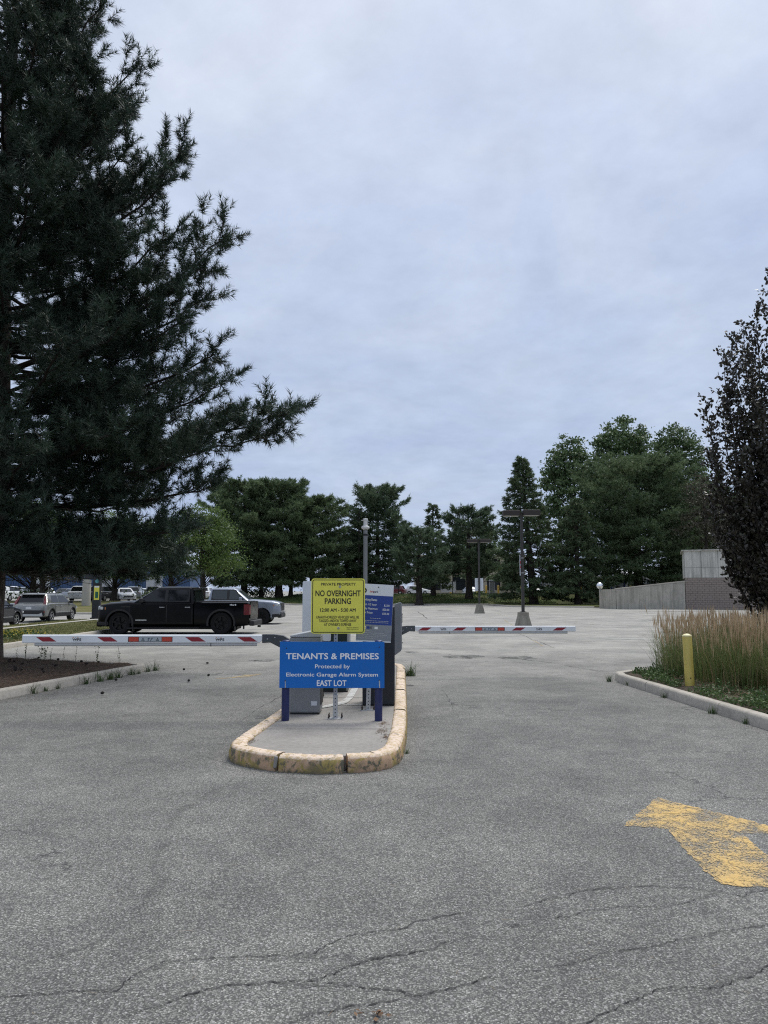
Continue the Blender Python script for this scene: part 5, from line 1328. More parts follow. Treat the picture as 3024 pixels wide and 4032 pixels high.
for lb, x, y, hd, pt, sh, ct in FAR:
    hatch('parked_' + ct, lb, ct, (x, y, gh(x, y)), R(hd), pt, sh, detail=False, group='cars parked beyond the lawns')
ORD = ['first', 'second', 'third', 'fourth', 'fifth', 'sixth', 'seventh', 'eighth', 'ninth', 'tenth', 'eleventh', 'twelfth', 'thirteenth', 'fourteenth', 'fifteenth', 'sixteenth', 'seventeenth']
for i in range(13):
    x = -62 + i * 3.0; y = 112 + (i % 3) * .6
    pt = rng.choice(['paint_white', 'paint_white', 'paint_mid', 'paint_dark'])
    hatch('parked_car', {'paint_white': 'white', 'paint_mid': 'grey', 'paint_dark': 'charcoal'}[pt] + ' car, ' + ORD[i] + ' from the left in the farthest row by the blue shed', 'car', (x, y, gh(x, y)), R(90 + rng.uniform(-6, 6)), pt, rng.choice([SUV, SED]), detail=False, group='far row of cars by the blue shed')

# ------------------------------------------------------------------ far buildings, fence and street furniture
bb = thing('blue_shed', 'long blue ribbed metal shed far behind the pine', 'building', (-76, 150, .9))
MB().box((0, 6, 2.7), (76, 12, 5.4)).build('wall', 'bldg_blue', bb)
mb = MB()
for i in range(150): mb.box((-37.8 + i * .507, -.04, 2.7), (.16, .08, 5.3))
tag(mb.build('cladding_ribs', 'bldg_blue', bb), kind='stuff')
for x in (-30, -17, -4, 9, 22, 31): MB().box((x, -.10, 2.0), (3.2, .1, 3.4)).build('loading_door', 'bldg_grey', bb)
MB().box((0, 6, 5.5), (76.6, 12.6, .3)).build('roof_edge', 'bldg_white', bb)

tb = thing('tan_building', 'tan concrete building with dark bays behind the middle pines', 'building', (17.5, 160, .9))
MB().box((0, 8, 4.0), (22, 14, 8.0)).build('core', 'glass_bldg', tb)
for z_ in (0.2, 4.25, 7.6): MB().box((0, .6, z_ + .35), (24, 2.6, .75)).build('floor_band', 'bldg_tan', tb)
for i in range(7): MB().box((-10.8 + i * 3.6, .1, 4.0), (.75, .9, 8.0)).build('column', 'bldg_tan', tb)
for i in range(6):
    for z_ in (2.2, 6.1): MB().box((-9 + i * 3.6, .92, z_), (2.6, .1, 2.6)).build('window', 'glass_bldg', tb)
wb_ = thing('white_building', 'low white building with bright roofs behind the ramp wall', 'building', (57, 145, .9))
MB().box((0, 5, 1.7), (26, 10, 3.4)).build('wall', 'bldg_grey', wb_)
MB().loft([[(-13.4, -.5, 3.4), (-13.4, 10.5, 3.4), (-13.4, 10.5, 3.7), (-13.4, 5, 5.0), (-13.4, -.5, 3.7)], [(13.4, -.5, 3.4), (13.4, 10.5, 3.4), (13.4, 10.5, 3.7), (13.4, 5, 5.0), (13.4, -.5, 3.7)]]).build('roof', 'bldg_white', wb_)
for i in range(6): MB().box((-10.5 + i * 4.2, -.05, 1.9), (1.8, .1, 1.3)).build('window', 'glass_bldg', wb_)
gw = thing('utility_enclosure', 'pale grey windowless enclosure with louvred door right of the lamp pole', 'building', (32.5, 122, gh(32.5, 122)))
MB().box((0, 2, 1.5), (13, 4, 3.0)).build('wall', 'bldg_grey', gw)
MB().box((0, 2, 3.06), (13.3, 4.3, .14)).build('roof_edge', 'bldg_white', gw)
for i in range(6): MB().box((1.0, -.05, .5 + i * .36), (1.7, .08, .2)).build('louvre', 'bldg_white', gw)
MB().box((1.0, -.03, 1.45), (1.9, .04, 2.4)).build('louvre_frame', 'trim', gw)

bf = thing('blue_frame_board', 'notice board in a dark blue frame behind the ramp wall', 'notice board', (28.4, 93, gh(28.4, 93)))
for sx in (-1, 1): MB().box((sx * .78, 0, 1.7), (.16, .16, 3.4)).build('post', 'frame_blue', bf)
MB().box((0, 0, 3.32), (1.7, .18, .16)).build('top_rail', 'frame_blue', bf)
MB().box((0, 0, 2.0), (1.36, .06, 2.4)).build('board', 'bldg_grey', bf)
face(-.3, .3, 1.3, 2.2, 'ink', -.04, 'notice', bf)

fn = thing('metal_fence', 'dark metal fence along the top of the far lawn', 'fence', (0, 104.5, 0))
fx0, fx1 = -3, 44
for i in range(20):
    x = fx0 + (fx1 - fx0) * i / 19; z_ = gh(x, 104.5)
    MB().box((x, 0, z_ + .95), (.09, .09, 1.9)).build('post', 'black_metal', fn)
for h_ in (.25, 1.85): MB().box(((fx0 + fx1) / 2, 0, gh(20, 104.5) + h_), (fx1 - fx0, .05, .05)).build('rail', 'black_metal', fn)
mb = MB()
for i in range(330): mb.box((fx0 + .14 * i, .03, gh(20, 104.5) + 1.05), (.016, .016, 1.6))
tag(mb.build('pickets', 'black_metal', fn), kind='stuff')
proto = None
for i, x in enumerate([9.4, 13.2, 14.6, 16.1, 19.5, 21.2, 23.0, 24.2, 25.9, 27.1, 28.0, 29.6, 31.4, 33.8, 35.2, 36.8, 37.9]):
    y = 108 + (i % 3) * .7
    if proto is None:
        proto = thing('bollard', 'yellow bollard, first from the left in the row behind the far fence', 'bollard', (x, y, gh(x, y)), 0, 'yellow bollards behind the far fence')
        MB().lathe([(0, 0), (.14, 0), (.14, 1.28), (.10, 1.36), (0, 1.39)], n=12).build('sleeve', 'bollard_far', proto, smooth=40)
    else: copy_tree(proto, (x, y, gh(x, y)), label='yellow bollard, ' + ORD[i] + ' from the left in the row behind the far fence')
bn = thing('banner', 'white banner with one dark word between the far trunks', 'banner', (8.95, 106.5, gh(9, 106.5)))
MB().box((0, 0, 1.15), (2.0, .04, 1.5)).build('sheet', 'banner', bn)
for sx in (-1, 1): MB().box((sx * 1.05, .03, 1.0), (.07, .07, 2.0)).build('post', 'galv', bn)
lettering('CHARGE', bn, 'ink', -.75, .45, .98, 1.22, -.022, .03)
wp = thing('white_pole', 'white pole beside the plain sign plate in the distance', 'pole', (19.6, 107, gh(19.6, 107)))
MB().cyl((0, 0, 0), (0, 0, 4.1), .14, n=12).build('pole', 'pole_white', wp, smooth=40); MB().box((0, 0, 4.2), (.5, .3, .2)).build('lamp_head', 'trim', wp, bevel=.03)
gp = thing('gas_cabinet', 'tall grey meter cabinet on the far lawn edge', 'cabinet', (15.1, 107.2, gh(15, 107)))
MB().box((0, 0, 1.05), (.75, .5, 2.1)).build('case', 'cabinet_cap', gp, bevel=.03); MB().box((0, -.26, 1.15), (.6, .03, 1.6)).build('door', 'cabinet', gp)

# totem, concrete post and small items on the left
tt = thing('sign_totem', 'charcoal totem with yellow and green notice beside the black pickup nose', 'totem', (-16.55, 44.2, .0))
MB().box((0, 0, 1.32), (.46, .24, 2.64)).build('body', 'totem', tt, bevel=.02)
MB().box((0, 0, .06), (.60, .36, .16)).build('base', 'totem', tt, bevel=.02)
face(-.13, .17, 1.15, 1.95, 'sign_yellow', -.125, 'notice', tt); face(-.06, .11, 1.25, 1.62, 'totem_green', -.129, 'notice_panel', tt); face(-.11, .15, 1.86, 1.94, 'white_print', -.129, 'notice_strip', tt)
MB().cyl((.02, -.121, 2.22), (.02, -.128, 2.22), .11, n=18).build('logo_disc', 'totem_teal', tt)
cpz = thing('concrete_post', 'round concrete post with small sign plates behind the black pickup hood', 'post', (-26.4, 68, gh(-26.4, 68)))
MB().lathe([(0, 0), (.38, 0), (.36, 2.35), (.33, 2.42), (0, 2.44)], n=20).build('column', 'sidewalk', cpz, smooth=40)
MB().box((0, 0, 2.5), (1.1, .12, .10)).build('cross_arm', 'black_metal', cpz)
for sx in (-.42, 0.0, .42): MB().box((sx, -.05, 2.85), (.34, .05, .6)).build('sign_plate', 'totem', cpz)
rb = thing('red_box', 'small red box on the grass left of the grey hatchback', 'box', (-33.6, 72, gh(-33.6, 72) + .1))
MB().box((0, 0, .2), (.9, .5, .4)).build('box', 'red_print', rb, bevel=.04); MB().box((0, 0, .44), (.5, .06, .07)).build('handle', 'trim', rb)

# ------------------------------------------------------------------ vegetation
def unit(a): return a / np.maximum(1e-9, np.linalg.norm(a, axis=-1, keepdims=True))

def tuft_mesh(pos, dr, ln, n, nl, w, rs_, a0=72, a1=28):
    """Bottle-brush shoots: n thin needles round every shoot axis. Returns triangles."""
    T = len(pos); pos = np.asarray(pos); dr = unit(np.asarray(dr)); ln = np.asarray(ln)
    ref = np.where(np.abs(dr[:, 2:3]) > .9, np.array([[1., 0, 0]]), np.array([[0, 0, 1.]]))
    e1 = unit(np.cross(dr, ref)); e2 = np.cross(dr, e1)
    s = rs_.random((T, n)); ph = rs_.random((T, n)) * 2 * np.pi
    al = np.radians(a0 + (a1 - a0) * s + rs_.normal(0, 9, (T, n)))
    nd = dr[:, None] * np.cos(al)[..., None] + (e1[:, None] * np.cos(ph)[..., None] + e2[:, None] * np.sin(ph)[..., None]) * np.sin(al)[..., None]
    base = pos[:, None] + dr[:, None] * (ln[:, None] * s)[..., None]
    L = (nl * (.75 + .5 * rs_.random((T, n))))[..., None]
    sd_ = unit(np.cross(nd, rs_.normal(0, 1, (T, n, 3)))) * (w / 2)
    V = np.stack([base + sd_, base - sd_, base + nd * L], 2).reshape(-1, 3)
    return V, np.arange(len(V)).reshape(-1, 3)

class Wood:
    """Collects tapered tubes as triangles."""
    def __init__(self): self.V, self.F, self.o = [], [], 0
    def tube(self, pts, r, k=5):
        P = np.asarray(pts, float); r = np.asarray(r, float); n = len(P)
        d = unit(np.gradient(P, axis=0))
        ref = np.array([0, 0, 1.]) if abs(d[0][2]) < .9 else np.array([1., 0, 0])
        e1 = unit(np.cross(d, ref)); e2 = np.cross(d, e1)
        a = np.arange(k) * 2 * np.pi / k
        V = P[:, None] + (e1[:, None] * np.cos(a)[None, :, None] + e2[:, None] * np.sin(a)[None, :, None]) * r[:, None, None]
        i = np.arange(n - 1)[:, None] * k; j = np.arange(k)[None]; jn = (j + 1) % k
        A, B, C, D_ = i + j, i + jn, i + k + jn, i + k + j
        F = np.concatenate([np.stack([A, B, C], -1).reshape(-1, 3), np.stack([A, C, D_], -1).reshape(-1, 3)])
        self.V.append(V.reshape(-1, 3)); self.F.append(F + self.o); self.o += n * k
    def build(self, name, mat, parent):
        o = fast_mesh(name, np.concatenate(self.V), np.concatenate(self.F), mat, parent)
        return o

def bez(p0, p1, p2, n):
    t = np.linspace(0, 1, n)[:, None]; p0, p1, p2 = map(np.asarray, (p0, p1, p2))
    return (1 - t) ** 2 * p0 + 2 * t * (1 - t) * p1 + t * t * p2

def trunk_mesh(parent, path, radii, mat='bark', k=14, flare=.35, seed=1):
    rs_ = np.random.default_rng(seed); P = np.asarray(path, float); w = Wood()
    r = np.asarray(radii, float)
    zz = P[:, 2] - P[0, 2]
    r = r * (1 + flare * np.exp(-zz / .35))
    w.tube(P, r, k)
    V = w.V[0].reshape(len(P), k, 3); c = P[:, None]
    V = c + (V - c) * (1 + rs_.normal(0, .05, (len(P), k, 1)))
    w.V[0] = V.reshape(-1, 3)
    o = w.build('trunk', mat, parent)
    for p in o.data.polygons: p.use_smooth = True
    return o

# ---- the big pine on the left
def big_pine():
    rs_ = np.random.default_rng(5)
    t = thing('pine_tree', 'huge dark pine filling the left side above the mulch bed', 'tree', (-8.95, 17.25, 0.12))
    H = 18.5
    zz = np.linspace(-.15, H, 34)
    path = np.stack([.10 * np.sin(zz * .35), .08 * np.sin(zz * .5 + 1), zz], 1)
    rad = .30 * (1 - zz / (H + .5)) ** .85 + .015
    trunk_mesh(t, path, rad, 'bark', 16, .30)
    at = lambda z: np.array([np.interp(z, zz, path[:, 0]), np.interp(z, zz, path[:, 1]), z])
    limbs, twigs = Wood(), Wood()
    tp, td, tl = [], [], []
    def shoot(p, d, l): tp.append(p); td.append(d); tl.append(l)
    def branch(p0, p2, sag, r0, dens=1.0, bare=.33, key=False):
        p0, p2 = np.asarray(p0, float), np.asarray(p2, float)
        hor = p2 - p0; L = np.linalg.norm(hor)
        p1 = p0 + hor * .55; p1[2] = p0[2] + hor[2] * .15 - sag
        n = max(6, int(L / .35)); P = bez(p0, p1, p2, n)
        P[1:-1] += rs_.normal(0, .035, (n - 2, 3))
        limbs.tube(P, np.linspace(r0, .012, n), 6)
        seg = np.linalg.norm(np.diff(P, axis=0), axis=1); cum_ = np.concatenate([[0], np.cumsum(seg)]); tot = cum_[-1]
        s = tot * bare * rs_.uniform(.7, 1.2); side = 1
        while s < tot:
            q = np.array([np.interp(s, cum_, P[:, k]) for k in range(3)]); q2 = np.array([np.interp(min(tot, s + .15), cum_, P[:, k]) for k in range(3)])
            tan = (q2 - q) if np.linalg.norm(q2 - q) > 1e-4 else hor
            tan = tan / np.linalg.norm(tan)
            f = s / tot
            lat = np.cross(tan, [0, 0, 1]); lat /= max(1e-6, np.linalg.norm(lat))
            for sd_ in ((side, -side) if rs_.random() < .75 else (side,)):
                if rs_.random() > dens: continue
                ll = min(1.9, (.22 + .62 * (1 - f)) * L * .34 + .22) * rs_.uniform(.65, 1.15)
                a = R(rs_.uniform(32, 62))
                dd = tan * math.cos(a) + lat * sd_ * math.sin(a) + np.array([0, 0, rs_.uniform(-.28, .75)])
                dd /= np.linalg.norm(dd)
                e = q + dd * ll; e[2] += .12 * ll
                m_ = q + dd * ll * .5 - np.array([0, 0, .04])
                Q = bez(q, m_, e, 4); twigs.tube(Q, [.013, .010, .008, .004], 3)
                # whorls of plump shoots along the twig, the largest at its end
                u = ll * rs_.uniform(.25, .4)
                while u < ll - .12:
                    g = u / ll; b = Q[0] * (1 - g) ** 2 + 2 * g * (1 - g) * m_ + g * g * e
                    for k in range(3):
                        shoot(b, dd * rs_.uniform(.3, .9) + rs_.normal(0, .55, 3) + np.array([0, 0, rs_.uniform(.2, .8)]), rs_.uniform(.20, .36))
                    u += rs_.uniform(.22, .36)
                for k in range(4):
                    shoot(e - dd * rs_.uniform(0, .12), dd * 1.0 + rs_.normal(0, .42, 3) + np.array([0, 0, .45]), rs_.uniform(.26, .46))
            s += rs_.uniform(.26, .44); side = -side
        for k in range(7): shoot(P[-1] - tan * .07 * k, tan + rs_.normal(0, .4, 3) + np.array([0, 0, .35]), rs_.uniform(.3, .5))
    org = np.array([-8.95, 17.25, .12])
    # limbs that draw the right-hand outline
    for x, z, y, e, sag in [(-1.95, 5.62, 16.4, .10, .35), (-2.45, 5.2, 16.9, .06, .4), (-3.1, 6.25, 16.1, .22, .3), (-3.4, 7.1, 16.8, .25, .3), (-4.1, 7.6, 16.2, .2, .3), (-3.65, 8.35, 16.7, .28, .25), (-3.6, 8.9, 16.3, .3, .25), (-3.3, 9.8, 16.8, .45, .25),
                            (-4.4, 9.3, 15.9, .3, .2), (-4.65, 11.0, 16.4, .4, .2), (-4.45, 11.8, 16.8, .5, .2), (-5.3, 11.4, 15.7, .4, .2), (-5.8, 12.6, 16.4, .4, .2), (-5.55, 14.1, 16.8, .55, .15), (-6.3, 13.2, 15.8, .4, .15), (-6.4, 15.4, 16.6, .55, .15), (-6.0, 13.4, 17.6, .4, .15),
                            (-3.5, 4.05, 16.6, .06, .35), (-3.6, 4.6, 15.6, .08, .35), (-4.0, 3.1, 16.3, .02, .3), (-4.3, 2.15, 16.6, -.07, .15), (-5.0, 2.3, 15.3, -.06, .15), (-5.6, 2.1, 17.6, -.08, .1), (-4.7, 2.7, 17.2, -.03, .2), (-6.2, 2.2, 15.8, -.06, .1),
                            (-4.9, 5.0, 14.6, .1, .3), (-5.6, 6.3, 13.9, .15, .3), (-6.3, 4.2, 13.6, .06, .3), (-6.9, 7.9, 14.0, .2, .3), (-6.6, 9.7, 14.4, .3, .2)]:
        p2 = np.array([x - (.42 if 5.9 < z < 11 else .25), y, z - .1]) - org
        L = math.hypot(p2[0], p2[1]); z0 = max(1.7, p2[2] - e * L)
        branch(at(z0), p2, sag, .075 if L > 4 else .055, .95, .30)
    # the rest of the crown, whorl by whorl
    def rmax(z): return np.interp(z, [1.5, 2.5, 4, 6, 8, 10, 12, 14, 16, 17.5, 18.5], [4.0, 4.6, 5.2, 5.2, 4.4, 4.0, 3.4, 2.8, 2.1, 1.1, .3])
    z = 2.05; ph = .4
    while z < 18.0:
        nb = 6 if z < 12 else 5
        for i in range(nb):
            a = ph + 2 * math.pi * i / nb + rs_.normal(0, .18)
            L = rmax(z) * rs_.uniform(.66, 1.0)
            right = math.cos(a)
            el = np.interp(z, [2, 5, 9, 14, 18], [-.04, .10, .28, .45, .9]) + rs_.normal(0, .06)
            if right > .35: L *= .86
            p2 = at(z) + np.array([math.cos(a) * L, math.sin(a) * L, el * L])
            off = right < -.45
            branch(at(z), p2, .22 if z < 8 else .12, .05, .25 if off else (.85 if z > 6.5 else .68), .30 if z > 4 else .42)
        ph += .9; z += rs_.uniform(.42, .60)
    for k in range(14): shoot(at(18.0 + .04 * k), rs_.normal(0, .4, 3) + np.array([0, 0, 1]), .3)
    # bare dead twigs low in the crown
    for k in range(150):
        z_ = rs_.uniform(1.7, 5.2); a = rs_.uniform(0, 2 * np.pi); L = rs_.uniform(.9, 2.6)
        p0 = at(z_); p2 = p0 + np.array([math.cos(a) * L, math.sin(a) * L, rs_.uniform(-.25, .25) * L])
        P = bez(p0, (p0 + p2) / 2 + rs_.normal(0, .15, 3), p2, 6); twigs.tube(P, np.linspace(.016, .004, 6), 3)
        for q in P[2:-1]:
            d = rs_.normal(0, 1, 3) * .35; twigs.tube([q, q + d * .6 + [0, 0, .02], q + d], [.006, .004, .002], 3)
    limbs.build('branches', 'twig', t); twigs.build('twigs', 'twig', t)
    tp, td, tl = np.array(tp), np.array(td), np.array(tl)
    out = tp[:, 0] < -1.0
    V, F = tuft_mesh(tp[~out], td[~out], tl[~out], 62, .150, .0145, rs_, 72, 38)
    V2, F2 = tuft_mesh(tp[out], td[out], tl[out], 20, .160, .03, rs_, 72, 38)
    V, F = np.concatenate([V, V2]), np.concatenate([F, F2 + len(V)])
    fast_mesh('crown', V, F, 'needle', t)
    return t, len(tp)
bp_, n_t = big_pine()
print('pine shoots', n_t)

# ---- conifers of the far line
def far_conifer(name, label, x, y, H, Rr, kind, seed, mat='needle_far', zb=1.8, trunk_r=.32, lean=(0, 0), extra_trunks=(), dens=1.0, base=None, group='trees along the far side of the car park'):
    rs_ = np.random.default_rng(seed)
    t = thing(name, label, 'tree', (x, y, (gh(x, y) + .1) if base is None else base), 0, group)
    zz = np.linspace(-.2, H * .98, 12)
    path = np.stack([lean[0] * zz / H, lean[1] * zz / H, zz], 1)
    trunk_mesh(t, path, trunk_r * (1 - zz / (H * 1.02)) ** .8 + .02, 'bark_dark', 9, .35, seed)
    for (dx, h2, r2) in extra_trunks:
        z2 = np.linspace(-.2, h2, 8); p2 = np.stack([dx + 0 * z2 + .04 * z2 * np.sign(dx), 0 * z2 + .3, z2], 1)
        trunk_mesh(t, p2, r2 * (1 - z2 / (h2 * 1.1)), 'bark_dark', 8, .3, seed + 3)
    limbs = Wood(); tp, td, tl = [], [], []
    nb = int({'pine': 95, 'spruce': 120, 'round': 120}[kind] * dens * (H / 15) * max(.6, Rr / 5))
    for i in range(nb):
        f = (i + rs_.random()) / nb
        z = zb + (H - zb) * f
        if kind == 'spruce': r = Rr * (1 - f) ** .85 + .25; el = np.interp(f, [0, .6, 1], [-.22, -.05, .5])
        elif kind == 'pine': r = Rr * math.sqrt(max(.02, 1 - ((f - .30) / .74) ** 2)) if f > .3 else Rr * (.75 + .25 * f / .3); el = np.interp(f, [0, .4, .8, 1], [-.08, .12, .5, 1.3])
        else: r = Rr * math.sqrt(max(.02, 1 - ((f - .38) / .66) ** 2)); el = np.interp(f, [0, .4, .8, 1], [-.2, .15, .6, 1.5])
        r *= rs_.uniform(.62, 1.06)
        a = i * 2.399 + rs_.normal(0, .3)
        o = np.array([np.interp(z, zz, path[:, 0]), np.interp(z, zz, path[:, 1]), z])
        rr_ = r / math.hypot(1, max(0, el - .6))
        tip = o + np.array([math.cos(a) * rr_, math.sin(a) * rr_, el * rr_])
        tip[2] = min(tip[2], H * 1.02)
        mid = (o + tip) / 2 - np.array([0, 0, .12 * rr_])
        limbs.tube(bez(o, mid, tip, 4), [.06, .045, .03, .012], 3)
        m = max(5, int((10 + 13 * rr_) * dens))
        s = .28 + .72 * rs_.random(m) ** .75
        P = (1 - s[:, None]) ** 2 * o + 2 * (s * (1 - s))[:, None] * mid + (s * s)[:, None] * tip
        lat = np.array([-math.sin(a), math.cos(a), 0])
        wd = (.10 + .24 * rr_ * (1.1 - s)) if kind != 'spruce' else (.08 + .15 * rr_ * (1.15 - s))
        off = rs_.normal(0, 1, m) * wd
        P = P + lat * off[:, None]; P[:, 2] += rs_.normal(0, .12, m) + .04 * np.abs(off)
        od = np.array([math.cos(a), math.sin(a), 0])
        D_ = od * .8 + lat * (np.sign(off) * .5)[:, None] + rs_.normal(0, .3, (m, 3)) + np.array([0, 0, .45 if kind != 'spruce' else -.12])
        tp.append(P); td.append(D_); tl.append(rs_.uniform(.25, .5, m))
    limbs.build('branches', 'twig', t)
    V, F = tuft_mesh(np.concatenate(tp), np.concatenate(td), np.concatenate(tl), 11, .42 if kind != 'spruce' else .30, .10, rs_, 75, 30)
    fast_mesh('crown', V, F, mat, t)
    return t

CON = [
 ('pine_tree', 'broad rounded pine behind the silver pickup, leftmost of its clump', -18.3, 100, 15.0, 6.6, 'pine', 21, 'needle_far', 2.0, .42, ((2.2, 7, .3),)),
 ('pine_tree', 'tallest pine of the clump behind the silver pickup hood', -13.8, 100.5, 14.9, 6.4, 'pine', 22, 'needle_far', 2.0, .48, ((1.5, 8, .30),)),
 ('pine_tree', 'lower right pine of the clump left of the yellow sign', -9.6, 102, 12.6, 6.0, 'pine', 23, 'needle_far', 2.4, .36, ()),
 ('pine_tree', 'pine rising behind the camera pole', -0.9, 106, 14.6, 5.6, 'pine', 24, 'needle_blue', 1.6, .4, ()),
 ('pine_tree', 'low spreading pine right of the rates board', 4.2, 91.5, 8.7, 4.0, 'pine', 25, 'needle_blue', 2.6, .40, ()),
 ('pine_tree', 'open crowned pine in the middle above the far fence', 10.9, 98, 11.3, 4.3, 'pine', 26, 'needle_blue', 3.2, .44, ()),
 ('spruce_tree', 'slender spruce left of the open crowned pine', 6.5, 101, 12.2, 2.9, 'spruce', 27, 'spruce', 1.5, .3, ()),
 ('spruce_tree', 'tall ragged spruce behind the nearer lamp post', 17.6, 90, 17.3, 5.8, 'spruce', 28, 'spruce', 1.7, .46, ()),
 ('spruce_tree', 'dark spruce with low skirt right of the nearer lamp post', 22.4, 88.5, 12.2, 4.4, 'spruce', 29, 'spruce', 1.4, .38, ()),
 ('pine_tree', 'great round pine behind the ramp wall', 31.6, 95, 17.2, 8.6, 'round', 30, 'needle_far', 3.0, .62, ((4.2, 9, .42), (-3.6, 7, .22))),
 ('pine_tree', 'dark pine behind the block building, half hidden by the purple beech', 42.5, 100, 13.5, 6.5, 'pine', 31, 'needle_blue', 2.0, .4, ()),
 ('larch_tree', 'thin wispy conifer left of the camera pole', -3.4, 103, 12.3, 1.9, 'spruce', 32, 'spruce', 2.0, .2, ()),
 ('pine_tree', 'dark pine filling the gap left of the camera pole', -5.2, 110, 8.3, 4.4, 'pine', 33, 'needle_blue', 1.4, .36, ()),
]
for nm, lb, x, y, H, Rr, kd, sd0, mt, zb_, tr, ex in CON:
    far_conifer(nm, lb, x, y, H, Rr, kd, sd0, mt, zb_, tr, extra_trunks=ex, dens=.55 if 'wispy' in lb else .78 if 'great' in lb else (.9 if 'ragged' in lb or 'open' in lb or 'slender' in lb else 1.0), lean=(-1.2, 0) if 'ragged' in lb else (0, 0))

# ---- broad-leaved trees
def leaf_quads(c, rs_, size, n, droop=.3):
    """Folded leaves (two triangles each) round the points c."""
    k = len(c); nrm = unit(rs_.normal(0, 1, (k, 3)) + np.array([0, 0, .5])); d = unit(np.cross(nrm, rs_.normal(0, 1, (k, 3)))); d[:, 2] -= droop; d = unit(d)
    s = unit(np.cross(d, nrm)); L = size * (.7 + .6 * rs_.random(k))[:, None]
    V = np.stack([c, c + d * L * .5 + s * L * .32 + nrm * L * .08, c + d * L, c + d * L * .5 - s * L * .32 + nrm * L * .08], 1).reshape(-1, 3)
    b = (np.arange(k) * 4)[:, None]
    return V, np.concatenate([b + [0, 1, 2], b + [0, 2, 3]], 0)

def broadleaf(name, label, x, y, H, Rr, seed, mat, zb=2.5, n_cl=260, per=46, size=.24, trunk_r=.3, lobes=5, clr=.62, group='trees along the far side of the car park', squash=1.0):
    rs_ = np.random.default_rng(seed)
    t = thing(name, label, 'tree', (x, y, gh(x, y) + .1), 0, group)
    zz = np.linspace(-.2, H * .8, 9)
    trunk_mesh(t, np.stack([.1 * np.sin(zz), 0 * zz, zz], 1), trunk_r * (1 - zz / (H * .95)) + .03, 'bark_dark', 9, .3, seed)
    # a crown of several lobes stacked round the trunk
    cs = []
    for i in range(lobes):
        f = (i + .5) / lobes; a = i * 2.4 + rs_.random()
        rr_ = Rr * np.interp(f, [0, .35, .7, 1], [.7, .9, .85, .55])
        off = Rr * .42 * (1 - f) + .15
        cs.append((np.array([math.cos(a) * off, math.sin(a) * off, zb + (H - zb) * (.12 + .74 * f)]), rr_, (H - zb) / lobes * 1.05))
    w = Wood(); C = []
    for i in range(n_cl):
        c, rr_, hh = cs[rs_.integers(lobes)]
        d = unit(rs_.normal(0, 1, 3)); d[2] = d[2] if d[2] > -.4 else -d[2] * .5
        p = c + d * np.array([rr_, rr_, hh]) * rs_.uniform(.55, 1.0) ** .6
        p[2] = min(max(p[2], zb * .8), H)
        C.append(p)
        if i % 3 == 0:
            o = np.array([0, 0, max(zb * .7, p[2] - np.hypot(p[0], p[1]) * .8)]); w.tube(bez(o, (o + p) / 2 + [0, 0, .2], p, 4), [.05, .04, .025, .01], 3)
    C = np.array(C)
    pts = (C[:, None] + rs_.normal(0, 1, (n_cl, per, 3)) * np.array([clr, clr, clr * .42 * squash]) * rs_.uniform(.5, 1.1, (n_cl, 1, 1))).reshape(-1, 3)
    w.build('branches', 'twig', t)
    V, F = leaf_quads(pts, rs_, size, 1)
    fast_mesh('crown', V, F, mat, t)
    return t
BRO = [
 ('tall dark leafy tree behind the ragged spruce', 27.6, 112, 23.6, 4.6, 41, 'leaf_dark', 4, 330, 46, .42),
 ('tallest leafy tree above the great round pine', 37.0, 115, 27.2, 6.6, 42, 'leaf_dark', 5, 520, 46, .42),
 ('tall leafy tree between the great pine and the purple beech', 46.0, 118, 26.8, 5.6, 43, 'leaf_dark', 5, 400, 46, .42),
 ('bright green locust tree right of the big pine', -17.6, 74, 9.6, 3.6, 44, 'leaf_light', 1.8, 260, 50, .20),
 ('bright green locust tree above the black pickup cab', -21.8, 78, 8.6, 3.8, 45, 'leaf_light', 1.9, 260, 50, .20),
 ('shaded green tree behind the black pickup hood', -28.4, 80.5, 9.4, 4.6, 46, 'leaf_light', 1.3, 300, 46, .24),
 ('shaded green tree above the grey hatchback', -36.5, 79.5, 10.5, 5.2, 47, 'leaf_light', 1.5, 330, 46, .24),
 ('dull brown-green tree between the hatchback and the totem', -32.2, 72, 6.8, 2.8, 48, 'leaf_brown', 1.5, 170, 40, .2),
 ('green tree at the far left behind the pine trunk', -43.5, 77, 11, 5.6, 49, 'leaf_light', 1.6, 320, 46, .24),
 ('pale green tree in the gap left of the ragged spruce', 15.2, 125, 12.0, 5.0, 50, 'leaf_dark', 1.5, 240, 44, .34),
 ('round leafy tree far behind the block building', 52, 112, 14, 6.0, 51, 'leaf_dark', 2, 260, 44, .34),
]
for lb, x, y, H, Rr, sd0, mt, zb_, nc, per, sz in BRO:
    broadleaf('locust_tree' if 'locust' in lb else 'leafy_tree', lb, x, y, H, Rr, sd0, mt, zb_, nc, per, sz, squash=1.0 if mt != 'leaf_light' else .8)
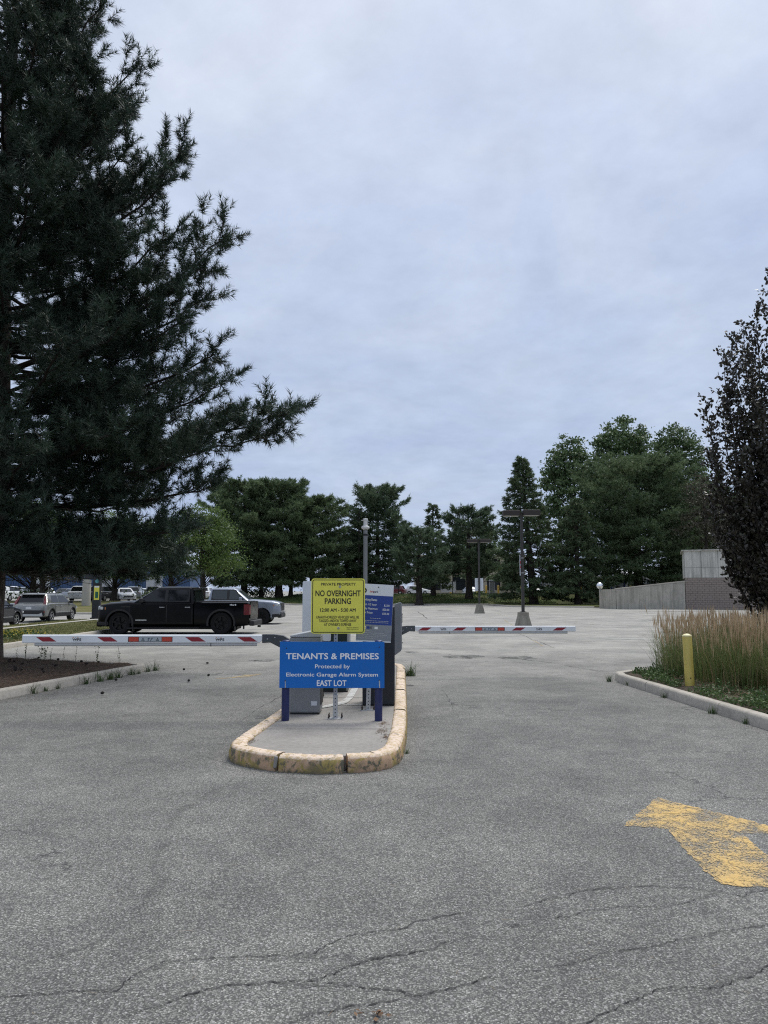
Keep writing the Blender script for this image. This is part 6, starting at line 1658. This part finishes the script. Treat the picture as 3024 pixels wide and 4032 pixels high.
# low scrub that closes the gaps between the far trunks
def scrub(name, label, pts, mat, seed, size=.3):
    rs_ = np.random.default_rng(seed); C = []
    for x, y, r_, h in pts:
        k = int(150 * r_ * h)
        q = rs_.normal(0, 1, (k, 3)) * np.array([r_ * .5, r_ * .4, h * .26]) + np.array([x, y, gh(x, y) + h * .5]); q[:, 2] = np.maximum(q[:, 2], gh(x, y) + .05); C.append(q)
    V, F = leaf_quads(np.concatenate(C), rs_, size, 1)
    return tag(fast_mesh(name, V, F, mat), label, 'shrub')
for i, (x, y, r_, h, lb) in enumerate([(-17, 103, 3.0, 1.8, 'dark low shrub under the leftmost far pine'), (-8.0, 104, 3.0, 1.5, 'dark low shrub left of the blank sign'), (-24, 82, 2.4, 1.3, 'low shrub behind the black pickup roof'), (-36.8, 81, 2.2, 1.5, 'low shrub left of the white car near the totem'),
                                        (13.0, 103, 1.0, .7, 'small shrub on the lawn edge by the grey cabinet'), (20.3, 101, 1.0, 1.1, 'small conifer shrub at the far lamp post'), (30, 109, 4.0, 3.0, 'dark shrub mass behind the spruces'), (40, 92, 4.5, 3.4, 'dark shrub mass behind the ramp')]):
    scrub('shrub', lb, [(x, y, r_, h)], 'leaf_dark', 60 + i)

# ---- purple beech at the right edge
def beech(label, x, y, tips, seed, zlow=.35, tw=.20):
    rs_ = np.random.default_rng(seed)
    t = thing('beech_tree', label, 'tree', (x, y, .12))
    zz = np.linspace(-.15, 3.2, 9); trunk_mesh(t, np.stack([0 * zz, 0 * zz, zz], 1), .13 * (1 - zz / 4.2), 'bark_dark', 10, .2, seed)
    w = Wood(); C, Dr = [], []
    for tx, ty, tz in tips:
        z0 = rs_.uniform(.25, 1.1) * min(1, tz / 4); p0 = np.array([0, 0, z0]); p2 = np.array([tx, ty, tz]); p1 = np.array([tx * .86, ty * .86, z0 + (tz - z0) * .42])
        n = max(8, int(tz / .3)); P = bez(p0, p1, p2, n); P[1:-1] += rs_.normal(0, .02, (n - 2, 3))
        w.tube(P, np.linspace(.045, .004, n), 5)
        seg = np.linalg.norm(np.diff(P, axis=0), axis=1); cu = np.concatenate([[0], np.cumsum(seg)]); s = cu[-1] * .10
        while s < cu[-1]:
            q = np.array([np.interp(s, cu, P[:, k]) for k in range(3)]); f = s / cu[-1]
            a = rs_.uniform(0, 2 * np.pi); L = rs_.uniform(.22, .62) * (1.05 - .72 * f) + .05
            d = np.array([math.cos(a) * .8, math.sin(a) * .8, rs_.uniform(.45, 1.3)]); d /= np.linalg.norm(d)
            e = q + d * L; w.tube([q, q + d * L * .5, e], [.006, .004, .002], 3)
            k = int(5 + L * 26); g = rs_.random(k) ** .8
            C.append(q + d * (L * g)[:, None] + rs_.normal(0, .035, (k, 3))); Dr.append(np.repeat(d[None], k, 0) + rs_.normal(0, .55, (k, 3)))
            s += rs_.uniform(.028, .058) + .022 * f
    w.build('branches', 'twig', t)
    C = np.concatenate(C); D_ = unit(np.concatenate(Dr)); k = len(C)
    nrm = unit(rs_.normal(0, 1, (k, 3)) + np.array([0, 0, .4])); nrm = unit(nrm - D_ * (nrm * D_).sum(1)[:, None]); s = np.cross(D_, nrm)
    L = (.088 * (.6 + .7 * rs_.random(k)))[:, None]
    up = nrm * L
    V = np.stack([C, C + D_ * L * .35 + s * L * .31 + up * .10, C + D_ * L * .72 + s * L * .23 + up * .06, C + D_ * L - up * .08, C + D_ * L * .72 - s * L * .23 + up * .06, C + D_ * L * .35 - s * L * .31 + up * .10], 1).reshape(-1, 3)
    b = (np.arange(k) * 6)[:, None]
    F = np.concatenate([b + [0, 1, 2], b + [0, 2, 3], b + [0, 3, 4], b + [0, 4, 5]], 0)
    fast_mesh('crown', V, F, 'leaf_purple', t)
    return k
TB = [(-.02, -.2, 8.45), (-.85, -.1, 7.05), (-1.18, -.35, 6.7), (-1.45, 0, 5.7), (-1.5, -.3, 4.5), (-.45, .2, 7.5), (.5, 0, 8.9), (.9, .2, 8.2), (1.3, -.2, 7.3), (-.3, -.7, 6.2), (-.7, -.9, 5.4), (.3, -.9, 6.6), (.9, -.8, 6.0), (-1.0, -.8, 4.4), (-1.3, .3, 3.6), (-1.2, -.7, 2.7), (-1.45, -.1, 3.4), (-1.3, -.35, 3.0), (-.6, -1.1, 3.8), (.2, -1.2, 4.5),
      (-.8, .7, 6.0), (0, .9, 7.2), (.8, .9, 6.8), (1.6, .3, 5.6), (1.5, -.6, 4.6), (-.8, -1.0, 2.2), (-.4, -1.25, 2.4), (-.1, .3, 8.0), (.25, -.35, 7.7), (-.62, -.4, 6.5), (-.15, -.5, 5.2), (.5, -.5, 5.6), (-1.3, .2, 5.0), (-1.05, -.2, 5.9), (-.5, -.2, 5.8)]
kb = beech('tall narrow purple beech at the right edge behind the reed grass', 8.5, 16.35, TB, 71)
broadleaf('leafy_tree', 'sparse brownish tree behind the block building left of the beech', 37.2, 88, 15.2, 3.0, 72, 'leaf_brown', 5.0, 110, 40, .24)
print('beech leaves', kb)

# ---- reed grass in the right-hand bed
def in_poly(x, y, poly):
    c = np.zeros(x.shape, bool); n = len(poly)
    for i in range(n):
        (x0, y0), (x1, y1) = poly[i], poly[(i + 1) % n]
        k = ((y0 > y) != (y1 > y)) & (x < (x1 - x0) * (y - y0) / (y1 - y0 + 1e-12) + x0); c ^= k
    return c
def blades(base, dr, L, w, bend, rs_, nseg=3):
    """Arching blades: tapered strips bending in direction dr."""
    k = len(base); s = np.stack([-dr[:, 1], dr[:, 0], np.zeros(k)], 1); out, faces = [], []
    tw = rs_.normal(0, .5, k); s = s * np.cos(tw)[:, None] + dr * np.sin(tw)[:, None]
    for i in range(nseg + 1):
        f = i / nseg; p = base + dr * (bend * L * f * f)[:, None]; p[:, 2] += L * (f - .28 * np.minimum(1.4, bend) * f * f)
        ww = (w * (1 - .85 * f))[:, None] / 2
        out += [p + s * ww, p - s * ww]
    V = np.stack(out, 1).reshape(-1, 3); b = (np.arange(k) * 2 * (nseg + 1))[:, None]
    for i in range(nseg): faces += [b + [2 * i, 2 * i + 1, 2 * i + 3], b + [2 * i, 2 * i + 3, 2 * i + 2]]
    return V, np.concatenate(faces, 0)
REED = [(5.05, 13.2), (5.0, 14.4), (5.9, 15.3), (8.4, 16.6), (11, 17.5), (11, 8.6), (6.4, 8.9), (5.75, 10.4), (5.45, 12.2)]
rs_ = np.random.default_rng(81)
cx_, cy_ = np.meshgrid(np.arange(5.0, 11, .46), np.arange(8.5, 17.5, .46)); cx_ = cx_.ravel() + rs_.normal(0, .10, cx_.size); cy_ = cy_.ravel() + rs_.normal(0, .10, cy_.size)
k_ = in_poly(cx_, cy_, REED); cx_, cy_ = cx_[k_], cy_[k_]
nC = len(cx_); print('reed clumps', nC)
per = 205
bx_ = np.repeat(cx_, per) + rs_.normal(0, .12, nC * per); by_ = np.repeat(cy_, per) + rs_.normal(0, .12, nC * per)
ang = np.arctan2(by_ - np.repeat(cy_, per), bx_ - np.repeat(cx_, per)) + rs_.normal(0, .6, nC * per)
hs = np.repeat(rs_.uniform(.85, 1.1, nC), per)
V1, F1 = blades(np.stack([bx_, by_, np.full_like(bx_, .12)], 1), np.stack([np.cos(ang), np.sin(ang), 0 * ang], 1), rs_.uniform(.50, 1.06, nC * per) * hs, rs_.uniform(.006, .011, nC * per), np.abs(rs_.normal(.28, .25, nC * per)), rs_)
tag(fast_mesh('reed_blades', V1, F1, 'reed_green'), 'green arching blades of the ornamental reed grass', 'grass', kind='stuff')
per2 = 44
sx_ = np.repeat(cx_, per2) + rs_.normal(0, .13, nC * per2); sy_ = np.repeat(cy_, per2) + rs_.normal(0, .13, nC * per2)
h2 = rs_.uniform(.72, 1.28, nC * per2) ** .9 * np.repeat(rs_.uniform(.92, 1.06, nC), per2); a2 = rs_.uniform(0, 2 * np.pi, nC * per2); ln_ = np.abs(rs_.normal(0, .13, nC * per2)) * h2
tipp = np.stack([sx_ + np.cos(a2) * ln_, sy_ + np.sin(a2) * ln_, .12 + h2], 1); bas = np.stack([sx_, sy_, np.full_like(sx_, .14)], 1)
ax_ = unit(tipp - bas); k_ = len(tipp)
sd_ = unit(np.cross(ax_, rs_.normal(0, 1, (k_, 3)))); sd2 = np.cross(ax_, sd_)
pl = rs_.uniform(.20, .34, k_)[:, None]
V = [bas + sd_ * .0018, bas - sd_ * .0018, tipp - ax_ * pl]
for q in (sd_, sd2):
    m_ = tipp - ax_ * pl * .62; wv = rs_.uniform(.005, .0105, k_)[:, None]
    V += [tipp - ax_ * pl * 1.0, m_ + q * wv, tipp, m_ - q * wv]
V = np.stack(V, 1).reshape(-1, 3); b = (np.arange(k_) * 11)[:, None]
F = np.concatenate([b + f for f in ([0, 1, 2], [3, 4, 5], [3, 5, 6], [7, 8, 9], [7, 9, 10])], 0)
tag(fast_mesh('reed_plumes', V, F, 'reed_tan'), 'tan feathery plumes standing above the reed grass', 'grass', kind='stuff')
# dead straw at the foot, leafy ground cover towards the kerb
bx_ = rs_.uniform(4.75, 7.5, 9000); by_ = rs_.uniform(8.5, 14.8, 9000)
k_ = in_poly(bx_, by_, [(5.1, 9), (4.85, 13.8), (5.3, 14.5), (7.5, 14.8), (7.5, 8.5)]); bx_, by_ = bx_[k_], by_[k_]
tag(scatter_needles('straw_litter', np.stack([bx_, by_, rs_.uniform(.13, .22, len(bx_))], 1), .16, .006, 'straw', None, .8), 'dead straw lying at the foot of the reed grass', 'straw', kind='stuff')
COVER = [(4.78, 9.0), (4.42, 13.9), (4.75, 14.6), (5.25, 14.7), (5.3, 13.4), (5.2, 12.9), (5.0, 12.95), (4.95, 12.0), (5.35, 11.3), (5.7, 10.2), (6.5, 9.0)]
n_ = 26000
bx_ = rs_.uniform(4.4, 6.6, n_); by_ = rs_.uniform(8.6, 14.8, n_)
hgt = .05 + .13 * np.clip(np.sin(bx_ * 5.1 + 1.3) * np.sin(by_ * 3.3) + .55, 0, 1.2)
k_ = in_poly(bx_, by_, COVER) & (np.hypot(bx_ - 4.85, by_ - 12.0) > .38) & (hgt > .055 + .05 * rs_.random(n_)); bx_, by_, hgt = bx_[k_], by_[k_], hgt[k_]
V, F = leaf_quads(np.stack([bx_, by_, .13 + hgt * rs_.random(len(bx_))], 1), rs_, .045, 1)
tag(fast_mesh('ground_cover', V, F, 'cover'), 'low leafy ground cover along the right kerb', 'ground cover', kind='stuff')

# ---- lawn blades, needle litter, cones, weeds
n_ = 32000
bx_ = rs_.uniform(-16.7, -10.95, n_); by_ = rs_.uniform(19.5, 41.4, n_); k_ = ((bx_ > -14.95) | (bx_ < -15.8)) & (by_ > 18.6 + np.clip((bx_ + 13) * 1.25, 0, 2.6)); bx_, by_ = bx_[k_], by_[k_]; a_ = rs_.uniform(0, 6.28, len(bx_))
V, F = blades(np.stack([bx_, by_, np.full_like(bx_, .12)], 1), np.stack([np.cos(a_), np.sin(a_), 0 * a_], 1), rs_.uniform(.04, .10, len(bx_)), np.full(len(bx_), .016), rs_.uniform(.1, .9, len(bx_)), rs_, 1)
tag(fast_mesh('lawn_grass', V, F, 'grass_blade'), 'short grass of the dry lawn strip', 'grass', kind='stuff')
n_ = 40000
bx_ = rs_.uniform(-30, 21, n_); by_ = 92.3 + 12 * rs_.random(n_) ** 1.3; a_ = rs_.uniform(0, 6.28, n_)
zb_ = np.array([gh(p, q) for p, q in zip(bx_, by_)]) + .13
V, F = blades(np.stack([bx_, by_, zb_], 1), np.stack([np.cos(a_), np.sin(a_), 0 * a_], 1), rs_.uniform(.06, .22, n_), np.full(n_, .05), rs_.uniform(.1, .9, n_), rs_, 1)
tag(fast_mesh('bank_grass', V, F, 'weed'), 'rougher grass of the far lawn bank', 'grass', kind='stuff')
n_ = 26000
LBP = [(-7.7, 5.0), (-6.9, 8.2), (-6.0, 11.85), (-5.5, 14.1), (-5.12, 15.9), (-5.3, 16.15), (-8.75, 17.5), (-13, 19), (-13, 8)]
bx_ = rs_.uniform(-11, -5.1, n_); by_ = rs_.uniform(8, 18.2, n_); k_ = in_poly(bx_, by_, LBP); bx_, by_ = bx_[k_], by_[k_]
tag(scatter_needles('needle_litter', np.stack([bx_, by_, .165 + .04 * rs_.random(len(bx_))], 1), .10, .007, 'litter', None, .5), 'brown fallen needles over the mulch bed', 'needle litter', kind='stuff')
n_ = 2600
by_ = rs_.uniform(9, 17, n_); bx_ = -5.05 - .235 * (16 - by_) + .06 + np.abs(rs_.normal(0, .9, n_)) ** 1.5
tag(scatter_needles('road_litter', np.stack([bx_, by_, np.full(n_, .007)], 1), .07, .004, 'litter', None, .02), 'scattered needles and crumbs on the asphalt by the left kerb', 'litter', kind='stuff')
n_ = 130
bx_ = rs_.uniform(-1.6, 2.4, n_); by_ = rs_.uniform(2.9, 6.5, n_)
tag(scatter_needles('road_straw', np.stack([bx_, by_, np.full(n_, .008)], 1), .05, .0022, 'straw', None, .05), 'stray straws and twigs lying on the near asphalt', 'litter', kind='stuff')

def cone_mesh():
    m_ = MB(); prof = []
    for i in range(7):
        z = -.034 + .068 * i / 6; r_ = .027 * math.sin(math.pi * (i + .6) / 7.4) ** .7
        prof += [(r_ * .72, z), (r_, z + .004)]
    m_.lathe([(0, -.036)] + prof + [(0, .036)], (0, 0, 0), 'x', 9)
    return m_
c0 = cone_mesh().build('pine_cone', 'cone', None); first = True
CONES = [(-8.6, 16.1), (-8.2, 15.2), (-7.9, 16.3), (-7.75, 16.2), (-7.3, 15.6), (-7.1, 14.9), (-6.9, 14.5), (-6.75, 14.4), (-7.3, 14.2), (-7.45, 14.0), (-7.2, 13.8), (-6.5, 15.3), (-6.45, 14.6), (-6.2, 14.1), (-6.0, 15.6), (-5.9, 16.0), (-7.8, 13.6), (-7.6, 12.9), (-6.9, 13.2), (-8.3, 14.4), (-8.0, 13.9), (-6.6, 12.6), (-7.0, 16.6), (-7.6, 17.0), (-8.9, 15.0), (-6.3, 16.1)]
for i, (x, y) in enumerate(CONES):
    o = c0 if i == 0 else c0.copy()
    if i: COL.objects.link(o)
    sc_ = rng.uniform(.7, 1.2); o.scale = (sc_,) * 3; o.location = (x, y, .195); o.rotation_euler = (rng.uniform(-.3, .3), rng.uniform(-.4, .4), rng.uniform(0, 6.28))
    tag(o, 'dark pine cone lying on the needle mulch', 'pine cone', 'pine cones on the mulch bed')
for x, y in ((-4.93, 14.25), (-4.16, 16.1), (-3.4, 15.0), (-4.0, 17.5), (-3.55, 14.1), (-4.5, 12.4), (-2.2, 18.1)):
    o = c0.copy(); COL.objects.link(o); o.location = (x, y, .035); o.rotation_euler = (0, rng.uniform(-.2, .2), rng.uniform(0, 6.28)); o.scale = (.9,) * 3
    tag(o, 'dark pine cone fallen on the asphalt of the left lane', 'pine cone', 'pine cones on the asphalt')

def weed_mesh(seed, kind):
    rs2 = np.random.default_rng(seed)
    if kind == 'tuft':
        n = 46; a = rs2.uniform(0, 6.28, n); b = np.stack([rs2.normal(0, .035, n), rs2.normal(0, .03, n), 0 * a], 1)
        return blades(b, np.stack([np.cos(a), np.sin(a), 0 * a], 1), rs2.uniform(.07, .24, n), rs2.uniform(.006, .012, n), rs2.uniform(.2, 1.1, n), rs2)
    n = 3; Vs, Fs, o = [], [], 0
    for i in range(n):
        a = rs2.uniform(0, 6.28); L = rs2.uniform(.35, .75); b = np.array([[rs2.normal(0, .03), rs2.normal(0, .03), 0]])
        dr = np.array([[math.cos(a), math.sin(a), 0]])
        V, F = blades(b, dr, np.array([L]), np.array([.009]), np.array([.18]), rs2, 4); Vs.append(V); Fs.append(F + o); o += len(V)
        m = 14; f = rs2.uniform(.15, 1, m); pts = b + dr * (.18 * L * f * f)[:, None]; pts[:, 2] += L * f * .96
        V, F = leaf_quads(pts, rs2, .035, 1, .1); Vs.append(V); Fs.append(F + o); o += len(V)
    return np.concatenate(Vs), np.concatenate(Fs)
def weeds(spots, kind, label, group):
    base = None
    for i, (x, y, z, s) in enumerate(spots):
        s *= rng.uniform(.55, 1.0); x += rng.uniform(-.02, .02); y += rng.uniform(-.1, .1)
        if i % 3 == 0 or base is None:
            o = fast_mesh('weed', *weed_mesh(200 + i + len(kind), kind), 'weed'); base = o
        else:
            o = base.copy(); COL.objects.link(o)
        o.location = (x, y, z); o.rotation_euler = (0, 0, rng.uniform(0, 6.28)); o.scale = (s, s, s)
        tag(o, label, 'weed', group)
weeds([(-5.32, 13.9, 0, 1.3), (-5.22, 14.2, 0, 1.2), (-5.14, 14.6, 0, 1.3), (-5.08, 14.8, 0, 1.1), (-5.0, 15.3, 0, 1.2), (-4.94, 15.5, 0, 1.0), (-4.88, 15.9, 0, 1.2), (-4.8, 16.15, 0, 1.1), (-5.68, 12.5, 0, 1.0), (-5.6, 12.8, 0, .9), (-5.55, 13.1, 0, .7)], 'tuft', 'grass weed sprouting at the foot of the left kerb', 'weeds along the left kerb')
weeds([(-6.05, 16.4, .14, 1.5), (-7.45, 16.95, .14, 1.3), (-7.6, 17.0, .14, 1.2), (-7.9, 17.05, .14, 1.0), (-8.1, 17.1, .14, .9), (-7.2, 16.8, .14, .9), (-5.55, 16.25, .14, .9), (-6.6, 16.6, .14, .7), (-6.9, 16.7, .14, .8)], 'tall', 'tall leafy weed along the back of the mulch bed', 'tall weeds on the mulch bed')
weeds([(4.14, 14.3, 0, 1.0), (4.28, 13.6, 0, .8), (4.34, 12.1, 0, 1.0), (4.47, 10.6, 0, .7), (4.52, 9.8, 0, .8)], 'tuft', 'small weed in the joints of the right kerb', 'weeds along the right kerb')
weeds([(.49, 15.1, 0, 1.7), (.47, 15.35, 0, 1.4)], 'tuft', 'grass weed at the far right end of the island', 'weeds beside the island')
weeds([(.22, 7.95, 0, .5)], 'tuft', 'tiny green weed at the front right corner of the island', None)
weeds([(-1.0, 47.2, .13, 2.2), (-3.2, 47.0, .13, 1.8)], 'tall', 'dry weed on the small dirt bed ahead of the silver pickup', 'weeds on the dirt bed')
# dark plant debris in the island corners
n_ = 260; bx_ = rs_.normal(0, .05, n_); q_ = rs_.integers(0, 4, n_); px = np.array([-.02, .03, -1.36, -.005])[q_]; py = np.array([8.55, 8.2, 7.95, 9.0])[q_]
tag(scatter_needles('kerb_debris', np.stack([px + rs_.normal(0, .03, n_), py + rs_.normal(0, .09, n_), np.full(n_, .134)], 1), .04, .008, 'litter', None, .4), 'dark plant crumbs in the inner corner of the island kerb', 'debris', kind='stuff')
lf = thing('dry_leaf_clump', 'clump of dry brown leaves on the asphalt at the bottom centre', 'leaves', (-.03, 3.16, .008))
V, F = leaf_quads(np.stack([rs_.normal(0, .035, 16), rs_.normal(0, .012, 16), rs_.uniform(0, .004, 16)], 1), rs_, .03, 1, 0) ; V[:, 2] = np.abs(V[:, 2]) * .35
tag(fast_mesh('leaves', V, F, 'litter', lf), kind='stuff')
# yellow wildflowers on the dry lawn
n_ = 900
bx_ = rs_.normal(-12.6, .7, n_); by_ = rs_.normal(25.0, .8, n_)
V, F = leaf_quads(np.stack([bx_, by_, rs_.uniform(.16, .34, n_)], 1), rs_, .09, 1, 0)
tag(fast_mesh('flower_patch_leaves', V, F, 'weed'), 'patch of low green plants on the dry lawn', 'plants', kind='stuff')
n_ = 260
bx_ = rs_.normal(-12.3, .6, n_); by_ = rs_.normal(25.0, .7, n_)
V, F = leaf_quads(np.stack([bx_, by_, rs_.uniform(.25, .40, n_)], 1), rs_, .06, 1, 0)
tag(fast_mesh('yellow_flowers', V, F, 'yellow_flower'), 'yellow flowers dotted over the plant patch on the lawn', 'flowers', kind='stuff')
